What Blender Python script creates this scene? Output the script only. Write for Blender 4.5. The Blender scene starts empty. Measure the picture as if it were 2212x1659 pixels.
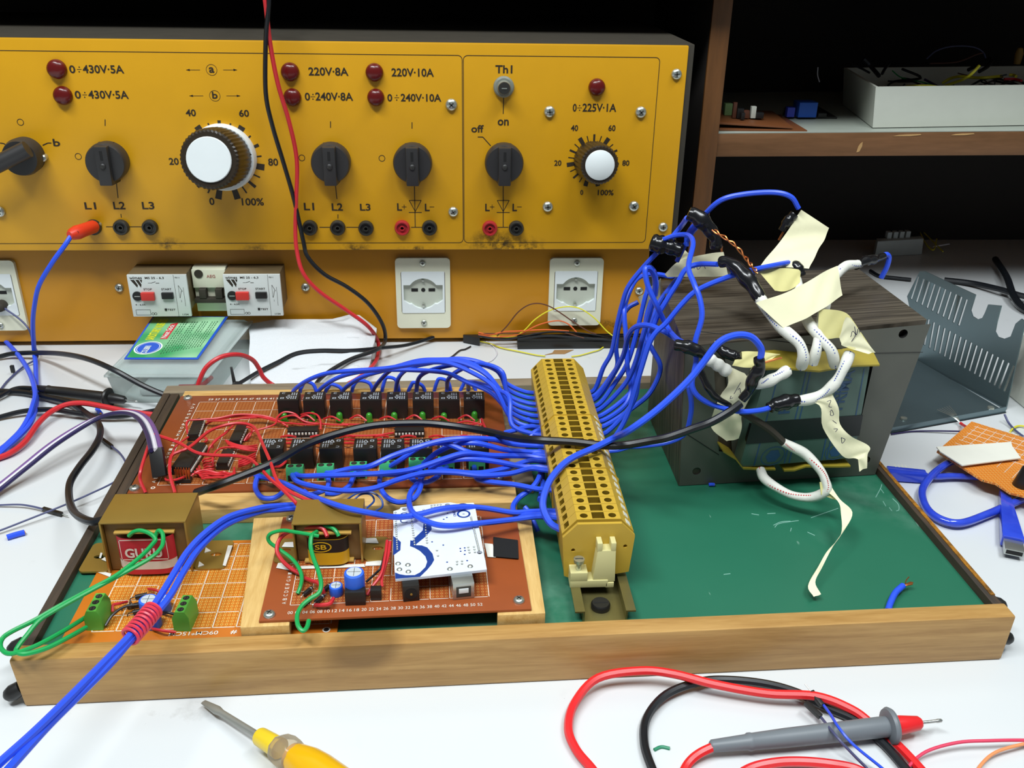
import bpy, bmesh, math, random
from mathutils import Vector, Matrix, geometry
random.seed(7)
SC = bpy.context.scene
COL = SC.collection
U = 0.001                                   # everything below is measured in millimetres
# ------------------------------------------------------------------ camera
CAM = Vector((227.389, -385.29, 370.844)); YAW, PITCH, ROLL, FPX = map(float, (math.radians(-3.996), math.radians(25.664), math.radians(1.083), 2024.97))
_f = Vector((-math.sin(YAW)*math.cos(PITCH), math.cos(YAW)*math.cos(PITCH), -math.sin(PITCH)))
_r = Vector((math.cos(YAW), math.sin(YAW), 0)); _u = _r.cross(_f)
RIGHT = math.cos(ROLL)*_r + math.sin(ROLL)*_u; UPV = -math.sin(ROLL)*_r + math.cos(ROLL)*_u; FWD = _f
cd = bpy.data.cameras.new('camera'); cam = bpy.data.objects.new('camera', cd); COL.objects.link(cam)
cd.sensor_width = 36; cd.sensor_fit = 'HORIZONTAL'; cd.lens = FPX/2212*36; cd.clip_start = 0.01; cd.clip_end = 50
m = Matrix.Identity(4)
for i in range(3):
    m[i][0], m[i][1], m[i][2], m[i][3] = RIGHT[i], UPV[i], -FWD[i], CAM[i]*U
cam.matrix_world = m
SC.camera = cam
# ------------------------------------------------------------------ light
SC.view_settings.view_transform = 'Standard'; SC.view_settings.look = 'None'
SC.view_settings.exposure = 0.0; SC.view_settings.gamma = 1; SC.view_settings.use_curve_mapping = False
wd = bpy.data.worlds.new('room_light'); SC.world = wd; wd.use_nodes = True
wd.node_tree.nodes['Background'].inputs[0].default_value = (0.80, 0.92, 1.0, 1); wd.node_tree.nodes['Background'].inputs[1].default_value = 0.16
def area(name, loc, target, sx, sy, power, col):
    l = bpy.data.lights.new(name, 'AREA'); l.shape = 'RECTANGLE'; l.size = sx; l.size_y = sy; l.energy = power; l.color = col
    o = bpy.data.objects.new(name, l); COL.objects.link(o); o.location = loc
    o.rotation_euler = (Vector(target)-Vector(loc)).to_track_quat('-Z', 'Y').to_euler(); return o
area('ceiling_tube_light', (-0.30, -0.50, 1.8), (0.2, 0.2, 0), 1.2, 0.22, 38, (0.93, 0.98, 1.0))
area('ceiling_tube_light', (0.9, -0.35, 2.0), (0.3, 0.2, 0), 1.2, 0.3, 26, (0.93, 0.98, 1.0))
SC.cycles.use_denoising = True
SC.cycles.max_bounces = 8; SC.cycles.caustics_reflective = False; SC.cycles.caustics_refractive = False
SC.cycles.sample_clamp_indirect = 4
# ------------------------------------------------------------------ from a pixel of the photograph to a point in the place
LENS = dict(A=(280, 820, 5.267), B=(540, 760, 4.88), C=(800, 760, 4.148), D=(0, 1020, 3.95), E=(500, 1040, 4.608), F=(780, 1040, 5.183), G=(1100, 740, 2.675),
            H=(1820, 560, 2.37), T=(1360, 400, 2.439), I=(1280, 520, 4.367), J=(1480, 380, 4.367), K=(0, 720, 3.607), L=(0, 530, 3.53), M=(250, 540, 3.626),
            N=(820, 520, 3.352), Q=(1200, 1400, 2.186), R=(0, 1280, 2.765), S=(1560, 980, 3.393), V=(1480, 0, 2.963), W=(1840, 60, 5.946),
            P1=(0, 80, 3.457), P2=(540, 60, 3.319), P3=(980, 60, 3.318), X=(0, 0, 1.0))
def px(k, x, y): a, b, s = LENS[k]; return a+x/s, b+y/s
def ray(x, y): return RIGHT*((x-1106)/FPX) - UPV*((y-829.5)/FPX) + FWD
def P(x, y, z=0.0, k='X'):
    x, y = px(k, x, y); d = ray(x, y); return CAM + d*((z-CAM.z)/d.z)
def proj(p):
    q = Vector(p)-CAM; w = q.dot(FWD); return 1106+FPX*q.dot(RIGHT)/w, 829.5-FPX*q.dot(UPV)/w
def Y(x, y, yy, k='X'):
    x, y = px(k, x, y); d = ray(x, y); return CAM + d*((yy-CAM.y)/d.y)
# ------------------------------------------------------------------ materials
def lin(h):
    h = h.lstrip('#'); o = []
    for i in (0, 2, 4):
        c = int(h[i:i+2], 16)/255; o.append(c/12.92 if c <= .04045 else ((c+.055)/1.055)**2.4)
    return (*o, 1)
MATS = {}
class NT:
    def __init__(s, name):
        s.m = bpy.data.materials.new(name); s.m.use_nodes = True; s.t = s.m.node_tree; s.b = s.t.nodes['Principled BSDF']; s.co = s.t.nodes.new('ShaderNodeTexCoord').outputs['Object']
    def n(s, ty, **k):
        o = s.t.nodes.new(ty)
        for a, v in k.items(): setattr(o, a, v)
        return o
    def set(s, i, v):
        if hasattr(v, 'is_linked'): s.t.links.new(v, i)
        else: i.default_value = v
    def math(s, op, a, b=0.0, c=0.0):
        o = s.n('ShaderNodeMath', operation=op)
        for i, v in enumerate((a, b, c)): s.set(o.inputs[i], v)
        return o.outputs[0]
    def mix(s, f, a, b):
        o = s.n('ShaderNodeMix', data_type='RGBA'); s.set(o.inputs['Factor'], f); s.set(o.inputs[6], a); s.set(o.inputs[7], b); return o.outputs[2]
    def noise(s, scale, detail=3, vec=None, stretch=None, rough=.55, dist=0.0):
        v = vec or s.co
        if stretch:
            mp = s.n('ShaderNodeMapping'); s.set(mp.inputs['Vector'], v); mp.inputs['Scale'].default_value = stretch; v = mp.outputs[0]
        o = s.n('ShaderNodeTexNoise'); s.set(o.inputs['Vector'], v); o.inputs['Scale'].default_value = scale; o.inputs['Detail'].default_value = detail
        o.inputs['Roughness'].default_value = rough; o.inputs['Distortion'].default_value = dist; return o.outputs['Fac']
    def ramp(s, v, a, b, lo=0.0, hi=1.0):
        o = s.n('ShaderNodeMapRange'); s.set(o.inputs[0], v); o.inputs[1].default_value = a; o.inputs[2].default_value = b; o.inputs[3].default_value = lo; o.inputs[4].default_value = hi; return o.outputs[0]
    def bump(s, h, st=.3, d=.001):
        o = s.n('ShaderNodeBump'); s.set(o.inputs['Height'], h); o.inputs['Strength'].default_value = st; o.inputs['Distance'].default_value = d; s.t.links.new(o.outputs[0], s.b.inputs['Normal'])
    def fin(s, col, rough=.5, metal=0.0, **k):
        s.set(s.b.inputs['Base Color'], col); s.set(s.b.inputs['Roughness'], rough); s.set(s.b.inputs['Metallic'], metal)
        for a, v in k.items(): s.set(s.b.inputs[a], v)
        return s.m
def mat(name, col, rough=.5, metal=0.0, var=.12, scale=60, bump=0, **k):
    if name in MATS: return MATS[name]
    t = NT(name); c = lin(col); dk = tuple(x*(1-var) for x in c[:3])+(1,); lt = tuple(min(1, x*(1+var)) for x in c[:3])+(1,)
    nz = t.noise(scale); o = t.mix(nz, dk, lt)
    if bump: t.bump(nz, bump, .0006)
    MATS[name] = t.fin(o, rough, metal, **k); return MATS[name]
def wood(name, c1, c2, stretch, scale=14, rough=.5, bump=.15, knots=False):
    if name in MATS: return MATS[name]
    t = NT(name); a = t.noise(scale, 5, stretch=stretch, rough=.6, dist=.6); b = t.noise(scale*6, 2, stretch=stretch)
    g = t.math('ADD', t.math('MULTIPLY', a, .75), t.math('MULTIPLY', b, .25))
    c = t.mix(t.ramp(g, .3, .7), lin(c1), lin(c2)); t.bump(g, bump, .0005)
    if knots:
        k = t.noise(9, 2); c = t.mix(t.ramp(k, .64, .72, 0, .55), c, lin('#5a3d18'))
    MATS[name] = t.fin(c, rough); return MATS[name]
def stained(name, col, spots, rough=.42, dirt='#1c1608', var=.06, amount=.9, **k):
    """paint with real stains: each spot is (x, z, rx, rz) in mm around the object's origin, on the x-z plane"""
    t = NT(name); c = lin(col); nz = t.noise(35); o = t.mix(nz, tuple(x*(1-var) for x in c[:3])+(1,), tuple(min(1, x*(1+var)) for x in c[:3])+(1,))
    sp = t.n('ShaderNodeSeparateXYZ'); t.set(sp.inputs[0], t.co); fn = t.noise(110, 6, rough=.7)
    for (x, z, rx, rz) in spots:
        dx = t.math('DIVIDE', t.math('SUBTRACT', sp.outputs[0], x*U), rx*U); dz = t.math('DIVIDE', t.math('SUBTRACT', sp.outputs[2], z*U), rz*U)
        d = t.math('SQRT', t.math('ADD', t.math('MULTIPLY', dx, dx), t.math('MULTIPLY', dz, dz)))
        f = t.math('MULTIPLY', t.ramp(d, .15, 1, 1, 0), t.ramp(fn, .42, .6))
        o = t.mix(t.math('MULTIPLY', f, amount), o, lin(dirt))
    MATS[name] = t.fin(o, rough, **k); return MATS[name]
def perf(name, col, dot, pitch=2.54, rad=.30, rough=.42, ox=0, oy=0):
    """phenolic board with a grid of soldering holes"""
    t = NT(name); sp = t.n('ShaderNodeSeparateXYZ'); t.set(sp.inputs[0], t.co)
    def fr(v, o): return t.math('SUBTRACT', t.math('FRACT', t.math('DIVIDE', t.math('ADD', v, o*U+1.27*U*400), pitch*U)), .5)
    a, b = fr(sp.outputs[0], ox), fr(sp.outputs[1], oy)
    d = t.math('SQRT', t.math('ADD', t.math('MULTIPLY', a, a), t.math('MULTIPLY', b, b)))
    f = t.ramp(d, rad-.06, rad+.06, 1, 0); nz = t.noise(30); c = lin(col); base = t.mix(nz, tuple(x*.86 for x in c[:3])+(1,), tuple(min(1, x*1.12) for x in c[:3])+(1,))
    hole = t.ramp(d, .10, .14, 1, 0)
    MATS[name] = t.fin(t.mix(hole, t.mix(f, base, lin(dot)), lin('#3a1c08')), rough); return MATS[name]
def clear(name, col, rough=.12, alpha_mix=.35, milky='#dfe6e4'):
    t = NT(name); tr = t.n('ShaderNodeBsdfTransparent'); tr.inputs[0].default_value = lin(col); mx = t.n('ShaderNodeMixShader'); out = t.t.nodes['Material Output']
    t.fin(t.mix(t.noise(40), lin(milky), lin('#c3cdcc')), rough, 0.0)
    fr = t.n('ShaderNodeFresnel'); fr.inputs[0].default_value = 1.45
    t.set(mx.inputs[0], t.math('ADD', t.math('MULTIPLY', fr.outputs[0], .6), alpha_mix)); t.t.links.new(tr.outputs[0], mx.inputs[1]); t.t.links.new(t.b.outputs[0], mx.inputs[2]); t.t.links.new(mx.outputs[0], out.inputs[0])
    MATS[name] = t.m; return t.m
# ------------------------------------------------------------------ objects
FR = {}
def frame(loc=(0, 0, 0), rz=0.0): return Matrix.Translation(Vector(loc)) @ Matrix.Rotation(rz, 4, 'Z')
def tag(o, label=None, cat=None, group=None, kind=None):
    for k, v in (('label', label), ('category', cat), ('group', group), ('kind', kind)):
        if v: o[k] = v
    return o
def thing(name, label, cat, loc, rz=0.0, group=None):
    o = bpy.data.objects.new(name, None); COL.objects.link(o); o.empty_display_size = .01
    o.location = Vector(loc)*U; o.rotation_euler = (0, 0, rz); FR[o.name] = frame(loc, rz); return tag(o, label, cat, group)
def copy_tree(o, parent=None):
    c = o.copy(); COL.objects.link(c)
    if parent: c.parent = parent
    FR[c.name] = FR.get(o.name, Matrix.Identity(4))
    for ch in list(o.children): copy_tree(ch, c)
    return c
class MB:
    def __init__(s): s.bm = bmesh.new(); s.m = 0
    def face(s, pts, m=None):
        vs = [s.bm.verts.new(p) for p in pts]
        try: f = s.bm.faces.new(vs)
        except ValueError: return
        f.material_index = s.m if m is None else m; return f
    def grid(s, rows, closed=False, cap=False, m=None):
        vs = [[s.bm.verts.new(p) for p in r] for r in rows]; n = len(rows[0]); mi = s.m if m is None else m
        for i in range(len(vs)-1):
            for j in range(n if closed else n-1):
                f = s.bm.faces.new((vs[i][j], vs[i][(j+1) % n], vs[i+1][(j+1) % n], vs[i+1][j])); f.material_index = mi
        if cap:
            for r in (vs[0][::-1], vs[-1]):
                f = s.bm.faces.new(r); f.material_index = mi
    def hexa(s, b, t, bev=0.0, m=None):
        """b, t: four bottom and four top corners in the same order"""
        tb = bmesh.new(); vb = [tb.verts.new(p) for p in b]; vt = [tb.verts.new(p) for p in t]
        tb.faces.new(vb[::-1]); tb.faces.new(vt)
        for i in range(4): tb.faces.new((vb[i], vb[(i+1) % 4], vt[(i+1) % 4], vt[i]))
        if bev: bmesh.ops.bevel(tb, geom=tb.edges[:], offset=bev, segments=2, affect='EDGES', profile=.6)
        s.take(tb, m)
    def take(s, tb, m=None):
        mp = {}
        for v in tb.verts: mp[v] = s.bm.verts.new(v.co)
        for f in tb.faces:
            g = s.bm.faces.new([mp[v] for v in f.verts]); g.material_index = s.m if m is None else m
        tb.free()
    def box(s, c, d, M=None, bev=0.0, m=None):
        M = M or Matrix.Identity(4); c = Vector(c); h = Vector(d)/2
        q = [(-1, -1), (1, -1), (1, 1), (-1, 1)]
        s.hexa([M @ (c+Vector((a*h.x, b*h.y, -h.z))) for a, b in q], [M @ (c+Vector((a*h.x, b*h.y, h.z))) for a, b in q], bev, m)
    def lathe(s, o, ax, prof, seg=24, m=None, up=None):
        o = Vector(o); ax = Vector(ax).normalized(); a = (Vector(up) if up else (Vector((0, 0, 1)) if abs(ax.z) < .9 else Vector((1, 0, 0)))); a = (a-ax*a.dot(ax)).normalized(); b = ax.cross(a)
        rows = [[o+ax*h+(a*math.cos(2*math.pi*i/seg)+b*math.sin(2*math.pi*i/seg))*max(r, .001) for i in range(seg)] for r, h in prof]
        s.grid(rows, True, True, m)
    def cyl(s, p0, p1, r0, r1=None, seg=16, m=None):
        p0, p1 = Vector(p0), Vector(p1); s.lathe(p0, p1-p0, [(r0, 0), (r0 if r1 is None else r1, (p1-p0).length)], seg, m)
    def tube(s, pts, r, seg=8, sub=6, m=None, smooth=True):
        pts = spline(pts, sub) if smooth and len(pts) > 2 else [Vector(p) for p in pts]
        rad = r if callable(r) else (lambda t: r); n = len(pts); rows = []; up = None
        for i, p in enumerate(pts):
            d = (pts[min(i+1, n-1)]-pts[max(i-1, 0)]).normalized()
            if up is None: up = Vector((0, 0, 1)) if abs(d.z) < .9 else Vector((1, 0, 0))
            up = (up-d*up.dot(d)); up = up.normalized() if up.length > 1e-6 else d.orthogonal().normalized(); b = d.cross(up); k = rad(i/(n-1))
            rows.append([p+(up*math.cos(2*math.pi*j/seg)+b*math.sin(2*math.pi*j/seg))*k for j in range(seg)])
        s.grid(rows, True, True, m)
    def plate(s, O, ux, uy, outer, holes=(), th=0.0, deep=(), m=None, mw=None):
        """flat plate with outline; holes go right through (th) or are recesses when deep gives (outline, depth)"""
        O, ux, uy = Vector(O), Vector(ux), Vector(uy); n = ux.cross(uy).normalized(); mi = s.m if m is None else m; mw = mi if mw is None else mw
        loops = [list(outer)]+[list(h) for h in holes]+[list(h) for h, _ in deep]
        T = geometry.tessellate_polygon([[Vector((u, v, 0)) for u, v in l] for l in loops]); flat = [O+ux*u+uy*v for l in loops for u, v in l]
        vs = [s.bm.verts.new(p) for p in flat]
        def tri(v, t):
            try: f = s.bm.faces.new([v[i] for i in t]); f.material_index = mi
            except ValueError: pass
        for t in T: tri(vs, t)
        k = 0
        if th:
            vb = [s.bm.verts.new(p-n*th) for p in flat]
            for t in T: tri(vb, t[::-1])
        for li, l in enumerate(loops):
            c = len(l)
            if th and li <= len(holes):
                for i in range(c):
                    f = s.bm.faces.new((vs[k+i], vs[k+(i+1) % c], vb[k+(i+1) % c], vb[k+i])); f.material_index = mi
            if li > len(holes):
                d = deep[li-1-len(holes)][1]; w = [s.bm.verts.new(flat[k+i]-n*d) for i in range(c)]
                for i in range(c):
                    f = s.bm.faces.new((vs[k+i], vs[k+(i+1) % c], w[(i+1) % c], w[i])); f.material_index = mw
                f = s.bm.faces.new(w); f.material_index = mw
            k += c
    def prism(s, O, ux, uy, outer, th, m=None): s.plate(O, ux, uy, outer, (), th, (), m)
    def text(s, body, O, ux, uy, w, h, m=None, th=.12, bold=0.0, keep=False):
        """lettering fitted to a w x h mm field whose lower left corner is O"""
        cu = bpy.data.curves.new('lettering', 'FONT'); cu.body = body; cu.size = 1; cu.offset = bold; cu.resolution_u = 3
        o = bpy.data.objects.new('lettering', cu); me = o.to_mesh(); O, ux, uy = Vector(O), Vector(ux).normalized(), Vector(uy).normalized(); n = ux.cross(uy)
        if len(me.vertices):
            xs = [v.co.x for v in me.vertices]; ys = [v.co.y for v in me.vertices]; x0, y0 = min(xs), min(ys); sx, sy = w/(max(xs)-x0), h/max(1e-6, max(ys)-y0)
            if keep: sx = sy = min(sx, sy)
            vs = [s.bm.verts.new(O+ux*(v.co.x-x0)*sx+uy*(v.co.y-y0)*sy+n*th) for v in me.vertices]
            for p in me.polygons:
                try: f = s.bm.faces.new([vs[i] for i in p.vertices]); f.material_index = s.m if m is None else m
                except ValueError: pass
        o.to_mesh_clear(); bpy.data.objects.remove(o); bpy.data.curves.remove(cu)
    def build(s, name, mats, parent=None, label=None, flat=False, sharp=.7, recalc=True):
        mats = mats if isinstance(mats, (list, tuple)) else [mats]
        if recalc: bmesh.ops.recalc_face_normals(s.bm, faces=s.bm.faces[:])
        me = bpy.data.meshes.new(name); o = bpy.data.objects.new(name, me); COL.objects.link(o)
        if parent is None:
            co = [v.co for v in s.bm.verts]; lo = Vector((min(c.x for c in co), min(c.y for c in co), min(c.z for c in co))); hi = Vector((max(c.x for c in co), max(c.y for c in co), 0))
            loc = Vector(((lo.x+hi.x)/2, (lo.y+hi.y)/2, lo.z)); o.location = loc*U; F = Matrix.Translation(loc)
        else:
            o.parent = parent; F = FR[parent.name]
        FR[o.name] = F; s.bm.transform(Matrix.Scale(U, 4) @ F.inverted()); s.bm.to_mesh(me); s.bm.free()
        for q in mats: me.materials.append(q)
        if not flat: me.shade_smooth(); me.set_sharp_from_angle(angle=sharp)
        if label: o['label'] = label
        return o
def spline(pts, sub=6):
    p = [Vector(q) for q in pts]; p = [p[0]*2-p[1]]+p+[p[-1]*2-p[-2]]; out = []
    for i in range(1, len(p)-2):
        a, b, c, d = p[i-1:i+3]
        for k in range(sub):
            t = k/sub; out.append(.5*((2*b)+(c-a)*t+(2*a-5*b+4*c-d)*t*t+(3*b-a-3*c+d)*t**3))
    out.append(p[-2]); return out
def ngon(cx, cy, r, n=16, ry=None, a0=0): return [(cx+r*math.cos(a0+2*math.pi*i/n), cy+(ry or r)*math.sin(a0+2*math.pi*i/n)) for i in range(n)]
def rect(x0, y0, x1, y1): return [(x0, y0), (x1, y0), (x1, y1), (x0, y1)]
def rrect(x0, y0, x1, y1, r, n=5):
    o = []
    for cx, cy, a in ((x1-r, y1-r, 0), (x0+r, y1-r, 90), (x0+r, y0+r, 180), (x1-r, y0+r, 270)):
        o += [(cx+r*math.cos(math.radians(a+90*i/n)), cy+r*math.sin(math.radians(a+90*i/n))) for i in range(n+1)]
    return o
X_, Y_, Z_ = Vector((1, 0, 0)), Vector((0, 1, 0)), Vector((0, 0, 1))
def cross_screw(name, o, ax, r, parent, m='screw_steel'):
    """a pan-head cross-slotted screw seen from its head"""
    b = MB(); o = Vector(o); ax = Vector(ax).normalized(); b.lathe(o, ax, [(r, 0), (r, r*.25), (r*.86, r*.52), (r*.5, r*.68), (0.01, r*.72)], 20)
    a = (Z_ if abs(ax.z) < .9 else X_); a = (a-ax*a.dot(ax)).normalized(); c = ax.cross(a); th = random.random()*1.5
    for q in (0, math.pi/2):
        d = a*math.cos(th+q)+c*math.sin(th+q); e = ax.cross(d); pc = o+ax*r*.70
        b.hexa([pc+d*r*.5*i+e*r*.11*j for i, j in ((-1, -1), (1, -1), (1, 1), (-1, 1))], [pc+ax*r*.05+d*r*.5*i+e*r*.11*j for i, j in ((-1, -1), (1, -1), (1, 1), (-1, 1))], m=1)
    return b.build(name, [MATS[m], MATS['slot_dark']], parent)
# plain materials
mat('screw_steel', '#c9cec4', .28, .85, .1); mat('slot_dark', '#3a3a34', .6); mat('black_plastic', '#1b1a19', .42, 0, .1); mat('ink', '#2a2012', .6, 0, .05)
mat('blue_wire', '#2c54e2', .36, 0, .06); mat('red_wire', '#c62a31', .4, 0, .08); mat('black_wire', '#0f1318', .38, 0, .1); mat('green_wire', '#0e9a4c', .4, 0, .08)
mat('copper', '#c77a45', .3, .9, .2); mat('brass', '#a3843e', .36, .55, .16, 25); mat('white_ink', '#d9d2c4', .6); mat('white_plastic', '#d8dace', .45, 0, .05)
# ================================================================== the room, the bench and the shelf over it
def worktop_mat():
    t = NT('worktop_laminate'); c = t.mix(t.noise(3, 4), lin('#c9cdce'), lin('#d6d9da'))
    sm = t.math('MULTIPLY', t.ramp(t.noise(22, 6, rough=.65), .63, .74), t.ramp(t.noise(5, 2), .42, .62)); c = t.mix(t.math('MULTIPLY', sm, .5), c, lin('#77746c'))
    sc = t.ramp(t.noise(40, 3, stretch=(1, .12, 1), dist=1.5), .70, .735); c = t.mix(t.math('MULTIPLY', sc, t.ramp(t.noise(7), .5, .6, 0, .45)), c, lin('#6a675f'))
    sp = t.ramp(t.noise(230, 2), .75, .79, 0, .6); c = t.mix(t.math('MULTIPLY', sp, t.ramp(t.noise(11), .52, .6)), c, lin('#4a463d'))
    MATS['worktop'] = t.fin(c, .38); return t.m
worktop_mat()
wood('dark_wood', '#553515', '#74491f', (4, 4, .5), 14, .5); wood('dark_wood_x', '#553718', '#765030', (.5, 4, 4), 14, .5, knots=False)
mat('near_black_board', '#17100b', .8, 0, .2); mat('floor_tile', '#8b8880', .5, 0, .1, 4); mat('wall_paint', '#c9c6b8', .7, 0, .05, 4); mat('bare_wood', '#b08a58', .6, 0, .2)
b = MB(); b.box((300, -600, -765), (6000, 5000, 30)); o = b.build('floor', MATS['floor_tile']); tag(o, kind='structure')
b = MB(); b.box((300, 905, 500), (6000, 60, 2500)); o = b.build('wall_back', MATS['wall_paint']); tag(o, kind='structure')
bench = thing('workbench', 'white laminate workbench carrying all the boards, wires and equipment', 'workbench', (300, 300, 0))
b = MB(); b.box((300, 240, -15), (2200, 1200, 30), bev=2); b.build('tabletop', MATS['worktop'], bench)
for sx in (-740, 1340):
    for sy in (-300, 780):
        b = MB(); b.box((sx, sy, -389), (50, 50, 718), bev=3); b.build('leg', MATS['dark_wood'], bench)
Z_SHADE = 324
hut = thing('shelf_unit', 'dark brown wooden shelf unit standing at the back of the bench', 'shelf', (400, 700, 0))
b = MB(); b.box((300, 834, 330), (2000, 12, 660)); b.build('back_panel', MATS['near_black_board'], hut)
b = MB(); b.hexa([(478, 560, 0), (496, 560, 0), (496, 828, 0), (478, 828, 0)], [(478, 560, 640), (496, 560, 640), (496, 828, 640), (478, 828, 640)], 1); up = b.build('upright', MATS['near_black_board'], hut)  # near-black on all sides behind its brown front edge
b = MB(); b.hexa([(477.6, 557, 0), (496.4, 557, 0), (496.4, 561, 0), (477.6, 561, 0)], [(477.6, 557, 640), (496.4, 557, 640), (496.4, 561, 640), (477.6, 561, 640)], .6); b.build('front_edge', MATS['dark_wood'], up, label='brown front edge')
for xx in (-690, 1290):
    b = MB(); b.box((xx, 694, 320), (20, 268, 640)); b.build('side_panel', MATS['dark_wood'], hut)
b = MB(); b.hexa([(496, 562, 169), (1280, 562, 176), (1280, 828, 176), (496, 828, 169)], [(496, 562, 192), (1280, 562, 202), (1280, 828, 202), (496, 828, 192)], 1)
sh = b.build('shelf_board', MATS['dark_wood_x'], hut)
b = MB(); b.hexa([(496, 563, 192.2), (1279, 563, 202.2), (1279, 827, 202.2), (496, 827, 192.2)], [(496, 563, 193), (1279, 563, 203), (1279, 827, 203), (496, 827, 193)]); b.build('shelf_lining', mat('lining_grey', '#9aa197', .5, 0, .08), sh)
for (a0, a1, c0, c1) in ((1857, 332, 10, 18), (1960, 292, 60, 4), (2080, 290, 50, 4)):   # chipped paint on the front edge
    q = Y(a0, a1 if a1 < 300 else 318, 561.6); b = MB(); w = c0*.5; h = c1*.5
    b.prism(q, X_, Z_, [(-w*.5, -h*.6), (w*.1, -h*.5), (w*.5, h*.1), (w*.45, h*.6), (0, h*.4), (-w*.3, h*.1)], .3); b.build('chipped_patch', MATS['bare_wood'], sh)
b = MB(); b.box((300, 679, Z_SHADE+10), (1980, 298, 20), bev=1); b.build('shelf_board', MATS['dark_wood_x'], hut)  # unseen board above the view, added to shade the bay and case top
b = MB(); b.box((300, 690, 650), (1980, 276, 20), bev=1); b.build('top_board', MATS['dark_wood_x'], hut)
# ================================================================== the yellow bench power supply
YP, YB = 461.0, 481.0
mat('case_grey', '#332e24', .75, 0, .2); mat('lamp_red', '#5c0f0d', .25, 0, .15); mat('dial_white', '#dfe6e6', .4, 0, .04); mat('knob_brown', '#2c2318', .35, 0, .15); mat('knob_black', '#2b2a2a', .45, 0, .1)
mat('socket_cream', '#dcdcc4', .4, 0, .04); mat('socket_grey', '#bdc2b4', .4, 0, .04); mat('breaker_grey', '#cfd4d0', .45, 0, .04); mat('jack_black', '#2a2a26', .4); mat('jack_red', '#a8282c', .4); mat('hole_black', '#0b0a09', .7)
mat('breaker_brown', '#6d5c40', .5, 0, .2); mat('button_red', '#c8332c', .4); mat('print_red', '#b06a62', .6)
psu = thing('bench_power_supply', 'long yellow bench power supply with dials and sockets at the back', 'power supply', (120, 461, 0))
RX, LX = 434.7, -420
def spot(px_, py_, rx, rz): q = Y(px_, py_, YP); return (q.x-120, q.z, rx, rz)
yel = stained('panel_paint', '#cd960e', [spot(362, 528, 18, 8), spot(770, 536, 20, 8), spot(1085, 530, 46, 14), spot(1065, 512, 22, 10), spot(1130, 535, 26, 8), spot(555, 538, 18, 6), spot(900, 536, 22, 3)], .4)
yel2 = stained('base_paint', '#c48612', [spot(1390, 722, 60, 8), spot(1290, 715, 50, 5), spot(300, 545, 300, 4)], .42)
b = MB(); b.box(((LX+RX+5.5)/2, 585, 195), (RX+5.5-LX, 244, 184), bev=1.5); case = b.build('case', MATS['case_grey'], psu)
b = MB(); b.box(((LX+RX)/2, 463, 194.6), (RX-LX, 4, 183), bev=1.6); pan = b.build('front_panel', yel, psu)
b = MB(); b.hexa([(LX, YB, 5), (419.5, YB, 5), (419.5, 640, 5), (LX, 640, 5)], [(LX, YB, 103.2), (419.5, YB, 103.2), (419.5, 640, 103.2), (LX, 640, 103.2)], 1.5); base = b.build('lower_panel', yel2, psu)
for qx in (-140, 60, 260, 400):
    b = MB(); b.cyl((qx, 500, 0), (qx, 500, 5.2), 8); b.build('rubber_foot', MATS['black_plastic'], psu)
# printing on the front panel
b = MB(); yp = YP-.15
def pp(x, y, k='X'): return Y(x, y, yp, k)
def ptxt(s, x0, y0, x1, y1, k='X', bold=.02): a = pp(x0, y1, k); c = pp(x1, y0, k); b.text(s, a, X_, Z_, c.x-a.x, c.z-a.z, bold=bold)
def pline(x0, y0, x1, y1, w=.5, k='X', w2=None):
    a, c = pp(x0, y0, k), pp(x1, y1, k); d = (c-a).normalized(); n = Vector((-d.z, 0, d.x)); w2 = w2 or w; b.face([a-n*w/2, c-n*w2/2, c+n*w2/2, a+n*w/2])
def pring(x, y, r, w=.75, k='X'):
    o = pp(x, y, k); b.plate(o, X_, Z_, ngon(0, 0, r, 24), [ngon(0, 0, r-w, 24)])
def pframe(x0, z0, x1, z1, r=4):
    b.plate((0, yp, 0), X_, Z_, rrect(x0, z0, x1, z1, r), [rrect(x0+.55, z0+.55, x1-.55, z1-.55, r-.5)])
zt, zb = pp(998, 119).z, pp(1004, 525).z; xm = (pp(998, 300).x+pp(1003, 300).x)/2; xr = (pp(1426, 123).x+pp(1395, 521).x)/2
pframe(LX+6, zb, xm-.2, zt); pframe(xm+.2, zb, xr, zt)
ptxt('0', 151, 141, 161, 158); ptxt('430V·5A', 180, 141, 266, 158); ptxt('0', 163, 196, 173, 213); ptxt('430V·5A', 192, 196, 276, 213)
ptxt('220V·8A', 667, 146, 752, 163); ptxt('0', 659, 200, 669, 217); ptxt('240V·8A', 682, 200, 762, 217); ptxt('220V·10A', 846, 148, 937, 165); ptxt('0', 837, 203, 847, 219); ptxt('240V·10A', 866, 203, 953, 219)
ptxt('0', 1237, 224, 1246, 241); ptxt('225V·1A', 1258, 224, 1332, 241)
for (x, y) in ((171, 150), (183, 205), (676, 209), (857, 211), (1252, 233)):
    pline(x-5, y, x+5, y, .45)
    for dy in (-5, 5): b.plate(pp(x, y+dy), X_, Z_, ngon(0, 0, .6, 8))
for (x, y, c) in ((457, 151, 'a'), (464, 207, 'b')):
    pring(x, y, 4.6, .35); ptxt(c, x-5, y-(6 if c == 'a' else 9), x+5, y+6)
    for s in (-1, 1):
        pline(x+s*25, y, x+s*55, y, .35); a = pp(x+s*55, y); b.face([a, a+Vector((-s*3, 0, .9)), a+Vector((-s*3, 0, -.9))])
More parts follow.
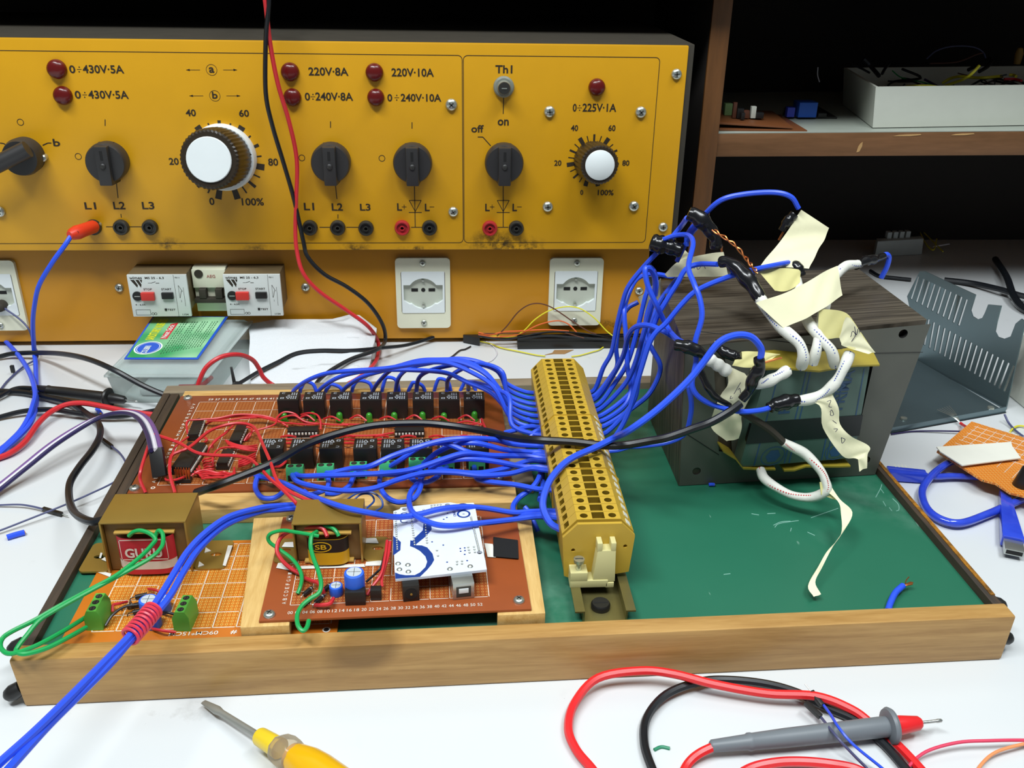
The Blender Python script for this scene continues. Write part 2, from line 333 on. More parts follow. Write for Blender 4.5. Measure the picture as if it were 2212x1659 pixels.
for t_, x0, y0, x1, y1 in (('40', 402, 236, 422, 251), ('60', 517, 237, 537, 252), ('20', 366, 341, 385, 356), ('80', 580, 342, 600, 358), ('0', 453, 427, 462, 443), ('100%', 523, 428, 569, 444),
                           ('40', 1233, 270, 1249, 283), ('60', 1314, 270, 1330, 283), ('20', 1197, 346, 1213, 358), ('80', 1344, 346, 1360, 358), ('0', 1253, 410, 1260, 421), ('100%', 1291, 410, 1326, 422),
                           ('Th1', 1070, 141, 1107, 158), ('on', 1075, 258, 1099, 271), ('off', 1018, 270, 1045, 286), ('b', 116, 300, 128, 316),
                           ('L1', 184, 437, 206, 452), ('L2', 246, 436, 269, 452), ('L3', 308, 436, 332, 452), ('L1', 657, 438, 678, 454), ('L2', 717, 439, 740, 455), ('L3', 778, 440, 800, 455),
                           ('L', 858, 439, 868, 455), ('L', 918, 440, 928, 456), ('L', 1048, 440, 1058, 456), ('L', 1107, 440, 1117, 456)): ptxt(t_, x0, y0, x1, y1)
for (x, y) in ((873, 447), (1063, 447)): pline(x-5, y, x+5, y, .5); pline(x, y-5, x, y+5, .5)
for (x, y) in ((933, 447), (1122, 447)): pline(x-5, y, x+5, y, .5)
for (x, y) in ((44, 264), (169, 338), (652, 341), (825, 342)): pring(x, y, 2.9, .55)
for (x, y) in ((227, 265), (714, 269), (890, 271)): pline(x, y-7, x, y+7, .7)
for a in ((250, 384, 255, 428), (723, 388, 728, 430), (895, 390, 897, 490), (1088, 210, 1087, 246), (1087, 390, 1087, 490), (229, 490, 247, 490), (280, 490, 309, 490), (690, 491, 713, 491), (748, 491, 775, 491), (888, 491, 912, 491),
          (1075, 491, 1098, 491), (261, 462, 262, 470), (730, 463, 730, 472)): pline(*a, w=.7)
for x in (897, 1087):
    pline(x-13, 433, x+13, 433, .6); pline(x-13, 433, x, 457, .6); pline(x+13, 433, x, 457, .6); pline(x-14, 459, x+14, 459, .7)
pline(1032, 296, 1043, 296, .8); pline(1043, 296, 1060, 315, .8); pline(92, 314, 103, 309, .9); pline(103, 309, 111, 309, .9); pline(20, 318, 8, 310, .9); pline(8, 310, 0, 309, .9)
def dial(cx, cy, r0, r1):
    o = pp(cx, cy)
    for i in range(21):
        if i in (0, 20): a = math.radians(-90-14 if i == 0 else -90+14)
        else: a = math.radians(-104-i*(332/20))
        w = (6.2 if i % 4 == 0 else 3.0 if i % 2 == 0 else 1.5)*r1/38; q = r1 if i % 4 == 0 else r1*.98 if i % 2 == 0 else r1*.95
        d = Vector((math.cos(a), 0, math.sin(a))); n = Vector((-d.z, 0, d.x)); b.face([o+d*r0-n*w*.42, o+d*q-n*w*.5, o+d*q+n*w*.5, o+d*r0+n*w*.42])
dial(483, 347, 26, 35.5); dial(1281, 347, 14, 24)
b.build('printed_legend', MATS['ink'], pan, recalc=False)
D_ = Vector((0, -1, 0))
for (x, y, r) in ((124, 149, 8.0), (137, 206, 7.8), (627, 155, 7.8), (632, 210, 7.6), (809, 156, 7.6), (812, 210, 7.4), (1289, 188, 7.4)):
    b = MB(); b.lathe(Y(x, y, YP), D_, [(r, -.5), (r, 2), (r*.93, 4), (r*.7, 5.6), (r*.35, 6.4), (.01, 6.6)], 28); b.build('indicator_lamp', MATS['lamp_red'], psu)
def rotary(x, y, tilt=0.0, s=1.0):
    o = Y(x, y, YP); b = MB(); b.lathe(o, D_, [(16.8*s, -.5), (17.4*s, 8), (16.9*s, 13), (16.0*s, 14.5), (.01, 14.5)], 40); r = b.build('rotary_switch', MATS['knob_black'], psu)
    b = MB(); u = Vector((math.sin(tilt), 0, math.cos(tilt))); w = Vector((math.cos(tilt), 0, -math.sin(tilt)))
    def q(a, c, d): return o+w*a*s+u*c*s+D_*d
    b.hexa([q(-7, -18.5, 1), q(7, -18.5, 1), q(7, 16.5, 1), q(-7, 16.5, 1)], [q(-5.4, -18, 20), q(5.4, -18, 20), q(5.4, 15.5, 20), q(-5.4, 15.5, 20)], 1.2); h = b.build('grip_bar', MATS['knob_black'], r)
    b = MB(); b.hexa([q(-1.3, 4, 19.9), q(1.3, 4, 19.9), q(1.3, 12, 19.9), q(-1.3, 12, 19.9)], [q(-1.1, 4, 20.15), q(1.1, 4, 20.15), q(1.1, 12, 20.15), q(-1.1, 12, 20.15)])
    b.build('pointer_mark', MATS['hole_black'], r); cross_screw('screw', q(0, -1, 19.8), D_, 2.6, r, 'knob_black')
for x, y in ((238, 346), (717, 347), (892, 348), (1088, 348)): rotary(x, y, 0.0)
# big dial, its shaft bent a little to the left
o = Y(483, 339, YP); tip = Y(451, 345, YP-46); ax = (tip-o).normalized(); h = (tip-o).length
b = MB(); b.lathe(o, D_, [(29, 0), (29, 5), (27.5, 8), (.01, 8)], 48); kn = b.build('large_dial_knob', MATS['dial_white'], psu, label='white skirted dial knob with brown knurled grip')
def knurl(b, o, ax, r, h0, h1, n=44, d=.8):
    up = (Z_-ax*ax.z).normalized(); c = ax.cross(up); rows = []
    for r_, hh in ((r*1.02, h0), (r, h1-4), (r*.96, h1-1.2), (r*.9, h1)):
        rows.append([o+ax*hh+(up*math.cos(math.pi*i/n)+c*math.sin(math.pi*i/n))*(r_-(d if i % 2 else 0)) for i in range(2*n)])
    b.grid(rows, True, True)
b = MB(); knurl(b, o, ax, 25.6, 6, h-1); g = b.build('knurled_grip', MATS['knob_brown'], kn, sharp=.35)
b = MB(); b.lathe(o+ax*(h-2), ax, [(18.8, 0), (18.8, 2.2), (18.2, 2.8), (.01, 2.8)], 40); b.build('cap_disc', MATS['dial_white'], kn)
b = MB(); q = o+Vector((26.5, -8.2, 4)); b.face([q, q+Vector((-4, 0, 2)), q+Vector((-4, 0, -2))]); b.build('pointer_mark', MATS['ink'], kn)
o = Y(1281, 347, YP); tip = Y(1296, 357, YP-32); ax = (tip-o).normalized(); h = (tip-o).length
b = MB(); knurl(b, o, ax, 17.6, 0, h-.6, 34, .7); kn = b.build('small_dial_knob', MATS['knob_brown'], psu, sharp=.35)
b = MB(); b.lathe(o+ax*(h-1.5), ax, [(13, 0), (13, 1.8), (12.5, 2.2), (.01, 2.2)], 36); b.build('cap_disc', MATS['dial_white'], kn)
# lever switch at the left edge
o = Y(58, 334, YP); b = MB(); b.lathe(o, D_, [(15.5, 0), (16, 10), (14.5, 16), (.01, 16)], 36); kn = b.build('lever_switch', MATS['knob_black'], psu)
t0 = Y(60, 322, YP-24); t1 = Y(-40, 372, YP-30); b = MB(); b.tube([t0, t0*.5+t1*.5, t1], lambda t: 7.2, 10, 6); hd = b.build('lever_handle', MATS['knob_black'], kn)
b = MB(); b.lathe(Y(97, 339, YP), D_, [(3, 0), (3, 5), (2, 6), (.01, 6)], 14); b.build('stop_pin', MATS['screw_steel'], kn)
# screws on the panel
for (x, y, r) in ((975, 226, 5.2), (979, 457, 4.6), (1187, 241, 5.0), (1384, 242, 5.0), (1183, 446, 4.8), (1369, 445, 4.8), (1461, 160, 4.6), (1432, 490, 4.4), (0, 457, 4.8)): cross_screw('panel_screw', Y(x, y, YP), D_, r, psu)
for (x, y, r) in ((258, 621, 4.2), (660, 620, 4.2), (1380, 628, 4.2)): cross_screw('panel_screw', Y(x, y, YB), D_, r, psu)
# 4 mm sockets
def jack(x, y, r, mname, ring=None, name='banana_socket'):
    o = Y(x, y, YP); b = MB(); b.lathe(o, D_, [(r, -.3), (r, 3.2), (r*.88, 4.6), (r*.72, 4.6), (r*.70, 2.6), (r*.36, 2.6), (r*.34, 4.2), (r*.22, 4.2), (r*.20, .6), (.01, .6)], 26)
    j = b.build(name, MATS[mname], psu); b = MB(); b.cyl(o+D_*.7, o+D_*1.2, r*.19); b.build('contact_hole', MATS['hole_black'], j)
    return o
for x, y, mn in ((203, 490, 'jack_black'), (263, 490, 'jack_black'), (325, 490, 'jack_black'), (670, 491, 'jack_black'), (730, 491, 'jack_black'), (791, 492, 'jack_black'), (869, 491, 'jack_red'), (928, 491, 'jack_black'), (1058, 492, 'jack_red'), (1115, 492, 'jack_black')): jack(x, y, 7, mn)
mat('fuse_grey', '#7c8076', .4)
o = Y(1088, 187, YP); b = MB(); b.lathe(o, D_, [(9, -.3), (9, 3), (7.6, 4.5), (6, 4.5), (5.6, 9), (5, 10), (.01, 10)], 28); j = b.build('fuse_holder', MATS['fuse_grey'], psu)
b = MB(); b.lathe(o+D_*9.8, D_, [(5.3, 0), (5, 1.3), (.01, 1.5)], 24); b.box(o+D_*11.4, (4.6, .4, .9), m=1); b.build('fuse_cap', [MATS['jack_black'], MATS['screw_steel']], j)
# mains sockets on the lower panel
def plate_socket(x0, x1, z0, z1):
    cx, cz = (x0+x1)/2, (z0+z1)/2; hw, hh = (x1-x0)/2, (z1-z0)/2
    b = MB(); b.plate((cx, YB-4, cz), X_, Z_, rrect(-hw, -hh, hw, hh, 4), (), 4.4, [(rrect(-hw*.81, -hh*.56, hw*.81, hh*.62, 1.5), 14)]); s = b.build('mains_socket', MATS['socket_cream'], psu)
    b = MB(); o = Vector((cx, YB-4.6, cz+1)); R_ = hw*.72
    well = [(-R_, -R_*.42), (-R_*.72, -R_*.62)]+[(R_*.80*math.cos(math.radians(a)), R_*.80*math.sin(math.radians(a))-R_*.08) for a in range(222, 320, 12)]+[(R_*.72, -R_*.62), (R_, -R_*.42), (R_, R_*.42), (R_*.68, R_*.42)]+[(R_*.80*math.cos(math.radians(a)), R_*.80*math.sin(math.radians(a))-R_*.02) for a in range(36, 150, 12)]+[(-R_*.68, R_*.42), (-R_, R_*.42)]
    b.plate(o, X_, Z_, rrect(-hw*.79, -hh*.58, hw*.79, hh*.60, 1.2), (), 1.2, [(well, 3.9)]); ins = b.build('socket_insert', MATS['dial_white'], s)
    b = MB(); b.plate(o-D_*3.5, X_, Z_, well, (), 0, ())
    for s_ in (-1, 1): b.box(o-D_*3.4+Vector((s_*R_*.44, 0, R_*.1)), (6.4, .4, 3.2), m=1, bev=.1)
    b.cyl(o-D_*3.5+Vector((0, 0, R_*.1)), o-D_*3.2+Vector((0, 0, R_*.1)), 2, m=1); b.build('socket_face', [MATS['socket_grey'], MATS['hole_black']], ins)
    for z_ in (-R_*.72, R_*.66):
        b = MB(); b.box(o-D_*2+Vector((0, 0, z_)), (2.4, 4, 4 if z_ < 0 else 1.6), bev=.4); b.build('earth_contact', MATS['screw_steel'], ins)
    for z_ in (-hh*.84, hh*.86): cross_screw('screw', (cx, YB-3.9, cz+z_), D_, 3, s)
plate_socket(173.3, 225.8, 18, 90); plate_socket(322.2, 374.6, 19.6, 89.5); plate_socket(-229, -179.8, 18.6, 88.8)
# motor starters and breaker
def starter(x0, x1):
    z0, z1, yf = 42, 83, 451.5; b = MB(); b.box(((x0+x1)/2, (yf+2+YB)/2+.5, (z0+z1)/2+3), (x1-x0-.6, YB-yf-1, z1-z0-5), bev=.8)
    s = b.build('motor_starter', MATS['breaker_brown'], psu)
    b = MB(); b.box(((x0+x1)/2, yf+1.5, (z0+z1)/2), (x1-x0, 3, z1-z0), bev=.6); f = b.build('front_face', MATS['breaker_grey'], s); b = MB(); w = x1-x0
    def q(u, v): return Vector((x0+u*w, yf-.1, z0+v*(z1-z0)))
    def tx(t_, u0, v0, u1, v1): b.text(t_, q(u0, v0), X_, Z_, (u1-u0)*w, (v1-v0)*(z1-z0), bold=.01)
    tx('MS 25 - 6,3', .30, .90, .62, .955); tx('STOP', .25, .64, .39, .685); tx('START', .55, .64, .72, .685); tx('4 - 6,3A', .07, .27, .24, .31); tx('TEST', .60, .145, .74, .19); tx('wimes', .04, .90, .25, .965); tx('7511', .80, .92, .88, .95); tx('1154', .85, .03, .95, .07)
    for pl_ in ([(.05, .885), (.115, .885), (.166, .76), (.15, .70)], [(.135, .885), (.19, .885), (.228, .775), (.212, .70)], [(.205, .885), (.25, .885), (.235, .81)]): b.face([q(*v) for v in pl_])
    for (u0, v0, u1, v1) in ((.78, 0, .785, 1), (.34, .805, .40, .812), (.47, .80, .53, .812), (.84, .45, .845, .75), (.92, .25, .925, .70), (.86, .35, .865, .40)):
        b.face([q(u0, v0), q(u1, v0), q(u1, v1), q(u0, v1)])
    b.face([q(.40, .805), q(.40, .815), q(.47, .845), q(.47, .835)])
    for a in ((.84, .75, .90, .60), (.88, .62, .845, .45)): b.face([q(a[0], a[1]), q(a[0]+.008, a[1]), q(a[2]+.008, a[3]), q(a[2], a[3])])
    b.plate(q(.06, .04), X_, Z_, rect(0, 0, .25*w, .13*(z1-z0)), [rect(.3, .3, .25*w-.3, .13*(z1-z0)-.3)])
    b.plate(q(.345, .07), X_, Z_, ngon(0, 0, 1.3, 12), [ngon(0, 0, .9, 12)]); b.plate(q(.39, .07), X_, Z_, ngon(0, 0, 1.3, 12), [ngon(0, 0, .9, 12)])
    b.build('printed_legend', MATS['ink'], f, recalc=False)
    b = MB(); b.lathe(q(.13, .50), D_, [(4.6, 0), (4.4, 1), (.01, 1)], 24); b.box(q(.13, .50)+D_*1.1, (5, .3, .8), m=1); b.build('current_dial', [MATS['black_plastic'], MATS['screw_steel']], s)
    b = MB(); b.box(q(.315, .505)+D_*1.5, (12, 4, 7.6), bev=.6); b.build('stop_button', MATS['button_red'], s)
    b = MB(); b.box(q(.645, .515)+D_*1, (10.5, 3, 6), bev=.4); b.build('start_button', MATS['black_plastic'], s)
    b = MB(); b.box(q(.575, .17), (2, .6, 2.2)); b.build('test_button', MATS['black_plastic'], s)
starter(-70.0, -16.5); starter(16.5, 68.5)
b = MB(); b.box((0, 476, 62), (31, 12, 44), bev=.8); b.box((0, 470, 74), (31, 8, 18), bev=.8); br = b.build('circuit_breaker', MATS['socket_cream'], psu)
b = MB(); b.text('AEG', (-2, 465.8, 75), X_, Z_, 8, 3, bold=.01); b.build('printed_legend', MATS['print_red'], br, recalc=False)
b = MB(); b.lathe((-9, 465.9, 79), D_, [(4, 0), (4, .6), (.01, .6)], 20); b.box((0, 468, 53), (30, 10, 4.5), bev=.6)
for x in (-7, 8): b.box((x, 467, 60), (6.5, 9, 9), bev=.5)
b.build('toggle_lever', MATS['case_grey'], br)
# ================================================================== the wooden tray with the green floor
wood('pine', '#b98d4d', '#dcb877', (1.2, 14, 14), 16, .45, .12); wood('pine_front', '#9a7038', '#c39a5c', (1.0, 12, 16), 12, .4, .12, True); wood('pine_y', '#bd9350', '#e0be7c', (14, 1.2, 14), 16, .45, .12)
wood('plank_grey', '#6f6250', '#8f816a', (1.2, 14, 14), 12, .6); wood('edge_dark', '#2b2620', '#4c3b2c', (14, 1, 14), 16, .6); wood('edge_orange', '#2a2217', '#c0801f', (10, 5, 14), 26, .5)
def green_mat():
    t = NT('green_laminate'); c = t.mix(t.noise(9, 4), lin('#1f6047'), lin('#286f55'))
    h = t.math('MULTIPLY', t.ramp(t.noise(6, 3), .5, .66), t.ramp(t.noise(60, 5), .35, .7)); c = t.mix(t.math('MULTIPLY', h, .28), c, lin('#8fb3a2'))
    s = t.ramp(t.noise(60, 3, stretch=(1, .15, 1), dist=2), .73, .76, 0, .5); c = t.mix(s, c, lin('#9cc0b0')); t.bump(t.noise(500, 2), .12, .0003)
    MATS['green'] = t.fin(c, .42); return t.m
green_mat()
PSI = math.radians(1.323); TF = frame((0, 0, 0), PSI); ZG = 25.0
tray = thing('wooden_tray', 'shallow wooden tray with a green laminate floor and pine front board', 'tray', (0, 0, 0), PSI)
TW, TD = 540, 322
b = MB(); b.box((TW/2, TD/2+4, 15), (TW-4, TD-10, 2*(ZG-15)), TF); fl = b.build('floor_panel', MATS['green'], tray)
b = MB(); b.hexa([TF @ Vector(q) for q in ((1, 0, .5), (539.5, 0, .5), (539.5, 12, .5), (1, 12, .5))], [TF @ Vector(q) for q in ((-1, 0, 31.3), (540.6, 0, 31.3), (540.6, 12, 31.3), (-1, 12, 31.3))], 1.2); b.build('front_board', MATS['pine_front'], tray, label='pale pine front board')
b = MB(); b.box((3, TD/2, 15.5), (6, TD-2, 30), TF, 1); b.build('side_rim', MATS['edge_dark'], tray)
b = MB(); b.box((TW-3, TD/2, 15.5), (6, TD-2, 30), TF, 1); b.box((TW-1.6, TD/2+5, 30.6), (2.6, TD-30, .8), TF, m=1); b.build('side_rim', [MATS['edge_dark'], MATS['edge_orange']], tray, label='black side rim with orange scuffed edge')
b = MB(); b.box((TW/2, TD-4, 15.5), (TW, 14, 31), TF, 1); b.build('back_rim', MATS['plank_grey'], tray)
for q in ((-4, 3, 8), (-9, 26, 18), (543, 8, 10), (544, 22, 22)):
    b = MB(); b.lathe(TF @ Vector(q), (Vector((-1, -.3, -.5)) if q[0] < 0 else Vector((1, -.4, -.2))), [(4, -4), (4.4, 1), (3.4, 4), (1.6, 5.5), (.01, 6)], 12); b.build('corner_bracket', MATS['black_plastic'], tray)
b = MB(); b.box((9.6, 228, 27.6), (6.6, 168, 5), TF, .6); b.build('dark_lining', MATS['edge_dark'], tray)
b = MB()                                               # chalky scratches on the green
for pts in (((1125, 320), (1160, 255), (1170, 225)), ((1160, 255), (1185, 290)), ((1250, 330), (1290, 370), (1295, 410), (1275, 420)), ((1180, 350), (1200, 385)), ((1225, 395), (1245, 420)), ((375, 525), (430, 500), (500, 495)), ((385, 540), (420, 512), (560, 490)), ((215, 440), (270, 450)), ((330, 440), (390, 437)), ((500, 570), (507, 545)), ((625, 575), (680, 600)), ((650, 470), (850, 400)), ((10, 885), (60, 880))):
    p = [P(x, y, ZG+.1, 'S') for x, y in pts]; b.tube(p, .28, 4, 5)
b.build('chalk_scratch', mat('chalk', '#7fb0a0', .8), tray)
def batten(name, label, pts, z0, z1, parent, m='pine'):
    b = MB(); b.hexa([Vector((x, y, z0)) for x, y in pts], [Vector((x, y, z1)) for x, y in pts], .8); return b.build(name, MATS[m], parent, label)
# ================================================================== board builders
perf('perf_brown', '#8e4a20', '#b8743c', rad=.27); perf('perf_orange', '#c06f1c', '#e0a148', rad=.34); perf('perf_rust', '#984a1f', '#c47f43', rad=.3); perf('perf_bright', '#cf7420', '#eaa552', rad=.33)
mat('board_brown', '#803d1c', .38); mat('board_orange', '#bd6a1a', .35); mat('board_rust', '#93481f', .38)
def perfboard(F, w, h, z0, z1, edge, inner, mp, step, parent, name='board', gl=.35, border=True):
    """solid board; the drilled field inside 'inner' and white printed grid lines on it. local x,y from F"""
    b = MB(); b.box((w/2, h/2, (z0+z1)/2), (w, h, z1-z0), F, .25); bd = b.build(name, MATS[edge], parent)
    x0, y0, x1, y1 = inner; b = MB(); b.face([F @ Vector(q) for q in ((x0, y0, z1+.04), (x1, y0, z1+.04), (x1, y1, z1+.04), (x0, y1, z1+.04))]); b.build('drilled_field', MATS[mp], bd)
    b = MB(); nx, ny = max(1, round((x1-x0)/step)), max(1, round((y1-y0)/step)); q = gl/2
    for i in range(nx+1):
        x = x0+(x1-x0)*i/nx
        for j in range(ny):
            if random.random() < .88 or i in (0, nx): b.face([F @ Vector(v) for v in ((x-q, y0+(y1-y0)*j/ny, z1+.08), (x+q, y0+(y1-y0)*j/ny, z1+.08), (x+q, y0+(y1-y0)*(j+.96)/ny, z1+.08), (x-q, y0+(y1-y0)*(j+.96)/ny, z1+.08))])
    for j in range(ny+1):
        y = y0+(y1-y0)*j/ny
        for i in range(nx):
            if random.random() < .8 or j in (0, ny): b.face([F @ Vector(v) for v in ((x0+(x1-x0)*i/nx, y-q, z1+.08), (x0+(x1-x0)*(i+.93)/nx, y-q, z1+.08), (x0+(x1-x0)*(i+.93)/nx, y+q, z1+.08), (x0+(x1-x0)*i/nx, y+q, z1+.08))])
    b.build('grid_print', MATS['white_ink'], bd, recalc=False); return bd
def dip(F, cx, cy, w, l, n, z, parent, rot=0.0, name='integrated_circuit', h=3.4, pinm='tin_pin', socket=True):
    M = F @ Matrix.Translation((cx, cy, z)) @ Matrix.Rotation(rot, 4, 'Z'); b = MB()
    if socket: b.box((0, 0, 1.2), (w, l, 2.4), M, .2)
    b.box((0, 0, 3.0+h/2-.8), (w*.86, l*.98, h), M, .4); b.lathe(M @ Vector((0, l*.47, 2.2+h)), Z_, [(1.2, -.3), (1.2, .06), (.01, .06)], 12)
    c = b.build(name, MATS['black_plastic'], parent); b = MB()
    for i in range(n):
        for s in (-1, 1):
            y = -l/2+(i+.5)*l/n; b.box((s*w*.47, y, 3.3), (.7, 1.3, 1.5), M); b.box((s*w*.47, y, 2.0), (.3, .7, 2.4), M)
    b.build('pin_row', MATS[pinm], c); return c
mat('term_green', '#3da368', .4, 0, .06); mat('term_lime', '#58a63e', .4, 0, .06)
def green_terminal(M, n, parent, m='term_green', p=5.0, d=8.0, h=10.0, name='screw_terminal'):
    """local: wire side towards -y"""
    b = MB(); w = n*p; prof = [(-d/2, 0), (d/2, 0), (d/2, h*.7), (d*.28, h), (-d*.28, h), (-d/2, h*.66)]
    b.plate(M @ Vector((-w/2, 0, 0)), M.to_3x3() @ Y_, M.to_3x3() @ Z_, prof, (), -w); t = b.build(name, MATS[m], parent)
    b = MB()
    for i in range(n):
        x = -w/2+p*(i+.5); b.cyl(M @ Vector((x, 0, h-.02)), M @ Vector((x, 0, h+.08)), p*.36, seg=14, m=1); b.cyl(M @ Vector((x, 0, h+.08)), M @ Vector((x, 0, h+.12)), p*.26, seg=14); b.box((x, 0, h+.16), (p*.5, .5, .1), M, m=1)
        b.box((x, -d/2-.05, h*.28), (p*.62, .2, h*.42), M, m=1)
    b.build('terminal_screw', [MATS['case_grey'], MATS['hole_black']], t); return t
def can(o, r, h, parent, m, mtop, name='capacitor'):
    b = MB(); b.lathe(o, Z_, [(r*.94, 0), (r, .8), (r, h*.9), (r*.95, h*.97), (r*.8, h), (.01, h)], 26); c = b.build(name, MATS[m], parent)
    b = MB(); b.cyl(Vector(o)+Z_*(h), Vector(o)+Z_*(h+.1), r*.74, seg=24); [b.box(Vector(o)+Z_*(h+.14), (r*1.3, .25, .1), m=1), b.box(Vector(o)+Z_*(h+.14), (.25, r*1.3, .1), m=1)]; b.build('vent_top', [MATS[mtop], MATS['slot_dark']], c); return c
def rt(F, body, x, y, w, h, z, rot, b, bold=.0):
    a = Vector((math.cos(rot), math.sin(rot), 0)); c = Vector((-math.sin(rot), math.cos(rot), 0)); b.text(body, F @ Vector((x, y, z)), F.to_3x3() @ a, F.to_3x3() @ c, w, h, bold=bold, th=.1)
# ------------------------------------------------------------------ the relay board (back left of the tray)
RF = frame((14.5, 148.6, 0), math.radians(.5)); ZR = 37.8
rb = thing('relay_board', 'large brown relay board carrying two rows of black relays on pine battens', 'circuit board', (14.5, 148.6, 25), math.radians(.5))
FR[rb.name] = frame((14.5, 148.6, 25), math.radians(.5))
bd = perfboard(RF, 252, 142.5, 36.2, ZR, 'board_brown', (17, 9, 234, 131), 'perf_brown', 14.5, rb)
b = MB()
for i in range(15): rt(RF, '%02d' % (59-i*2), 23+i*5.2, 133.5, 3.6, 3.2, ZR+.1, 0, b, .01)
for i in range(22): rt(RF, 'ABCDEFGHIJKLMNOPQRSTUV'[i], 14.8, 12+i*5.4, 3, 2.4, ZR+.1, math.pi/2, b, .01)
b.plate(RF @ Vector((15, 6, ZR+.1)), X_, Y_, ngon(0, 0, 1.5, 14), [ngon(0, 0, .8, 14)]); b.build('printed_legend', MATS['white_ink'], bd, recalc=False)
batten('front_batten', None, [(40, 129.8), (268.5, 131.5), (268.5, 160), (40, 158)], 25.1, 36.1, rb); batten('back_batten', None, [(13.5, 286), (266.5, 288), (266, 305.5), (13, 303.5)], 25.1, 36.3, rb)
batten('side_batten', None, [(255, 158), (282, 159), (276, 289), (254, 288)], 25.1, 34.5, rb, 'plank_grey')
for q in ((406, 861), (291, 1056), (1083, 845), (1078, 1032)): cross_screw('board_screw', P(*q, ZR), Z_, 3.3, rb)
mat('relay_print', '#aeb4bb', .6); mat('tin_pin', '#d6d6cc', .4)
def relay(cx, cy, flip, parent):
    b = MB(); M = RF @ Matrix.Translation((cx, cy, ZR)); b.box((0, 0, 8), (15.6, 14.6, 16), M, .5); r = b.build('relay', MATS['black_plastic'], parent)
    M = M @ Matrix.Rotation(math.pi if flip else 0, 4, 'Z'); b = MB()
    def q(x, y): return M @ Vector((x, y, 16.08))
    def bar(x0, y0, x1, y1): b.face([q(x0, y0), q(x1, y0), q(x1, y1), q(x0, y1)])
    for cx_ in (1.7, 3.3, 5.0):
        for k in range(4): bar(cx_, -5.4+k*1.3, cx_+.9, -4.6+k*1.3); bar(cx_, .8+k*1.2, cx_+.9, 1.5+k*1.2)
    for u, v in (((-1.8, -1.6), (0, -5.2)), ((1.2, -1.6), (0, -5.2)), ((-1.8, -1.6), (1.2, -1.6))):
        d = (Vector((*v, 0))-Vector((*u, 0))).normalized(); n = Vector((-d.y, d.x, 0))*.28; b.face([q(u[0]-n.x, u[1]-n.y), q(v[0]-n.x, v[1]-n.y), q(v[0]+n.x, v[1]+n.y), q(u[0]+n.x, u[1]+n.y)])
    b.plate(q(0, .6), (M.to_3x3() @ X_), (M.to_3x3() @ Y_), ngon(0, 0, 1.0, 10), [ngon(0, 0, .6, 10)])
    b.plate(q(-5.8, -5), (M.to_3x3() @ X_), (M.to_3x3() @ Y_), rect(0, 0, 2.6, 2.4), [rect(.5, .5, 2.1, 1.9)]); bar(-5.6, 3.4, -3.4, 3.8); bar(-5.6, 5.4, -3.4, 5.8); bar(-5.6, 3.4, -5.2, 5.8)
    b.build('printed_legend', MATS['relay_print'], r, recalc=False); return r
RI = RF.inverted()
BACK = (622, 677, 734, 799, 856, 912, 968, 1022); FRONT = (585, 649, 712, 785, 844, 905, 965, 1027)
RB, RFt = [], []
for i, x in enumerate(BACK): q = RI @ P(x+2, 855, ZR+16); RB.append(q.x); relay(q.x, q.y, False, rb)
for i, x in enumerate(FRONT): q = RI @ P(x+4, 958, ZR+16); RFt.append(q.x); relay(q.x, q.y, True, rb)
mat('led_green', '#3f9a2c', .2, 0, .1, **{'Transmission Weight': .25})
for x, y in ((615, 904), (676, 902), (734, 903), (798, 904), (852, 903), (913, 902), (959, 904), (1025, 901)):
    o = P(x, y+7, ZR); b = MB(); b.lathe(o, Z_, [(2.9, 0), (2.9, 1), (2.4, 1.1), (2.4, 5), (2.1, 6.4), (1.2, 7.4), (.01, 7.7)], 18); b.build('indicator_led', MATS['led_green'], rb)
def dipq(corners, n, z=ZR, **k):
    """corners: back-left, back-right, front-right, front-left of the top face, as pixels"""
    p = [RI @ P(x, y, z+5) for x, y in corners]; c = sum(p, Vector())/4; w = ((p[1]-p[0]).length+(p[2]-p[3]).length)/2; l = ((p[3]-p[0]).length+(p[2]-p[1]).length)/2
    ax = ((p[0]+p[1])/2-(p[2]+p[3])/2); return dip(RF, c.x, c.y, max(w, 7.5)*1.15, l, n, z, rb, -math.atan2(ax.x, ax.y), **k)
dipq(((421, 905), (439, 905), (427, 939), (406, 941)), 8); dipq(((515, 918), (530, 918), (515, 952), (497, 954)), 7); dipq(((485, 971), (502, 971), (490, 1001), (468, 1003)), 7)
dipq(((405, 958), (447, 958), (408, 1014), (372, 1012)), 20, h=4.2, pinm='tin_pin')
def ulnq(corners, n):
    p = [RI @ P(x, y, ZR+5) for x, y in corners]; c = sum(p, Vector())/4; l = (p[1]-p[0]).length; dip(RF, c.x, c.y-1, 8.6, l, n, ZR, rb, math.pi/2)
ulnq(((622, 921), (688, 919), (690, 930), (620, 932)), 9); ulnq(((853, 921), (917, 919), (918, 931), (851, 932)), 9)
FT = ((566, 1010), (637, 1012), (703, 1010), (774, 1006), (838, 1003), (901, 997), (964, 995), (1030, 993))
for x, y in FT: q = RI @ P(x, y-3, ZR+9); green_terminal(RF @ Matrix.Translation((q.x, q.y, ZR)), 2, rb, p=5.6)
# pin header beside the controller chip and the plug of the ribbon cable
b = MB(); q0 = P(380, 1040, ZR); q1 = P(414, 1041, ZR); b.box((q0+q1)/2+Z_*1.4, ((q1-q0).length, 5, 2.8), bev=.3)
for i in range(6):
    for j in (-1, 1): b.box(q0+(q1-q0)*((i+.5)/6)+Vector((0, j*1.3, 6)), (.6, .6, 8), m=1)
b.build('pin_header', [MATS['black_plastic'], MATS['copper']], rb)
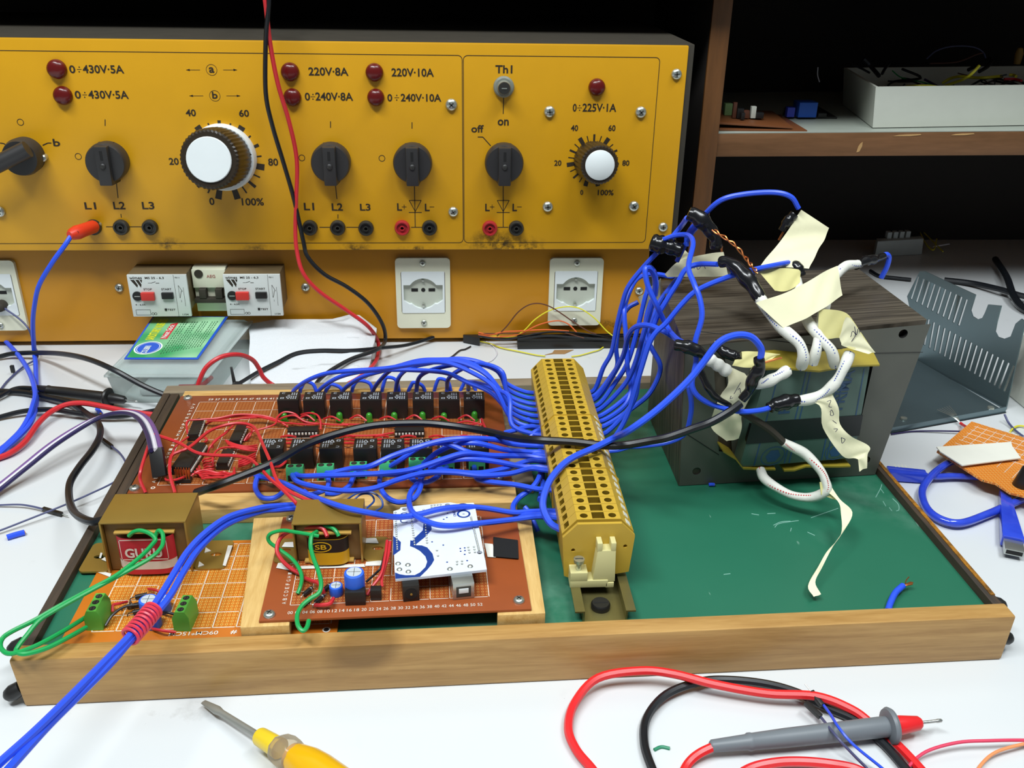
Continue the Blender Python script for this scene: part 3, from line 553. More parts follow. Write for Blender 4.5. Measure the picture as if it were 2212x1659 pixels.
# red hookup wires of the relay board, each bent over the copper side
def rw(pts, r=.75, k='A'): b = MB(); b.tube([P(x, y, ZR+z, k) for x, y, z in pts], r, 6, 5); b.build('hookup_wire', MATS['red_wire'], rb)
rw([(180, 1285, 1), (120, 1140, 8), (135, 1000, 14), (225, 720, 16), (240, 640, 16), (330, 640, 16), (560, 720, 15), (760, 830, 14), (960, 860, 13), (1180, 865, 14), (1360, 900, 18), (1460, 980, 22), (1600, 1130, 26), (1740, 1250, 28), (1880, 1390, 26), (1900, 1420, 24)], 1.15)
rw([(515, 1285, 1), (460, 1080, 8), (470, 880, 12), (560, 820, 13), (640, 790, 14), (720, 740, 14), (900, 590, 14), (1080, 520, 13), (1240, 495, 14), (1380, 520, 15), (1450, 590, 18), (1530, 770, 24), (1600, 930, 27), (1680, 1150, 28), (1800, 1260, 26), (2000, 1360, 24), (2100, 1385, 22)], 1.15)
rw([(660, 620, 2), (650, 540, 6), (665, 470, 8), (800, 455, 7), (1000, 440, 8), (1200, 400, 9), (1400, 400, 8), (1600, 430, 6), (1780, 520, 3)])
rw([(880, 470, 6), (1100, 465, 6), (1300, 440, 7), (1500, 430, 6), (1650, 450, 6), (1800, 535, 2)]); rw([(870, 510, 1), (960, 465, 5), (1200, 420, 7), (1450, 420, 7), (1700, 480, 5), (1850, 500, 2)])
rw([(1300, 700, 1), (1380, 600, 5), (1560, 545, 6), (1660, 500, 6), (1680, 430, 7), (1760, 370, 8), (1880, 390, 7), (1960, 470, 5), (2040, 510, 2)]); rw([(1680, 460, 4), (1780, 420, 7), (1880, 410, 8), (2000, 480, 5), (2150, 500, 2)])
rw([(1950, 400, 3), (2040, 380, 7), (2130, 400, 8), (2170, 470, 6), (2175, 570, 2)]); rw([(1330, 690, 1), (1370, 640, 5), (1390, 560, 6), (1330, 540, 6)]); rw([(940, 780, 2), (960, 700, 6), (1080, 620, 7), (1160, 540, 7)])
rw([(890, 830, 2), (920, 760, 6), (1020, 660, 7), (1140, 560, 6), (1180, 520, 5)]); rw([(950, 1000, 2), (945, 900, 6), (980, 820, 7), (1050, 780, 6), (1160, 770, 5), (1430, 790, 4)])
for k in range(4): rw([(1090+k*10, 690+k*15, 3), (1200, 735+k*12, 5), (1330, 760+k*14, 5), (1450, 745+k*22, 3)], .7)
for k in range(5): rw([(830+k*6, 930+k*28, 2), (860+k*8, 905+k*28, 4), (900+k*10, 900+k*30, 4), (960, 880+k*34, 2)], .7)
for k in range(5): rw([(690+k*25, 1105-k*30, 2), (780+k*10, 1045+k*18, 4+k%2), (880, 1030+k*22, 5-k%2), (1000, 1060+k*13, 4+k%3), (1080+k*25, 1050+k*14, 3), (1190, 1120-k*30, 2)], .7)
for k in range(4): rw([(1240, 925+k*22, 3), (1320, 890+k*25, 5), (1430, 840+k*26, 3)], .75)
rw([(415, 1100, 2), (415, 1140, 4), (520, 1140, 5), (640, 1100, 4)]); rw([(1620, 990, 3), (1700, 990, 6), (1770, 940, 7), (1780, 900, 3)], .9); rw([(860, 660, 2), (880, 690, 3), (850, 720, 1)], .9); rw([(720, 620, 1), (600, 700, 6), (520, 770, 6), (480, 860, 4)])
for i in range(7):
    x0 = BACK[i]; rw([(x0+22, 905, 2), (x0+40, 897+i % 2*3, 6), (x0+58, 909, 3)], .75, 'X'); rw([(x0+5, 914+i % 3, 2), (x0+40, 917, 4), (x0+75, 915+i % 2*3, 3)], .7, 'X')
for i in range(7):
    x0 = FRONT[i]; a = x0+22
    for k in range(3): rw([(a, 944+k*7, 2), (a+16, 941+k*8, 5), (a+32, 944+k*7, 2)], .8, 'X')
rw([(700, 940, 1), (800, 941, 4), (850, 935, 2)], .8, 'X'); rw([(1040, 905, 3), (1050, 930, 6), (1054, 958, 3)], .9, 'X'); rw([(985, 915, 2), (1010, 910, 5), (1042, 918, 3)], .8, 'X')
# ------------------------------------------------------------------ the supply board (front left)
QF = frame((17, 17, 0), math.radians(.7)); ZQ = 26.8
sb = thing('power_circuit_board', 'orange perforated board lying at the front left corner of the tray', 'circuit board', (17, 17, 25), math.radians(.7))
bd = perfboard(QF, 146, 91, 25.2, ZQ, 'board_orange', (14, 9, 142, 87), 'perf_orange', 12.6, sb, gl=.55)
b = MB(); b.text('WJZI*WJ60', QF @ Vector((76, 3.2, ZQ+.1)), -X_, Y_, -20, 3.4, bold=.01) if False else rt(QF, '09CM*15CM', 82, 6.2, 26, 3.2, ZQ+.1, math.pi, b, .01)
rt(QF, '#', 92, 6.2, 3.4, 3.2, ZQ+.1, math.pi, b, .02); rt(QF, '%', 102, 6.2, 3.4, 3.2, ZQ+.1, math.pi, b, .02); b.build('printed_legend', MATS['white_ink'], bd, recalc=False)
b = MB(); b.plate(QF @ Vector((140, 4, ZQ+.1)), X_, Y_, ngon(0, 0, 2.2, 18), [ngon(0, 0, 1.5, 18)]); b.plate(QF @ Vector((140, 4, ZQ+.08)), X_, Y_, ngon(0, 0, 1.5, 18), m=1); b.build('mounting_hole', [MATS['white_ink'], MATS['hole_black']], bd)
def gt3(x0, y0, x1, y1, z=ZQ):                          # three pole terminal whose row runs away from the camera
    a, c = P(x0, y0, z), P(x1, y1, z); o = (a+c)/2; d = (c-a); return green_terminal(Matrix.Translation(o) @ Matrix.Rotation(math.atan2(d.y, d.x), 4, 'Z') @ Matrix.Rotation(math.pi, 4, 'Z') , 3, sb, 'term_lime', p=d.length/3, d=9, h=13)
gt3(205, 1362, 226, 1322); gt3(394, 1364, 412, 1326)
mat('cap_blue', '#2a63d8', .4); mat('cap_top', '#c9d2d8', .4, .2)
can(P(325, 1322, ZQ), 5.2, 9, sb, 'cap_blue', 'cap_top'); can(P(352, 1318, ZQ), 4.8, 8, sb, 'cap_blue', 'cap_top'); can(P(333, 1352, ZQ), 4.4, 9, sb, 'cap_blue', 'cap_blue')
mat('resistor_tan', '#8c6a48', .5)
for x, y, dx in ((305, 1287, 6), (288, 1308, 4), (300, 1320, 5)):
    o = P(x, y, ZQ+2); b = MB(); b.cyl(o-Vector((3, 1, 0)), o+Vector((3, 1, 0)), 1.3); b.tube([o-Vector((6, 2, 2)), o-Vector((4.5, 1.5, 0)), o+Vector((4.5, 1.5, 0)), o+Vector((6, 2, -2))], .3, 5); b.build('diode', MATS['black_plastic'], sb)
def sw(pts, m, r=.8, parent=sb, k='D', z=ZQ, name='hookup_wire'): b = MB(); b.tube([P(x, y, z+h, k) for x, y, h in pts], r, 7, 6); return b.build(name, MATS[m], parent)
sw([(960, 1190, 3), (965, 1135, 5), (1020, 1120, 5), (1085, 1105, 2)], 'red_wire'); sw([(900, 1310, 2), (960, 1220, 5), (1060, 1150, 6), (1190, 1130, 5)], 'black_wire'); sw([(1265, 995, 2), (1340, 1010, 4), (1420, 1045, 2)], 'red_wire'); sw([(1380, 1190, 3), (1440, 1200, 4), (1500, 1215, 3)], 'black_wire'); sw([(1300, 1335, 2), (1380, 1350, 4), (1500, 1365, 2)], 'red_wire'); sw([(1110, 1110, 2), (1120, 1130, 6), (1115, 1165, 2)], 'black_wire')
# ------------------------------------------------------------------ the controller board on its two pine battens
BF = frame((122.5, 18.2, 0), math.radians(1.6)); ZC = 37.8
cb = thing('controller_circuit_board', 'rust brown perforated board on two pine battens at the front of the tray', 'circuit board', (122.5, 18.2, 25), math.radians(1.6))
bd = perfboard(BF, 146.5, 99, 36.2, ZC, 'board_rust', (15, 12, 124, 92), 'perf_rust', 11, cb, gl=.4)
b = MB()
for i in range(27): rt(BF, '%02d' % (i*2), 14.5+i*3.95, 4.2, 2.7, 2.4, ZC+.1, 0, b)
for i in range(12): rt(BF, 'ABCDEFGHIJKL'[i], 12.6, 13+i*3.3, 1.8, 2.2, ZC+.1, math.pi/2, b)
rt(BF, '20', 108, 93.5, 7, 3, ZC+.1, 0, b); b.build('printed_legend', MATS['white_ink'], bd, recalc=False)
batten('side_batten', None, [(113, 15.4), (138.8, 16.0), (131, 121), (101, 119.5)], 27, 36.1, cb, 'pine_y'); batten('side_batten', None, [(250, 19.6), (276.5, 20.4), (276, 121.5), (256, 121)], 25.1, 36.1, cb, 'pine_y')
for q in ((582, 1329), (1121, 1298), (629, 1122)): cross_screw('board_screw', P(*q, ZC), Z_, 3.2, cb)
can(P(768, 1283, ZC+2), 5.6, 15, cb, 'cap_blue', 'cap_top'); b = MB(); b.box(P(769, 1302, ZC)+Z_*4.5, (11, 5, 9), bev=.4); b.build('voltage_regulator', MATS['black_plastic'], cb)
can(P(727, 1283, ZC), 3.8, 6, cb, 'cap_blue', 'cap_top'); b = MB(); b.box(P(813, 1292, ZC)+Z_*3.5, (6, 4.5, 7), bev=.4); b.build('transistor', MATS['black_plastic'], cb)
for x, y in ((665, 1277), (690, 1294), (662, 1300), (705, 1270)):
    o = P(x, y, ZC+2); d = Vector((1.8, 2.8, 0)); b = MB(); b.cyl(o-d, o+d, 1.3); b.cyl(o+d*.5, o+d*.75, 1.35, m=1); b.tube([o-d*1.8-Z_*2, o-d*1.4, o+d*1.4, o+d*1.8-Z_*2], .3, 5, m=1); b.build('diode', [MATS['black_plastic'], MATS['screw_steel']], cb)
ck = dict(parent=cb, k='E', z=ZC)
sw([(830, 1230, 2), (890, 1230, 3), (980, 1215, 4), (1015, 1165, 3)], 'red_wire', 1.1, **ck); sw([(730, 960, 2), (790, 985, 4), (860, 1010, 5), (900, 1060, 5), (920, 1110, 2)], 'red_wire', 1.1, **ck)
sw([(1350, 1130, 1), (1400, 1050, 4), (1490, 920, 8), (1530, 740, 11), (1550, 590, 12)], 'red_wire', .9, **ck); sw([(1500, 1050, 3), (1500, 950, 6), (1560, 740, 10), (1580, 600, 12)], 'red_wire', .9, **ck); sw([(1340, 1000, 2), (1430, 920, 6), (1490, 850, 9), (1530, 700, 11)], 'black_wire', .7, **ck)
mat('masking_white', '#dfded2', .7, 0, .05); mat('felt_black', '#0c0c0e', .9)
b = MB(); b.hexa([P(x, y, ZC+.1, 'F') for x, y in ((1480, 840), (1765, 865), (1755, 655), (1480, 620))], [P(x, y, ZC+1.2, 'F') for x, y in ((1480, 840), (1765, 865), (1755, 655), (1480, 620))], .3); b.build('black_tape', MATS['felt_black'], cb)
b = MB(); b.hexa([P(x, y, ZC+.1, 'F') for x, y in ((1415, 845), (1510, 850), (1475, 700), (1380, 690))], [P(x, y, ZC+.8, 'F') for x, y in ((1415, 845), (1510, 850), (1475, 700), (1380, 690))], .2); b.build('white_tape', MATS['masking_white'], cb)
# ------------------------------------------------------------------ the microcontroller module, lying face down
mat('module_white', '#d5dde8', .4, 0, .05, 120); mat('module_blue', '#173a86', .4); mat('steel_plug', '#b8bcb8', .25, .8)
am = thing('microcontroller_module', 'white microcontroller board with blue pattern lying face down on the brown board', 'circuit board', (215, 70, ZC))
ac = [P(x, y, 50, 'F') for x, y in ((384, 1090), (1408, 985), (1272, 240), (355, 330))]; ao = ac[0]; aux = (ac[1]-ac[0]); auy = (ac[3]-ac[0])
aux_n = aux.normalized(); auy_n = (auy-aux_n*auy.dot(aux_n)).normalized(); AW, AH = aux.length, ((ac[3]-ac[0]).dot(auy_n)+(ac[2]-ac[1]).dot(auy_n))/2
def A_(u, v, z=0): return ao+aux_n*u*AW+auy_n*v*AH+Z_*z
def alens(x, y):                                         # a pixel of crop F as a place on the module
    p = P(x, y, 50, 'F')-ao; return p.dot(aux_n), p.dot(auy_n)
out = [alens(*q) for q in ((384, 1095), (660, 1068), (1408, 985), (1345, 640), (1272, 262), (1258, 238), (1080, 250), (1000, 234), (445, 290), (430, 312), (362, 332), (360, 440), (375, 1000))]
holes = [ngon(*alens(x, y), 1.6, 14) for x, y in ((487, 310), (967, 262), (1327, 795))]
b = MB(); b.plate(ao, aux_n, auy_n, out, holes, 1.6); mb_ = b.build('board', MATS['module_white'], am)
def ablob(pts, m, name, z=.12, parent=None): b = MB(); b.plate(ao+Z_*z, aux_n, auy_n, [alens(*q) for q in pts]); return b.build(name, MATS[m], parent or mb_)
b = MB(); pl = lambda pts: b.plate(ao+Z_*.12, aux_n, auy_n, [alens(*q) for q in pts])
pl([(384, 1092), (660, 1068), (740, 990), (790, 930), (818, 880), (800, 810), (740, 740), (680, 718), (612, 715), (600, 745), (660, 780), (720, 840), (740, 900), (720, 960), (660, 1020), (600, 1050), (500, 1052), (430, 1040), (380, 1020)])
pl([(552, 660), (548, 725), (600, 745), (620, 700), (720, 620), (790, 540), (785, 480), (700, 470), (690, 550), (610, 625), (575, 665)]); pl([(358, 610), (360, 830), (440, 770), (445, 680), (400, 640)])
for x, y, r in ((1148, 365, 4.2),): b.plate(ao+Z_*.13, aux_n, auy_n, ngon(*alens(x, y), r, 28), [ngon(*alens(x, y), r*.72, 28)])
b.plate(ao+Z_*.13, aux_n, auy_n, ngon(*alens(1140, 285), 3.9, 28), [ngon(*alens(1140, 285), 2.8, 28)])
for x0, y0, x1, y1 in ((1137, 365, 1159, 365), (1148, 356, 1148, 374)): b.plate(ao+Z_*.13, aux_n, auy_n, [alens(x0-2, y0-2), alens(x1+2, y1-2), alens(x1+2, y1+2), alens(x0-2, y0+2)])
for x, y in ((485, 375), (485, 440)): b.plate(ao+Z_*.13, aux_n, auy_n, [(alens(x, y)[0]+r*math.cos(a), alens(x, y)[1]+r*math.sin(a)) for r, seq in ((2.6, range(40, 321, 20)), (1.9, range(320, 39, -20))) for a in map(math.radians, seq)])
b.text('UINO', A_(0, 0)+aux_n*alens(1042, 420)[0]+auy_n*(alens(1062, 330)[1])+Z_*.05, -auy_n, aux_n, 6, 1.8, bold=.01)
for x, y in ((1110, 752), (1160, 745), (1115, 783), (1163, 775), (920, 714), (960, 405), (925, 425), (968, 358), (963, 905), (1160, 818), (1188, 888), (795, 678)): b.plate(ao+Z_*.13, aux_n, auy_n, ngon(*alens(x, y), .55, 10))
b.build('blue_pattern', MATS['module_blue'], mb_, recalc=False)
b = MB()
for (x0, y0, x1, y1, n) in ((385, 350, 405, 760, 18), (565, 420, 600, 710, 12), (700, 320, 740, 690, 14), (1230, 400, 1320, 770, 26), (790, 270, 890, 262, 4), (790, 290, 890, 284, 4), (1200, 740, 1215, 800, 3), (1265, 735, 1275, 795, 3), (850, 775, 862, 835, 2), (1075, 900, 1130, 895, 2), (1075, 930, 1130, 925, 2)):
    for i in range(n): t = i/max(1, n-1); u, v = alens(x0+(x1-x0)*t, y0+(y1-y0)*t); b.lathe(A_(0, 0)+aux_n*u+auy_n*v, Z_, [(.75, 0), (.5, .5), (.01, .8)], 6)
for x, y in ((415, 920), (525, 935), (430, 985), (530, 1010), (995, 980), (1222, 950)): u, v = alens(x, y); b.lathe(A_(0, 0)+aux_n*u+auy_n*v, Z_, [(1.7, 0), (1.3, .5), (.5, 1.0), (.01, 1.1)], 12)
b.build('solder_joint', MATS['screw_steel'], mb_)
def under(x, y, w, d, h, m, name, M=None, dv=0):
    u, v = alens(x, y); o = ao+aux_n*u+auy_n*(v+dv)-Z_*1.6; rm = Matrix(((aux_n.x, auy_n.x, 0, o.x), (aux_n.y, auy_n.y, 0, o.y), (0, 0, 1, o.z), (0, 0, 0, 1))); b = MB(); b.box((0, 0, -h/2), (w, d, h), rm, .3); return b, rm
b, rm = under(548, 1080, 9, 14, 10.4, 'black_plastic', '', dv=2); b.lathe(rm @ Vector((0, -7.2, -5.4)), -auy_n, [(3.4, 0), (3.4, .2), (.01, .2)], 20, m=1); b.lathe(rm @ Vector((0, -7.3, -5.4)), -auy_n, [(.7, 0), (.7, .5), (.01, .6)], 10, m=2)
b.build('power_jack', [MATS['black_plastic'], MATS['hole_black'], MATS['brass']], am)
b, rm = under(1125, 1020, 12, 16, 10.4, '', '', dv=0); b.box((0, -8.1, -5.4), (8.2, .3, 7), rm, .1, m=1); b.box((0, -8.3, -4.6), (5.4, .5, 3), rm, .1, m=2); b.build('square_data_port', [MATS['steel_plug'], MATS['slot_dark'], MATS['dial_white']], am)
for x0 in (405, 1300):
    b, rm = under(x0, 560, 2.6, 44 if x0 == 1300 else 36, 8.6, '', ''); b.build('header_strip', MATS['black_plastic'], am)
# ------------------------------------------------------------------ the two small transformers in brass-coloured brackets
mat('label_red', '#b92334', .5); mat('label_white', '#d8d2c6', .5); mat('label_yellow', '#d9a916', .5); mat('label_black', '#191512', .5); mat('bobbin_tan', '#c39a4a', .5); mat('lamination', '#7d6236', .5, .3); mat('glue_white', '#e2e0d8', .4)
def bracket_transformer(name, label, x0, x1, yf, yb, z0, z1, foot, text, style):
    t = thing(name, label, 'transformer', ((x0+x1)/2, yf, z0)); th = 1.2; w = x1-x0
    b = MB(); b.box(((x0+x1)/2, (yf+yb)/2, z1-th/2), (w, yb-yf, th), bev=.4)
    for x in (x0+th/2, x1-th/2): b.box((x, (yf+yb)/2, (z0+z1)/2), (th, yb-yf, z1-z0-.6), bev=.3)
    for s, xa, xb in ((-1, x0-foot, x0), (1, x1, x1+foot)):
        b.plate(((xa+xb)/2, (yf+yb)/2, z0+th), X_, Y_, rrect(-foot/2, -(yb-yf)/2+1, foot/2, (yb-yf)/2-1, 3), [ngon(-s*-1.0, 0, 3.4, 14, 1.8)], th)
    b.build('bracket', MATS['brass'], t)
    b = MB(); b.box(((x0+x1)/2, (yf+yb)/2, (z0+z1)/2-.6), (w-2*th-.6, yb-yf-6, z1-z0-th-1.4), bev=.3); co = b.build('core', MATS['lamination'], t)
    cx = (x0+x1)/2; r = w*.30; zc0, zc1 = z0+2, z1-8.5
    def ring(rx, ry, za, zb, mm, bb, n=18, a0=200, a1=340):
        rows = []
        for z in (za, zb): rows.append([Vector((cx+rx*math.copysign(abs(math.cos(math.radians(a0+(a1-a0)*i/n)))**.5, math.cos(math.radians(a0+(a1-a0)*i/n))), yf+3.4+ry*math.sin(math.radians(a0+(a1-a0)*i/n)), z)) for i in range(n+1)])
        bb.grid(rows, m=mm)
    b = MB(); b.box((cx, yf+4.5, z0+1.5), (w*.72, 9, 1.4), bev=.3); b.box((cx, yf+4.5, zc1+1), (w*.70, 9, 1.4), bev=.3); b.build('bobbin', MATS['bobbin_tan'], t)
    b = MB(); ring(w*(.31 if style == 'sb' else .345), 7.5, zc0, zc1, 0, b); ring(w*.31, 7.52, zc0+(zc1-zc0)*.48, zc1-.3, 1, b) if style == 'sb' else ring(w*.345, 7.52, zc0+3.5, zc0+(zc1-zc0)*.36, 1, b)
    wi = b.build('winding', [MATS['label_yellow'], MATS['label_black']] if style == 'sb' else [MATS['label_red'], MATS['label_white']], t); b = MB(); yl = yf+3.4-7.75
    if style == 'sb':
        b.plate((cx-3.5, yl, zc0+(zc1-zc0)*.72), X_, Z_, ngon(0, 0, 6.2, 24, 3.6), [ngon(0, 0, 5.4, 24, 2.9)]); b.text('SB', (cx-6.8, yl, zc0+(zc1-zc0)*.72-1.7), X_, Z_, 6.6, 3.4, bold=.02, th=.1); lm = 'label_yellow'
    else:
        b.text(text, (cx-11, yl, zc0+(zc1-zc0)*.48), X_, Z_, 21, 6.6, bold=.03, th=.1); lm = 'label_white'
        for (xa, za, xb, zb) in ((-13.4, .42, 13.4, .445), (-13.4, .955, 13.4, .98)): b.face([Vector((cx+xa, yl, zc0+(zc1-zc0)*za)), Vector((cx+xb, yl, zc0+(zc1-zc0)*za)), Vector((cx+xb, yl, zc0+(zc1-zc0)*zb)), Vector((cx+xa, yl, zc0+(zc1-zc0)*zb))])
        for xa in (-13.4, 13.0): b.face([Vector((cx+xa, yl, zc0+(zc1-zc0)*.42)), Vector((cx+xa+.4, yl, zc0+(zc1-zc0)*.42)), Vector((cx+xa+.4, yl, zc1-.4)), Vector((cx+xa, yl, zc1-.4))])
    b.build('label_print', MATS[lm], wi, recalc=False); return t
t1 = bracket_transformer('bracket_transformer', 'larger brass bracket transformer with a red and white wrapper', 23.6, 72.6, 77.5, 108.5, ZQ, 62.5, 18, 'GURU', 'guru')
t2 = bracket_transformer('bracket_transformer', 'smaller brass bracket transformer with a yellow and black wrapper', 134.6, 174, 67.5, 93, ZC, 66, 13, 'SB', 'sb')
def flatpatch(name, pts, z, k, m, parent, th=.5):
    b = MB(); b.hexa([P(x, y, z, k) for x, y in pts], [P(x, y, z+th, k) for x, y in pts]) if len(pts) == 4 else b.prism((0, 0, z+th), X_, Y_, [P(x, y, z+th, k).xy for x, y in pts], th); return b.build(name, MATS[m], parent)
flatpatch('glue_strip', ((1900, 795), (1925, 800), (1985, 625), (1945, 625)), ZQ+1.3, 'D', 'glue_white', t1); flatpatch('glue_strip', ((770, 830), (940, 895), (950, 865), (800, 825)), ZQ, 'D', 'glue_white', t1); flatpatch('glue_strip', ((865, 745), (915, 765), (910, 730), (890, 725)), ZQ+1.4, 'D', 'glue_white', t1); flatpatch('glue_strip', ((845, 730), (860, 735), (875, 690), (858, 685)), ZQ+1.4, 'D', 'glue_white', t1)
for q in (((1745, 685), (1800, 668), (1755, 640)), ((1690, 808), (1742, 790), (1700, 760))): flatpatch('clip_hole', q, ZQ+1.3, 'D', 'label_white', t1)
for q in (((445, 860), (580, 885), (600, 850), (470, 795)), ((690, 870), (1330, 850), (1320, 820), (690, 840)), ((1330, 840), (1490, 835), (1495, 785), (1340, 800)), ((500, 650), (635, 655), (635, 600), (530, 605)), ((1320, 610), (1465, 615), (1440, 562), (1320, 565))): flatpatch('white_tape', q, ZC+.1+(1.2 if q[0][0] in (500, 1320) else 0), 'E', 'glue_white', t2)
# ================================================================== the yellow terminal strip
mat('terminal_yellow', '#c29f36', .42, 0, .07); mat('terminal_shade', '#7c6316', .5, 0, .1); mat('rail_brass', '#8c8452', .38, .75, .15); mat('clamp_cream', '#cfc88e', .5, 0, .05); mat('clear_strip', '#b9c2bd', .3)
TX0, TY0 = 309.5, 58.5; NB, PT = 28, 8.0
ts = thing('terminal_strip', 'long strip of yellow screw terminals on a metal rail across the tray', 'terminal strip', (TX0, TY0, ZG))
b = MB(); pr_ = [(-17, 8), (-17, 7), (-12.5, 7), (-12.5, .2), (12.5, .2), (12.5, 7), (17, 7), (17, 8), (11.5, 8), (11.5, 1.2), (-11.5, 1.2), (-11.5, 8)]
b.plate((TX0+1, TY0-34, ZG), X_, Z_, pr_, (), 264); b.build('mounting_rail', MATS['rail_brass'], ts)
o = P(1297, 1312, ZG+1.3); b = MB(); b.lathe(o, Z_, [(5.5, 0), (5.5, 2.6), (4.8, 3.6), (.01, 3.6)], 20); b.box(o+Z_*3.65, (8, 1, .1), m=1); b.build('rail_screw', [MATS['black_plastic'], MATS['hole_black']], ts)
prof = [(-18.8, 10), (18.8, 12), (20.6, 36), (20.6, 37.4), (12.6, 46), (-12.6, 46), (-20.8, 36.6), (-20.8, 35)]
def tblock(j):
    y0 = TY0+j*PT; b = MB(); g = .28
    # body: section extruded along the rail, its top and left shoulder carry real recesses
    n = len(prof); f0 = [Vector((TX0+x, y0, ZG+z)) for x, z in prof]; f1 = [p+Y_*(PT-g) for p in f0]
    b.face(f0); b.face(f1[::-1])
    for i in range(n):
        if prof[i] in ((12.6, 46), (-12.6, 46)): continue
        b.face([f0[i], f0[(i+1) % n], f1[(i+1) % n], f1[i]])
    w = PT-g; b.plate((TX0, y0, ZG+46), X_, Y_, rect(-12.6, 0, 12.6, w), (), 0, [(ngon(-8.2, w/2, 2.3, 14), 6), (ngon(8.2, w/2, 2.3, 14), 6), (rect(-3.6, .7, 3.6, w-.5), 4)], mw=1)
    sx = Vector((8.2, 0, 9.4)).normalized(); b.plate((TX0-20.8, y0, ZG+36.6), sx, Y_, rect(0, 0, 12.4, w), (), 0, [(rect(2.4, 1.4, 6.2, w-1.2), 2.5)], mw=1)
    t = b.build('terminal_block', [MATS['terminal_yellow'], MATS['terminal_shade']], ts, flat=True)
    if j < 17:                                               # white marker tags on the right shoulder
        q = Vector((TX0+20.75-3.2, y0+w/2, ZG+37.6+3.4)); sx2 = Vector((-8, 0, 8.6)).normalized(); b = MB(); b.prism(q+Vector((.1, 0, .1)), Y_, sx2, rect(-2.1, -2, 2.1, 1.6), .3); b.build('marker_tag', MATS['white_plastic'], t)
    b = MB(); b.plate((TX0-19.7, y0+PT/2, ZG+25), -Y_, Z_, ngon(0, 0, 2.5, 12), m=0); b.build('wire_entry', MATS['hole_black'], t); return t
for j in range(NB): tblock(j)
for j in (7, 16):
    b = MB(); b.plate((TX0, TY0+j*PT-.22, ZG), X_, Z_, [(x*1.03, z+.9 if z > 30 else z) for x, z in prof], (), -.22); b.build('partition_plate', MATS['terminal_yellow'], ts)
b = MB(); b.plate((TX0, TY0-2.2, ZG), X_, Z_, [(-19, 10), (-6, 4), (2, 9), (18.8, 12), (20.6, 36), (20.6, 37.4), (12.6, 45.6), (-12.6, 45.6), (-20.8, 36.6), (-20.8, 35)], [ngon(-14.5, 28, 1.2, 12), ngon(15.5, 30, 1.2, 12)], -2.1); b.build('end_plate', MATS['terminal_yellow'], ts)
b = MB(); o = Vector((TX0-2.5, TY0-9, ZG+7))
b.box(o+Vector((-3, 1, 3)), (22, 9, 5), bev=.6); b.box(o+Vector((9, 1, 2)), (5, 9, 3.5), bev=.5); b.hexa([o+Vector(q) for q in ((-1, -3, 4), (12, -3, 4), (12, 5, 4), (-1, 5, 4))], [o+Vector(q) for q in ((1, -2, 25), (11.5, -2, 25), (11.5, 5, 25), (1, 5, 25))], .5)
for x in (2.2, 10): b.box(o+Vector((x, 1.5, 27)), (3, 7, 6), bev=.5)
b.box(o+Vector((-9, 1, 8)), (10, 9, 6), bev=.5); es = b.build('end_clamp', MATS['clamp_cream'], ts)
b = MB(); q = o+Vector((-9, 0, 11)); b.lathe(q, Z_, [(1.6, 0), (1.6, 5), (3, 5.2), (3.2, 7.4), (.01, 7.6)], 16); b.box(q+Z_*7.6, (4.4, .7, .2), m=1); b.build('clamp_screw', [MATS['screw_steel'], MATS['slot_dark']], es)
# ================================================================== the heavy transformer
def core_mat():
    t = NT('core_laminations'); a = t.noise(60, 3, stretch=(.25, 8, .25)); b_ = t.noise(24, 4); c = t.mix(t.ramp(a, .3, .7), lin('#332d26'), lin('#6c6355')); c = t.mix(t.ramp(b_, .5, .75, 0, .5), c, lin('#4a3d2c')); t.bump(a, .25, .0004)
    MATS['core'] = t.fin(c, .52, .35); return t.m
core_mat(); mat('core_face', '#62625a', .5, .4, .18, 30); mat('kraft_yellow', '#9c8a2a', .5, 0, .15); mat('coil_wrap', '#50695f', .35, 0, .15, 30); mat('coil_blue', '#2d4f74', .4); mat('coil_tape', '#15181a', .35)
mat('sleeve_white', '#dcdcd2', .7, 0, .07, 300, .3); mat('sleeve_fleck', '#3b50a8', .7); mat('vinyl_black', '#141416', .22, 0, .15, 90, .25); mat('masking', '#e4e0bb', .75, 0, .05, 120); mat('masking_deep', '#d3cc8c', .75, 0, .06, 120); mat('pen_ink', '#2e2c4a', .6)
tr = thing('power_transformer', 'big steel power transformer with taped leads at the right of the tray', 'transformer', (460, 220, ZG))
fb = [Vector((383.6, 165.4, ZG+.1)), Vector((529.2, 175.5, ZG+.1)), Vector((525.5, 279, ZG+.1)), Vector((383, 275, ZG+.1))]
ft = [P(1478, 748, 133), P(2003, 690, 143.5), P(1852, 578, 141), P(1424, 602, 134)]
b = MB(); b.hexa(fb, ft, .6); core = b.build('laminated_core', MATS['core'], tr)
def face(u, v, d=0):                                        # a place on the front face, u to the right and v up, both 0..1
    a = fb[0].lerp(fb[1], u); c = ft[0].lerp(ft[1], u); p = a.lerp(c, v); n = (fb[1]-fb[0]).cross(ft[0]-fb[0]).normalized(); return p+n*d
FU = (fb[1]-fb[0]).normalized(); FV = (ft[0]-fb[0]); FV = (FV-FU*FV.dot(FU)).normalized(); FN = FU.cross(FV)
def uvpx(x, y, k='T', d=0):                                  # photo pixel on the plane of the front face
    x, y = px(k, x, y); r_ = ray(x, y); o = fb[0]+FN*d; t = (o-CAM).dot(FN)/r_.dot(FN); return CAM+r_*t
def uv2(x, y, d=0): p = uvpx(x, y, 'T', d)-fb[0]; return p.dot(FU), p.dot(FV)
b = MB(); W1 = (fb[1]-fb[0]).length
q0 = fb[0]; outl = [((face(u, v)-q0).dot(FU), (face(u, v)-q0).dot(FV)) for u, v in ((.004, .004), (.996, .004), (.996, .996), (.004, .996))]
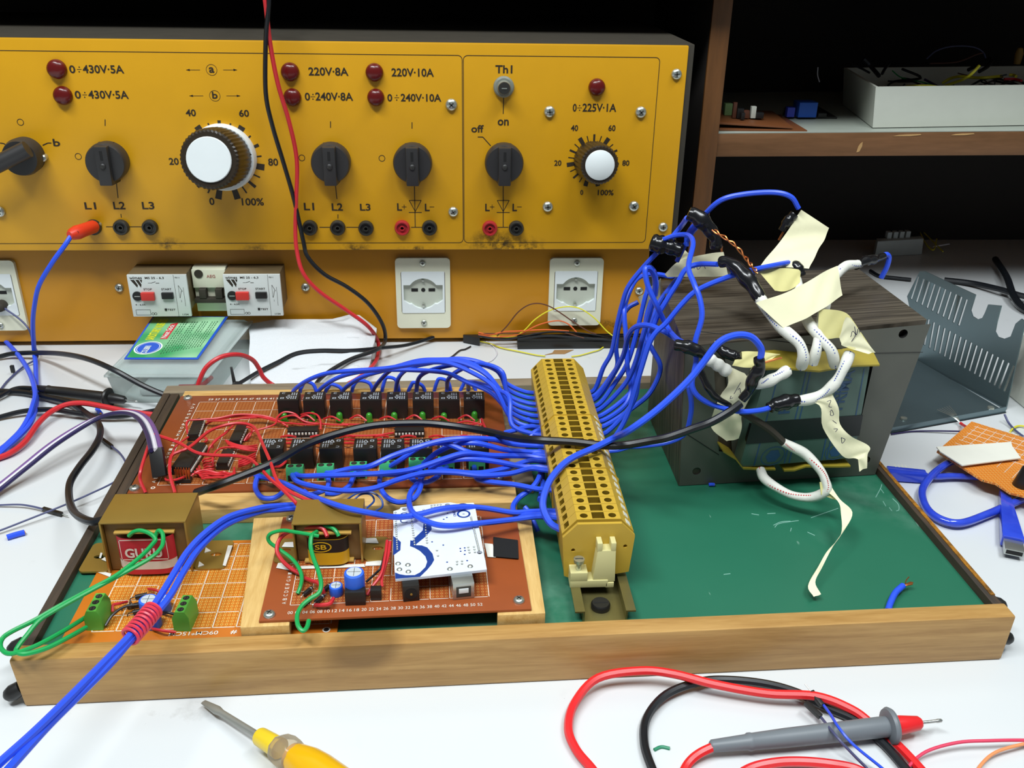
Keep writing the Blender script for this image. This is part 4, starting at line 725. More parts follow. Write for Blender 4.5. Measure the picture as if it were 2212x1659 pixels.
h3 = [ngon(*uv2(1440, 782), 3.2, 16), ngon(*uv2(352, 1505), 3.0, 16), ngon(*uv2(1245, 1446), 3, 16)]; win = [uv2(*q) for q in ((1150, 1300), (1200, 1310), (1290, 910), (1235, 920))]; winl = [uv2(*q) for q in ((470, 1400), (540, 1410), (500, 900), (440, 905))]
b.plate(q0+FN*.4, FU, FV, outl, (), 0, [(h, 8) for h in h3]+[(win, 24), (winl, 24)], mw=1); cf = b.build('core_face', [MATS['core_face'], MATS['hole_black']], core, flat=True)
b = MB()
for (a, c) in (((360, 770), (1300, 885)), ((1300, 885), (1545, 880)), ((300, 1310), (470, 1420))):
    p, q = uvpx(*a, 'T', .5), uvpx(*c, 'T', .5); b.tube([p, q], .25, 4, 1, smooth=False)
b.build('lamination_seam', MATS['hole_black'], cf)
# wound coil that stands out of the window, its insulating flanges and tape bands
ca, cb_, cc, cd_ = [uvpx(*q, 'T', 1) for q in ((545, 1450), (1150, 1400), (1235, 905), (690, 930))]
b = MB(); dn = FN*11; b.hexa([ca-FN*20, cb_-FN*20, cb_+dn, ca+dn], [cd_-FN*20, cc-FN*20, cc+dn, cd_+dn], 3); coil = b.build('coil_winding', MATS['coil_wrap'], tr)
def cp(u, v, d=11.15): return ca.lerp(cb_, u).lerp(cd_.lerp(cc, u), v)+FN*d
def cband(v0, v1, d=11.3, th=.3): return [cp(0, v0, d), cp(1, v0, d), cp(1, v1, d), cp(0, v1, d)]
b = MB(); q = cband(.28, .46, 11.2); b.hexa([p-FN*24 for p in q[:2]]+[q[1], q[0]], [q[3]-FN*24, q[2]-FN*24, q[2], q[3]], .5); b.hexa([cp(0, .26, 11.0), cp(1, .26, 11.0), cp(1, .26, 11.4), cp(0, .26, 11.4)], [cp(0, .48, 11.0), cp(1, .48, 11.0), cp(1, .48, 11.4), cp(0, .48, 11.4)]); b.build('black_tape_band', MATS['coil_tape'], coil)
b = MB()
for u in (.12, .38, .42, .70, .745, .93): b.face([cp(u, .02), cp(u+.012, .02), cp(u+.012, .96), cp(u, .96)])
cu_ = (cb_-ca).normalized(); cv_ = (cd_-ca).normalized()
for u, r in ((.27, 8.5), (.82, 8)): b.plate(cp(u, .11, 11.16), cu_, cv_, ngon(0, 0, r, 24, r*.9), [ngon(0, 0, r-.7, 24, r*.9-.7)]); b.plate(cp(u, .11, 11.18), cu_, cv_, ngon(0, 0, r*.62, 6))
b.text('PRIMA', cp(.80, .55, 11.1), cv_, -cu_, 30, 8, bold=.02); b.text('PR', cp(.32, .55, 11.1), cv_, -cu_, 14, 8, bold=.02)
b.build('printed_wrap', MATS['coil_blue'], coil, recalc=False)
def flange(pts, d0, d1, z, name='insulating_flange'):
    b = MB(); f = [uvpx(x, y, 'T', d1) for x, y in pts]; bk = [p-FN*(d1-d0)+FV*z for p in f]; n = len(f)
    b.grid([[p for p in f], [p for p in bk], [p+FV*-1.2 for p in bk], [p+FV*-1.2 for p in f], [p for p in f]]); b.face([f[0], bk[0], bk[0]-FV*1.2, f[0]-FV*1.2]); b.face([f[-1], bk[-1], bk[-1]-FV*1.2, f[-1]-FV*1.2]); b.build(name, MATS['kraft_yellow'], tr)
flange(((690, 970), (800, 960), (900, 970), (1000, 978), (1100, 960), (1200, 948), (1318, 945)), -6, 15, 8); flange(((495, 1400), (560, 1440), (600, 1490), (700, 1495), (770, 1495)), -6, 13, 0); flange(((815, 1502), (870, 1500), (930, 1480), (1030, 1480), (1100, 1480), (1165, 1478)), -6, 13, 0)
# leads: white woven sleeving with blue flecks
def T_(x, y, yy, k='T'): return Y(x, y, yy, k)
def lead(pts, r=3.3, fleck=True, k='T', name='sleeved_lead', parent=None):
    p = [T_(x, y, yy, k) for x, y, yy in pts]; b = MB(); b.tube(p, lambda t: r*(1+.10*math.sin(t*17)), 10, 7); l = b.build(name, MATS['sleeve_white'], parent or tr)
    if fleck:
        b = MB(); s = spline(p, 14)
        for i in range(0, len(s)-1, 2):
            d = (s[i+1]-s[i]).normalized(); v = (CAM-s[i]); v = (v-d*v.dot(d)).normalized(); w = d.cross(v); a = .5*math.sin(i*.09); n = v*math.cos(a)+w*math.sin(a); c = s[i]+n*r*1.02; e = s[i+1]+n*r*1.02; m_ = d.cross(n)*.35; b.face([c-m_, e-m_, e+m_, c+m_])
        b.build('woven_fleck', MATS['sleeve_fleck'] if fleck is True else MATS['red_wire'], l, recalc=False)
    return l
def vinyl(pts, r, k='T', name='insulating_tape', parent=None):
    b = MB(); b.tube([T_(x, y, yy, k) for x, y, yy in pts], lambda t: r*(1+.08*math.sin(t*9+r)+.07*math.sin(t*23))*(.82+.28*math.sin(math.pi*min(1, t+.15))), 10, 7); return b.build(name, MATS['vinyl_black'], parent or tr)
lead([(905, 955, 142), (915, 900, 138), (890, 830, 142), (800, 750, 152), (740, 680, 160), (690, 600, 168), (655, 535, 176)], 3.6); vinyl([(690, 600, 168), (640, 520, 177), (580, 450, 185), (520, 405, 192), (480, 405, 196)], 4.6)
lead([(1082, 950, 142), (1060, 870, 140), (1000, 800, 146), (940, 720, 158), (900, 640, 172), (890, 560, 186), (880, 490, 196)], 3.4); vinyl([(905, 480, 196), (880, 430, 200), (835, 408, 206)], 3.4)
lead([(965, 940, 143), (985, 860, 142), (1000, 760, 152), (1030, 640, 172), (1060, 520, 196), (1130, 432, 215), (1205, 415, 222)], 3.2); vinyl([(1190, 425, 222), (1240, 400, 228), (1290, 390, 234), (1340, 372, 240)], 3.2)
lead([(1160, 885, 140), (1130, 960, 134), (1085, 1040, 132), (1030, 1090, 132), (960, 1125, 132), (870, 1140, 130)], 3.4); vinyl([(890, 1130, 131), (830, 1140, 130), (760, 1160, 129), (735, 1175, 128)], 4.2)
lead([(835, 975, 140), (770, 1015, 136), (700, 1045, 134), (640, 1035, 133)], 3.6); vinyl([(680, 910, 128), (685, 960, 128), (650, 1020, 129), (630, 1080, 130), (590, 1130, 130)], 3.6)
lead([(415, 915, 140), (470, 950, 139), (520, 985, 139)], 4, False); vinyl([(240, 840, 146), (300, 850, 143), (370, 880, 141), (430, 920, 140)], 3.8); vinyl([(440, 830, 158), (500, 880, 154), (560, 900, 150), (590, 895, 148)], 3.2)
vinyl([(370, 975, 134), (410, 1060, 130), (460, 1120, 130), (530, 1160, 131)], 2.2)
lead([(690, 1500, 150), (710, 1545, 142), (770, 1590, 134), (860, 1635, 128), (960, 1645, 122), (1035, 1610, 118), (1030, 1555, 120), (1000, 1495, 124), (930, 1420, 130), (860, 1380, 132), (810, 1355, 133)], 3.1, 'red')
b = MB(); b.tube([T_(*q) for q in ((815, 1360, 133), (740, 1290, 132), (650, 1230, 131), (590, 1195, 130))], 2.4, 8, 6); b.build('sleeved_lead', MATS['case_grey'], tr, label='grey sleeved lead')
for ph in (0, math.pi):                                     # bare twisted copper ends
    p = spline([T_(*q) for q in ((440, 235, 205), (500, 275, 200), (560, 320, 195), (610, 380, 188), (640, 420, 182), (672, 458, 178))], 12); b = MB(); b.tube([v+Vector((math.cos(i*.35+ph), 0, math.sin(i*.35+ph)))*.9 for i, v in enumerate(p)], .55, 5, 1, smooth=False); b.build('copper_lead', MATS['copper'], tr)
for pts in (((855, 190, 222), (820, 230, 222), (785, 290, 222)), ((486, 320, 228), (484, 335, 228), (486, 350, 228)), ((710, 935, 138), (760, 920, 139), (800, 910, 141))): b = MB(); b.tube([T_(*q) for q in pts], .8, 6); b.build('copper_lead', MATS['copper'], tr)
vinyl([(310, 145, 232), (360, 170, 230), (410, 220, 229), (450, 280, 228), (455, 330, 228)], 5.0); vinyl([(870, 150, 222), (830, 195, 222), (800, 240, 222)], 3.2); vinyl([(115, 298, 250), (150, 310, 248), (200, 320, 246), (245, 335, 243), (275, 345, 242)], 6, name='insulating_tape')
# flags of masking tape: two edges each, given as pixel + distance
def flag(ea, eb, m='masking', th=.35, k='T', scribble=None, name='tape_flag', crumple=.5):
    A = spline([T_(*q, k) for q in ea], 5); Bq = spline([T_(*q, k) for q in eb], 5); n = min(len(A), len(Bq)); rows = []
    for i in range(n):
        rows.append([A[i].lerp(Bq[i], t/8)+Vector((0, 1, 0))*crumple*math.sin(i*.8+t*.7)*(1 if 0 < t < 8 else .6) for t in range(9)])
    b = MB(); b.grid(rows); off = Vector((0, th, -.1)); b.grid([[p+off for p in r] for r in rows]); e = [rows[0], rows[-1], [r[0] for r in rows], [r[-1] for r in rows]]
    for r in e: b.grid([r, [p+off for p in r]])
    f = b.build(name, MATS[m], tr, sharp=1.2)
    if scribble:
        b = MB()
        for st in scribble: b.tube([T_(x, y, yy-1.2, k) for x, y, yy in st], .22, 4, 5)
        b.build('pen_writing', MATS['pen_ink'], f)
flag([(905, 130, 224), (860, 200, 220), (800, 290, 214), (740, 360, 204), (690, 425, 196)], [(1050, 225, 226), (1030, 280, 221), (1000, 330, 214), (970, 390, 206), (945, 440, 198)])
flag([(665, 620, 160), (800, 575, 158), (920, 520, 160), (1010, 465, 164), (1095, 425, 168)], [(810, 752, 148), (900, 715, 148), (970, 680, 149), (1050, 630, 153), (1122, 580, 160)], scribble=None)
flag([(685, 460, 186), (760, 440, 190), (840, 438, 194), (905, 445, 196)], [(765, 555, 178), (800, 560, 180), (850, 550, 184), (895, 520, 188)], 'masking_deep')
flag([(1000, 655, 152), (1060, 655, 150), (1120, 665, 148), (1160, 690, 145), (1215, 770, 139), (1290, 880, 134)], [(990, 800, 147), (1040, 810, 146), (1100, 805, 145), (1118, 820, 142), (1135, 850, 138), (1220, 880, 134)], 'masking_deep', crumple=.3)
flag([(1140, 695, 142), (1170, 710, 140), (1230, 800, 136), (1295, 882, 132)], [(1105, 800, 142), (1115, 830, 140), (1130, 850, 138), (1255, 888, 132)], scribble=(((1165, 800, 138), (1175, 770, 138), (1190, 790, 138), (1170, 822, 138)), ((1185, 745, 138), (1195, 790, 138), (1205, 755, 138), (1215, 775, 138))))
flag([(185, 470, 262), (260, 400, 260), (350, 375, 258), (420, 360, 256), (495, 352, 254)], [(200, 485, 258), (300, 483, 256), (380, 483, 254), (450, 482, 252), (520, 478, 250)], scribble=(((340, 440, 240), (350, 415, 240), (360, 445, 240), (385, 420, 240), (400, 440, 240)),))
flag([(285, 330, 262), (300, 350, 262), (330, 370, 260)], [(240, 400, 264), (260, 410, 262), (290, 420, 260)])
flag([(45, 590, 270), (80, 570, 268), (120, 530, 266), (165, 490, 264)], [(85, 690, 268), (110, 660, 268), (140, 640, 266), (160, 600, 264)])
flag([(500, 945, 140), (520, 1040, 138), (480, 1110, 137), (440, 1200, 136), (432, 1280, 136), (512, 1350, 136)], [(605, 990, 141), (655, 1060, 139), (625, 1140, 139), (590, 1210, 138), (592, 1270, 138), (575, 1335, 138)], scribble=(((535, 1110, 137), (530, 1125, 137), (545, 1120, 137)), ((550, 1100, 137), (585, 1040, 137)), ((570, 1080, 137), (580, 1070, 137), (585, 1095, 137))))
flag([(575, 880, 150), (640, 875, 148), (720, 882, 146), (795, 890, 144)], [(540, 950, 146), (600, 960, 144), (680, 955, 143), (740, 920, 143)], 'masking_deep')
flag([(1060, 1085, 130), (1100, 1170, 128), (1110, 1260, 126), (1170, 1325, 122), (1262, 1375, 118), (1255, 1420, 116), (1250, 1490, 114)], [(880, 1140, 130), (1000, 1160, 128), (1020, 1280, 126), (1120, 1425, 122), (1190, 1440, 118), (1205, 1450, 116), (1210, 1508, 114)], scribble=(((1040, 1140, 126), (1060, 1135, 126), (1050, 1165, 126), (1065, 1170, 126)), ((1055, 1195, 126), (1065, 1185, 126), (1075, 1210, 126), (1058, 1212, 126), (1060, 1195, 126)), ((1070, 1240, 124), (1090, 1255, 124)), ((1075, 1285, 122), (1095, 1285, 122), (1085, 1300, 122)), ((1115, 1330, 120), (1135, 1340, 120), (1120, 1360, 120), (1115, 1330, 120))))
flag([(780, 210, 120), (860, 330, 110), (955, 430, 98), (895, 560, 84), (800, 700, 70), (730, 840, 56), (682, 940, 46), (725, 1030, 38)], [(720, 240, 120), (845, 345, 109), (872, 440, 97), (870, 595, 82), (765, 725, 68), (700, 840, 55), (630, 970, 44), (672, 1050, 36)], k='S', crumple=.2)
flag([(715, 210, 119), (780, 205, 119), (800, 250, 118)], [(725, 300, 116), (790, 325, 115), (850, 342, 113)], 'masking_deep', k='S', crumple=.2)
# ================================================================== wires and leads
def wire(name, label, pts, r=1.6, m='blue_wire', group=None, y=None, k='X', seg=8, cat='wire', ends=None):
    """pts: (x, y, z) photo pixel and height, or (x, y, None, Y) pixel and distance; y=(y0, y1) spreads the distance evenly"""
    w = []
    for i, q in enumerate(pts):
        if isinstance(q, Vector): w.append(q)
        elif y: w.append(Y(q[0], q[1], y[0]+(y[1]-y[0])*(i/(len(pts)-1)), k))
        elif len(q) == 4: w.append(Y(q[0], q[1], q[3], k))
        else: w.append(P(q[0], q[1], q[2], k))
    b = MB(); b.tube(w, r, seg, 6); o = b.build(name, MATS[m], None); tag(o, label, cat, group)
    if ends:
        b = MB(); d = (w[-1]-w[-2]).normalized(); b.tube([w[-1]-d, w[-1]+d*ends], r*.55, 6); b.build('bare_end', MATS['copper'], o)
    return o
ORD = ('first', 'second', 'third', 'fourth', 'fifth', 'sixth', 'seventh', 'eighth')
# blue wires that leave the back row of relays and arch over to the terminal strip
GB = 'blue wires from the back relays to the terminal strip'
EX = [P(x, y, 50) for x, y in ((1150, 827), (1153, 839), (1156, 846), (1158, 859), (1161, 871), (1165, 878), (1166, 891), (1169, 902))]
def endp(i, s=0): j = 25.4-i*1.2; return Vector((TX0-19-s, TY0+j*PT, ZG+26))
UP = [[(634, 845), (660, 824), (700, 808), (745, 802), (830, 796), (905, 785), (965, 784), (1022, 806), (1068, 838), (1106, 868)],
      [(690, 843), (725, 818), (772, 804), (830, 799), (905, 800), (965, 806), (1010, 826), (1060, 848), (1110, 868)],
      [(742, 842), (780, 815), (830, 800), (880, 786), (950, 778), (1010, 788), (1060, 818), (1105, 846)],
      [(806, 843), (824, 818), (850, 796), (900, 780), (945, 777), (1002, 780), (1050, 806), (1100, 832)],
      [(855, 843), (862, 815), (885, 795), (930, 784), (985, 775), (1035, 782), (1078, 804), (1115, 822)],
      [(900, 840), (906, 815), (930, 800), (980, 788), (1030, 786), (1072, 800), (1108, 818)],
      [(966, 838), (968, 820), (985, 804), (1015, 790), (1045, 786), (1085, 804), (1120, 824)],
      [(1012, 838), (1014, 826), (1040, 830), (1070, 842), (1100, 858), (1130, 862)]]
EI = (6, 5, 4, 3, 1, 0, 2, 7)
for i, u in enumerate(UP):
    u = u[:-1]; n = len(u); w = []; e = endp(EI[i]); ys = 297.0
    for j, (x, y_) in enumerate(u):
        t = j/n; w.append(Y(x, y_, ys*(1-t)+e.y*t+(8-i*1.5)*math.sin(math.pi*t)))
    w = [w[0]+Vector((-.5, -1, -7))]+w+[e+Vector((-22, 4, 7)), e+Vector((-8, 1, 1)), e+Vector((4, 0, 0))]
    b = MB(); b.tube(w, 1.75, 8, 6); o = b.build('blue_wire', MATS['blue_wire']); tag(o, 'blue wire arching from behind the %s back-row relay to the terminal strip' % ORD[i], 'wire', GB)
for i in range(7):                                          # loops from relay to relay behind the back row
    x0 = BACK[i]+26; x1 = BACK[i+1]-10; hy = (824, 830, 822, 815, 826, 818, 826)[i]
    b = MB(); a, c = Y(x0, 846, 298), Y(x1+16, 846, 298); mp = Y((x0+x1)/2+2, hy, 299); b.tube([a+Vector((0, -1, -5)), a, Y(x0+6, hy+7, 299), mp, Y(x1+9, hy+6, 299), c, c+Vector((0, -1, -5))], 1.5, 8, 6)
    o = b.build('blue_wire_loop', MATS['blue_wire']); tag(o, 'short blue wire loop behind the %s and %s back-row relays' % (ORD[i], ORD[i+1]), 'wire', 'blue wire loops behind the back relays')
# blue wires from the green terminals of the front row
GF = 'blue wires from the front terminals to the terminal strip'
def fw(label, pts, e=None, r=1.8, name='blue_wire', g=GF):
    w = [P(*q) for q in pts]
    if e is not None:                                       # enters the block whose mouth is level with the wire's last point
        j = min((0.5+.5*i for i in range(38)), key=lambda q: abs(proj(E2(q))[1]-pts[-1][1]-(3 if pts[-1][1] > 1040 else 5))); e = E2(j); w += [e.lerp(w[-1], .35)+Vector((0, 0, .6)), e+Vector((4, 0, 0))]
    b = MB(); b.tube(w, r, 8, 6); o = b.build(name, MATS['blue_wire']); return tag(o, label, 'wire', g)
def E2(j): return Vector((TX0-19, TY0+j*PT, ZG+25))
fw('blue wire from the first front terminal passing just over the small brass transformer', [(566, 1018, 43), (552, 1026, 43), (585, 1035, 46), (617, 1046, 52), (674, 1072, 62), (739, 1095, 71), (804, 1109, 68), (857, 1117, 58), (905, 1111, 55), (950, 1100, 55), (1000, 1095, 52), (1050, 1098, 48), (1108, 1107, 45), (1150, 1105, 46)], E2(3.6))
fw('blue wire looping down beside the white module and back under the bundle', [(901, 1008, 43), (912, 1030, 46), (888, 1062, 47), (884, 1085, 50), (892, 1108, 56), (925, 1128, 57), (969, 1136, 55), (1041, 1130, 52), (1113, 1122, 48), (1160, 1116, 47)], E2(3.0))
fw('blue wire running level from the second front terminal to the strip', [(636, 1018, 42), (648, 1028, 45), (700, 1027, 50), (745, 1026, 52), (827, 1022, 54), (890, 1014, 58), (954, 993, 62), (1005, 979, 64), (1065, 984, 58), (1130, 985, 52)], E2(12.6))
fw('blue wire from the third front terminal curving highest over the right front relays', [(703, 1018, 42), (712, 1022, 45), (760, 1012, 50), (796, 1008, 56), (847, 985, 62), (906, 965, 68), (954, 952, 70), (1005, 947, 70), (1065, 949, 64), (1101, 958, 58), (1140, 962, 54)], E2(14.2))
fw('blue wire from the fifth front terminal crossing over the sixth relay', [(838, 1012, 42), (845, 1006, 46), (870, 990, 54), (908, 965, 62), (940, 957, 66), (970, 960, 66), (1010, 976, 62), (1060, 988, 55), (1130, 980, 50)], E2(13.4))
fw('blue wire from the sixth front terminal bending over the seventh relay', [(905, 1006, 42), (916, 1000, 46), (945, 977, 56), (985, 960, 64), (1029, 957, 66), (1089, 971, 58), (1140, 976, 52)], E2(11.8))
fw('blue wire from the seventh front terminal dipping to the strip', [(964, 1006, 42), (962, 1014, 46), (930, 1012, 52), (957, 999, 58), (1005, 991, 60), (1065, 996, 56), (1130, 1008, 50)], E2(10.2))
fw('blue wire sagging in a long bow from under the second terminal', [(630, 1022, 42), (642, 1040, 47), (690, 1053, 52), (745, 1060, 56), (806, 1055, 58), (860, 1036, 57), (920, 1021, 56), (981, 1021, 54), (1041, 1027, 52), (1101, 1023, 50), (1145, 1012, 50)], E2(9.4))
fw('blue wire from the eighth front terminal running low past the board edge', [(1024, 1003, 42), (1026, 1024, 44), (1034, 1036, 46), (1060, 1041, 47), (1113, 1047, 47), (1160, 1056, 47)], E2(6.4))
fw('blue wire tying the strip to the lower bundle beside the tray gap', [(1172, 1010, 46), (1160, 1040, 44), (1142, 1060, 42), (1120, 1076, 40), (1108, 1095, 40), (1116, 1112, 42), (1150, 1112, 46)], E2(4.2))
fw('blue wire from the fourth front terminal lying along the middle of the bundle', [(774, 1014, 42), (780, 1022, 46), (830, 1024, 50), (900, 1026, 53), (960, 1018, 54), (1030, 1022, 52), (1090, 1012, 50), (1140, 996, 50)], E2(11))
fw('blue wire rising from under the black cable to the strip middle', [(1090, 935, 52), (1110, 930, 54), (1140, 922, 54)], E2(16)); fw('blue wire entering the strip just behind the black cable', [(1146, 944, 50), (1152, 936, 52), (1162, 930, 53)], E2(15.2))
fw('blue wire dropping behind the strip towards the tray floor', [(1140, 905, 44), (1156, 925, 42), (1166, 960, 40), (1170, 1000, 40), (1172, 1050, 40), (1166, 1080, 40)], None)
b = MB(); w = [P(1133, 1095, 38), P(1142, 1106, 36), P(1152, 1126, 33), P(1162, 1148, 28)]; b.tube(w, 1.6, 8, 6); o = b.build('loose_wire', MATS['blue_wire']); tag(o, 'short loose blue wire end pointing down at the green floor', 'wire'); d = (w[-1]-w[-2]).normalized(); b = MB(); b.cyl(w[-1]-d*.3, w[-1]+d*.15, .8); b.build('cut_end', MATS['copper'], o)
GL = 'blue loops hanging in front of the relay board'
for nm, pts in (('leftmost hanging blue loop below the first front terminal', [(562, 1020, 42), (553, 1040, 43), (553, 1058, 42), (566, 1075, 41), (591, 1076, 41), (610, 1064, 44), (618, 1048, 46)]),
                ('hanging blue loop below the third front terminal', [(704, 1022, 42), (710, 1040, 43), (706, 1055, 43), (688, 1064, 43), (668, 1068, 44), (655, 1060, 46)]),
                ('hanging blue loop below the fourth front terminal', [(770, 1016, 42), (762, 1034, 43), (752, 1052, 43), (726, 1066, 43), (702, 1066, 44)]),
                ('wide hanging blue loop left of the white module', [(826, 1015, 42), (820, 1036, 44), (824, 1058, 44), (838, 1076, 44), (862, 1085, 44), (892, 1078, 46), (908, 1054, 47), (908, 1026, 45)]),
                ('hanging blue loop below the sixth front terminal', [(886, 1012, 42), (886, 1030, 45), (902, 1042, 46), (925, 1041, 46), (946, 1028, 46), (954, 1012, 44)])): fw(nm, pts, None, 1.75, 'blue_wire_loop', GL)
mat('blue_thin', '#2a4f9a', .4)
for nm, pts in (('outer thin dark blue wire curl beside the small brass transformer', [(750, 1079, 46), (771, 1066, 50), (800, 1063, 52), (822, 1076, 50), (826, 1094, 46), (812, 1104, 42)]), ('inner thin dark blue wire curl beside the small brass transformer', [(764, 1080, 46), (780, 1068, 49), (800, 1068, 50), (808, 1082, 48), (792, 1098, 44)])):
    b = MB(); b.tube([P(*q) for q in pts], .65, 6, 6); o = b.build('blue_wire_curl', MATS['blue_thin']); tag(o, nm, 'wire')
# the bundle from the strip up to the transformer
GR = 'blue wires between the terminal strip and the transformer'
def rwire(label, pts, j, y1=None, k='I', r=1.85, ym=None):
    s = Vector((TX0+19, TY0+j*PT, ZG+26)); w = [s+Vector((-4, 0, 0)), s+Vector((8, 0, 1))]; n = len(pts)
    for i, q in enumerate(pts):
        t = (i+1)/n; yy = q[2] if len(q) > 2 else (s.y+((y1 or 280)-s.y)*min(1, t*1.25)); w.append(Y(q[0], q[1], yy, k))
    b = MB(); b.tube(w, r, 8, 6); o = b.build('blue_wire', MATS['blue_wire']); return tag(o, label, 'wire', GR)
rwire('blue wire rising from the far strip end along the outer left of the bundle', [(100, 1200), (180, 1050), (230, 800), (280, 600), (340, 430), (480, 250), (640, 80), (720, 0), (830, -130), (890, -215, 232)], 25.6, 250)
rwire('blue wire curling left to the small white tape behind the transformer', [(190, 1255), (235, 1160), (222, 1000), (255, 780), (330, 640), (430, 578)], 24.6, 274)
rwire('blue wire turning over the bundle into the taped joint at the transformer front', [(180, 1290), (290, 1080), (335, 900), (410, 810), (540, 800), (680, 860), (780, 920), (860, 965, 147)], 23.8, 190)
rwire('blue wire bending up through the middle of the bundle to the hairpin turn', [(200, 1360), (330, 1150), (420, 850), (490, 560), (520, 440), (500, 300), (530, 250), (580, 290), (600, 400, 235), (590, 520, 232)], 22.6, 262)
rwire('blue wire forming the hairpin and falling to the taped joint', [(300, 1360), (400, 1160), (480, 880), (570, 560), (590, 380), (550, 275), (495, 270), (520, 420), (600, 600), (720, 840), (820, 950, 148)], 21.6, 200)
rwire('blue wire looping right over the transformer edge near the pale tape', [(350, 1440), (400, 1250), (480, 1000), (560, 770), (630, 580), (750, 420), (860, 290), (900, 262), (850, 245), (790, 290, 282)], 20.4, 276)
rwire('blue wire climbing steeply at the back of the bundle', [(300, 1560), (362, 1400), (330, 1200), (320, 950), (300, 700), (320, 560), (400, 380), (500, 325), (620, 318), (760, 340), (840, 290, 270)], 19.4, 285)
rwire('blue wire swinging wide against the dark transformer side', [(400, 1560), (550, 1420), (640, 1200), (560, 1020), (500, 900), (510, 720), (560, 560, 240)], 18.4, 238)
rwire('blue wire leaning right up to the black taped lead on top', [(380, 1530), (440, 1270), (520, 1000), (600, 740), (700, 560), (800, 400), (880, 270), (1000, 222), (1180, 222, 198)], 17.2, 215)
rwire('blue wire crossing the transformer side and its top surface', [(330, 1640), (450, 1240), (560, 920), (700, 770), (850, 590), (1000, 460), (1300, 335, 190), (1570, 262, 186), (1700, 235, 188), (1800, 215, 196), (1860, 205, 204)], 15.4, 196)
wire('blue_wire', 'blue wire hanging down in front of the transformer top left corner', [(*px('T', x, y), None, yy) for x, y, yy in ((125, 330, 250), (150, 300, 246), (240, 265, 240), (310, 265, 230), (335, 310, 210), (310, 430, 178), (340, 520, 162), (370, 600, 155), (380, 700, 150), (345, 830, 146), (350, 930, 143), (330, 1060, 138), (400, 1140, 133), (560, 1190, 128), (680, 1187, 127), (755, 1168, 128))], 1.75, 'blue_wire', GR)
wire('blue_wire', 'blue wire arching high over the transformer to the tall tape flag', [(*px('T', x, y), None, yy) for x, y, yy in ((300, 320, 244), (310, 250, 244), (390, 160, 238), (480, 80, 232), (600, 48, 228), (760, 38, 224), (850, 62, 222), (890, 122, 222))], 1.8, 'blue_wire', GR)
wire('blue_wire', 'short blue wire between the black joint and the bundle at the top', [(*px('T', x, y), None, yy) for x, y, yy in ((250, 400, 250), (290, 320, 246), (330, 250, 240), (360, 215, 234))], 1.75, 'blue_wire', GR)
wire('blue_wire', 'low blue wire running down the transformer front edge to the strip', [(*px('T', x, y), None, yy) for x, y, yy in ((310, 1060, 145), (325, 1140, 145), (320, 1220, 146), (290, 1310, 148), (200, 1355, 150), (60, 1375, 152), (0, 1378, 152), (-60, 1395, 152), (-110, 1400, 152))], 1.7, 'blue_wire', GR)
wire('blue_wire', 'short blue wire end curving down behind the transformer right corner', [(*px('T', x, y), None, yy) for x, y, yy in ((1325, 382, 240), (1350, 365, 241), (1366, 380, 242), (1355, 430, 242), (1325, 490, 242))], 1.9, 'blue_wire')
o = wire('blue_wire', 'thick blue wire looping from a taped joint over the terminal strip to its near end', [(*px('T', 690, 915), None, 128), (*px('T', 692, 860), None, 128), (*px('T', 640, 800), None, 128), (*px('T', 560, 790), None, 128), (*px('T', 470, 830), None, 127), (*px('T', 380, 945), None, 124), (*px('T', 300, 1040), None, 120), (1421, 884, None, 112), (1360, 929, None, 108), (1330, 944, 83), (1287, 966, 78), (1231, 992, 76), (1196, 1026, 70), (1178, 1061, 64), (1173, 1095, 58), (1188, 1129, 52), (1216, 1146, 50)], 2.2, 'blue_wire')
wire('black_cable', 'thick black cable crossing over the relays and the terminal strip', [(424, 1064, 46), (470, 1048, 58), (527, 1026, 62), (593, 998, 64), (660, 961, 64), (724, 938, 64), (806, 919, 64), (900, 914, 63), (969, 919, 62), (1041, 930, 64), (1113, 946, 70), (1170, 951, 75.5), (1240, 955, 75.5), (1300, 962, 75.5), (1345, 962, None, 134), (1400, 953, None, 130), (1442, 945, None, 126), (1500, 925, None, 124), (1536, 912, None, 122), (1575, 890, None, 123), (1600, 872, None, 126)], 2.6, 'black_wire', cat='cable')
# the pair of blue wires that leave the small transformer towards the camera, bound with red wire
pa = [(650, 1090, 50), (600, 1093, 53), (560, 1098, 56), (494, 1117, 60), (443, 1152, 62), (405, 1192, 62), (375, 1240, 62), (349, 1283, 62), (322, 1322, 62), (278, 1376, 62), (228, 1428, 64), (145, 1512, 68), (70, 1585, 72), (0, 1648, 76), (-60, 1705, 80)]
pb = [(650, 1097, 49), (600, 1101, 51), (560, 1106, 53), (488, 1134, 57), (433, 1182, 59), (398, 1233, 60), (368, 1286, 60), (334, 1328, 60), (286, 1379, 60), (236, 1436, 62), (160, 1512, 65), (100, 1572, 68), (25, 1655, 74), (-30, 1715, 78)]
wire('blue_wire', 'upper blue wire of the pair running off the lower left of the picture', pa, 1.9); wire('blue_wire', 'lower blue wire of the pair running off the lower left of the picture', pb, 1.9)
b = MB(); cl = spline([P(*q) for q in ((332, 1316, 61), (316, 1335, 61), (298, 1356, 61), (278, 1378, 61))], 30); w = []
for i, p in enumerate(cl[:-1]):
    d = (cl[i+1]-p).normalized(); a = d.cross(Z_).normalized(); c = a.cross(d); th = i/len(cl)*2*math.pi*9; w.append(p+a*math.cos(th)*4.6+c*math.sin(th)*4.0)
b.tube(w, .85, 6, 2); mat('pink_red_wire', '#d8384c', .4); o = b.build('wire_binding', MATS['pink_red_wire']); tag(o, 'red wire wound in a tight spiral around the two blue wires', 'wire')
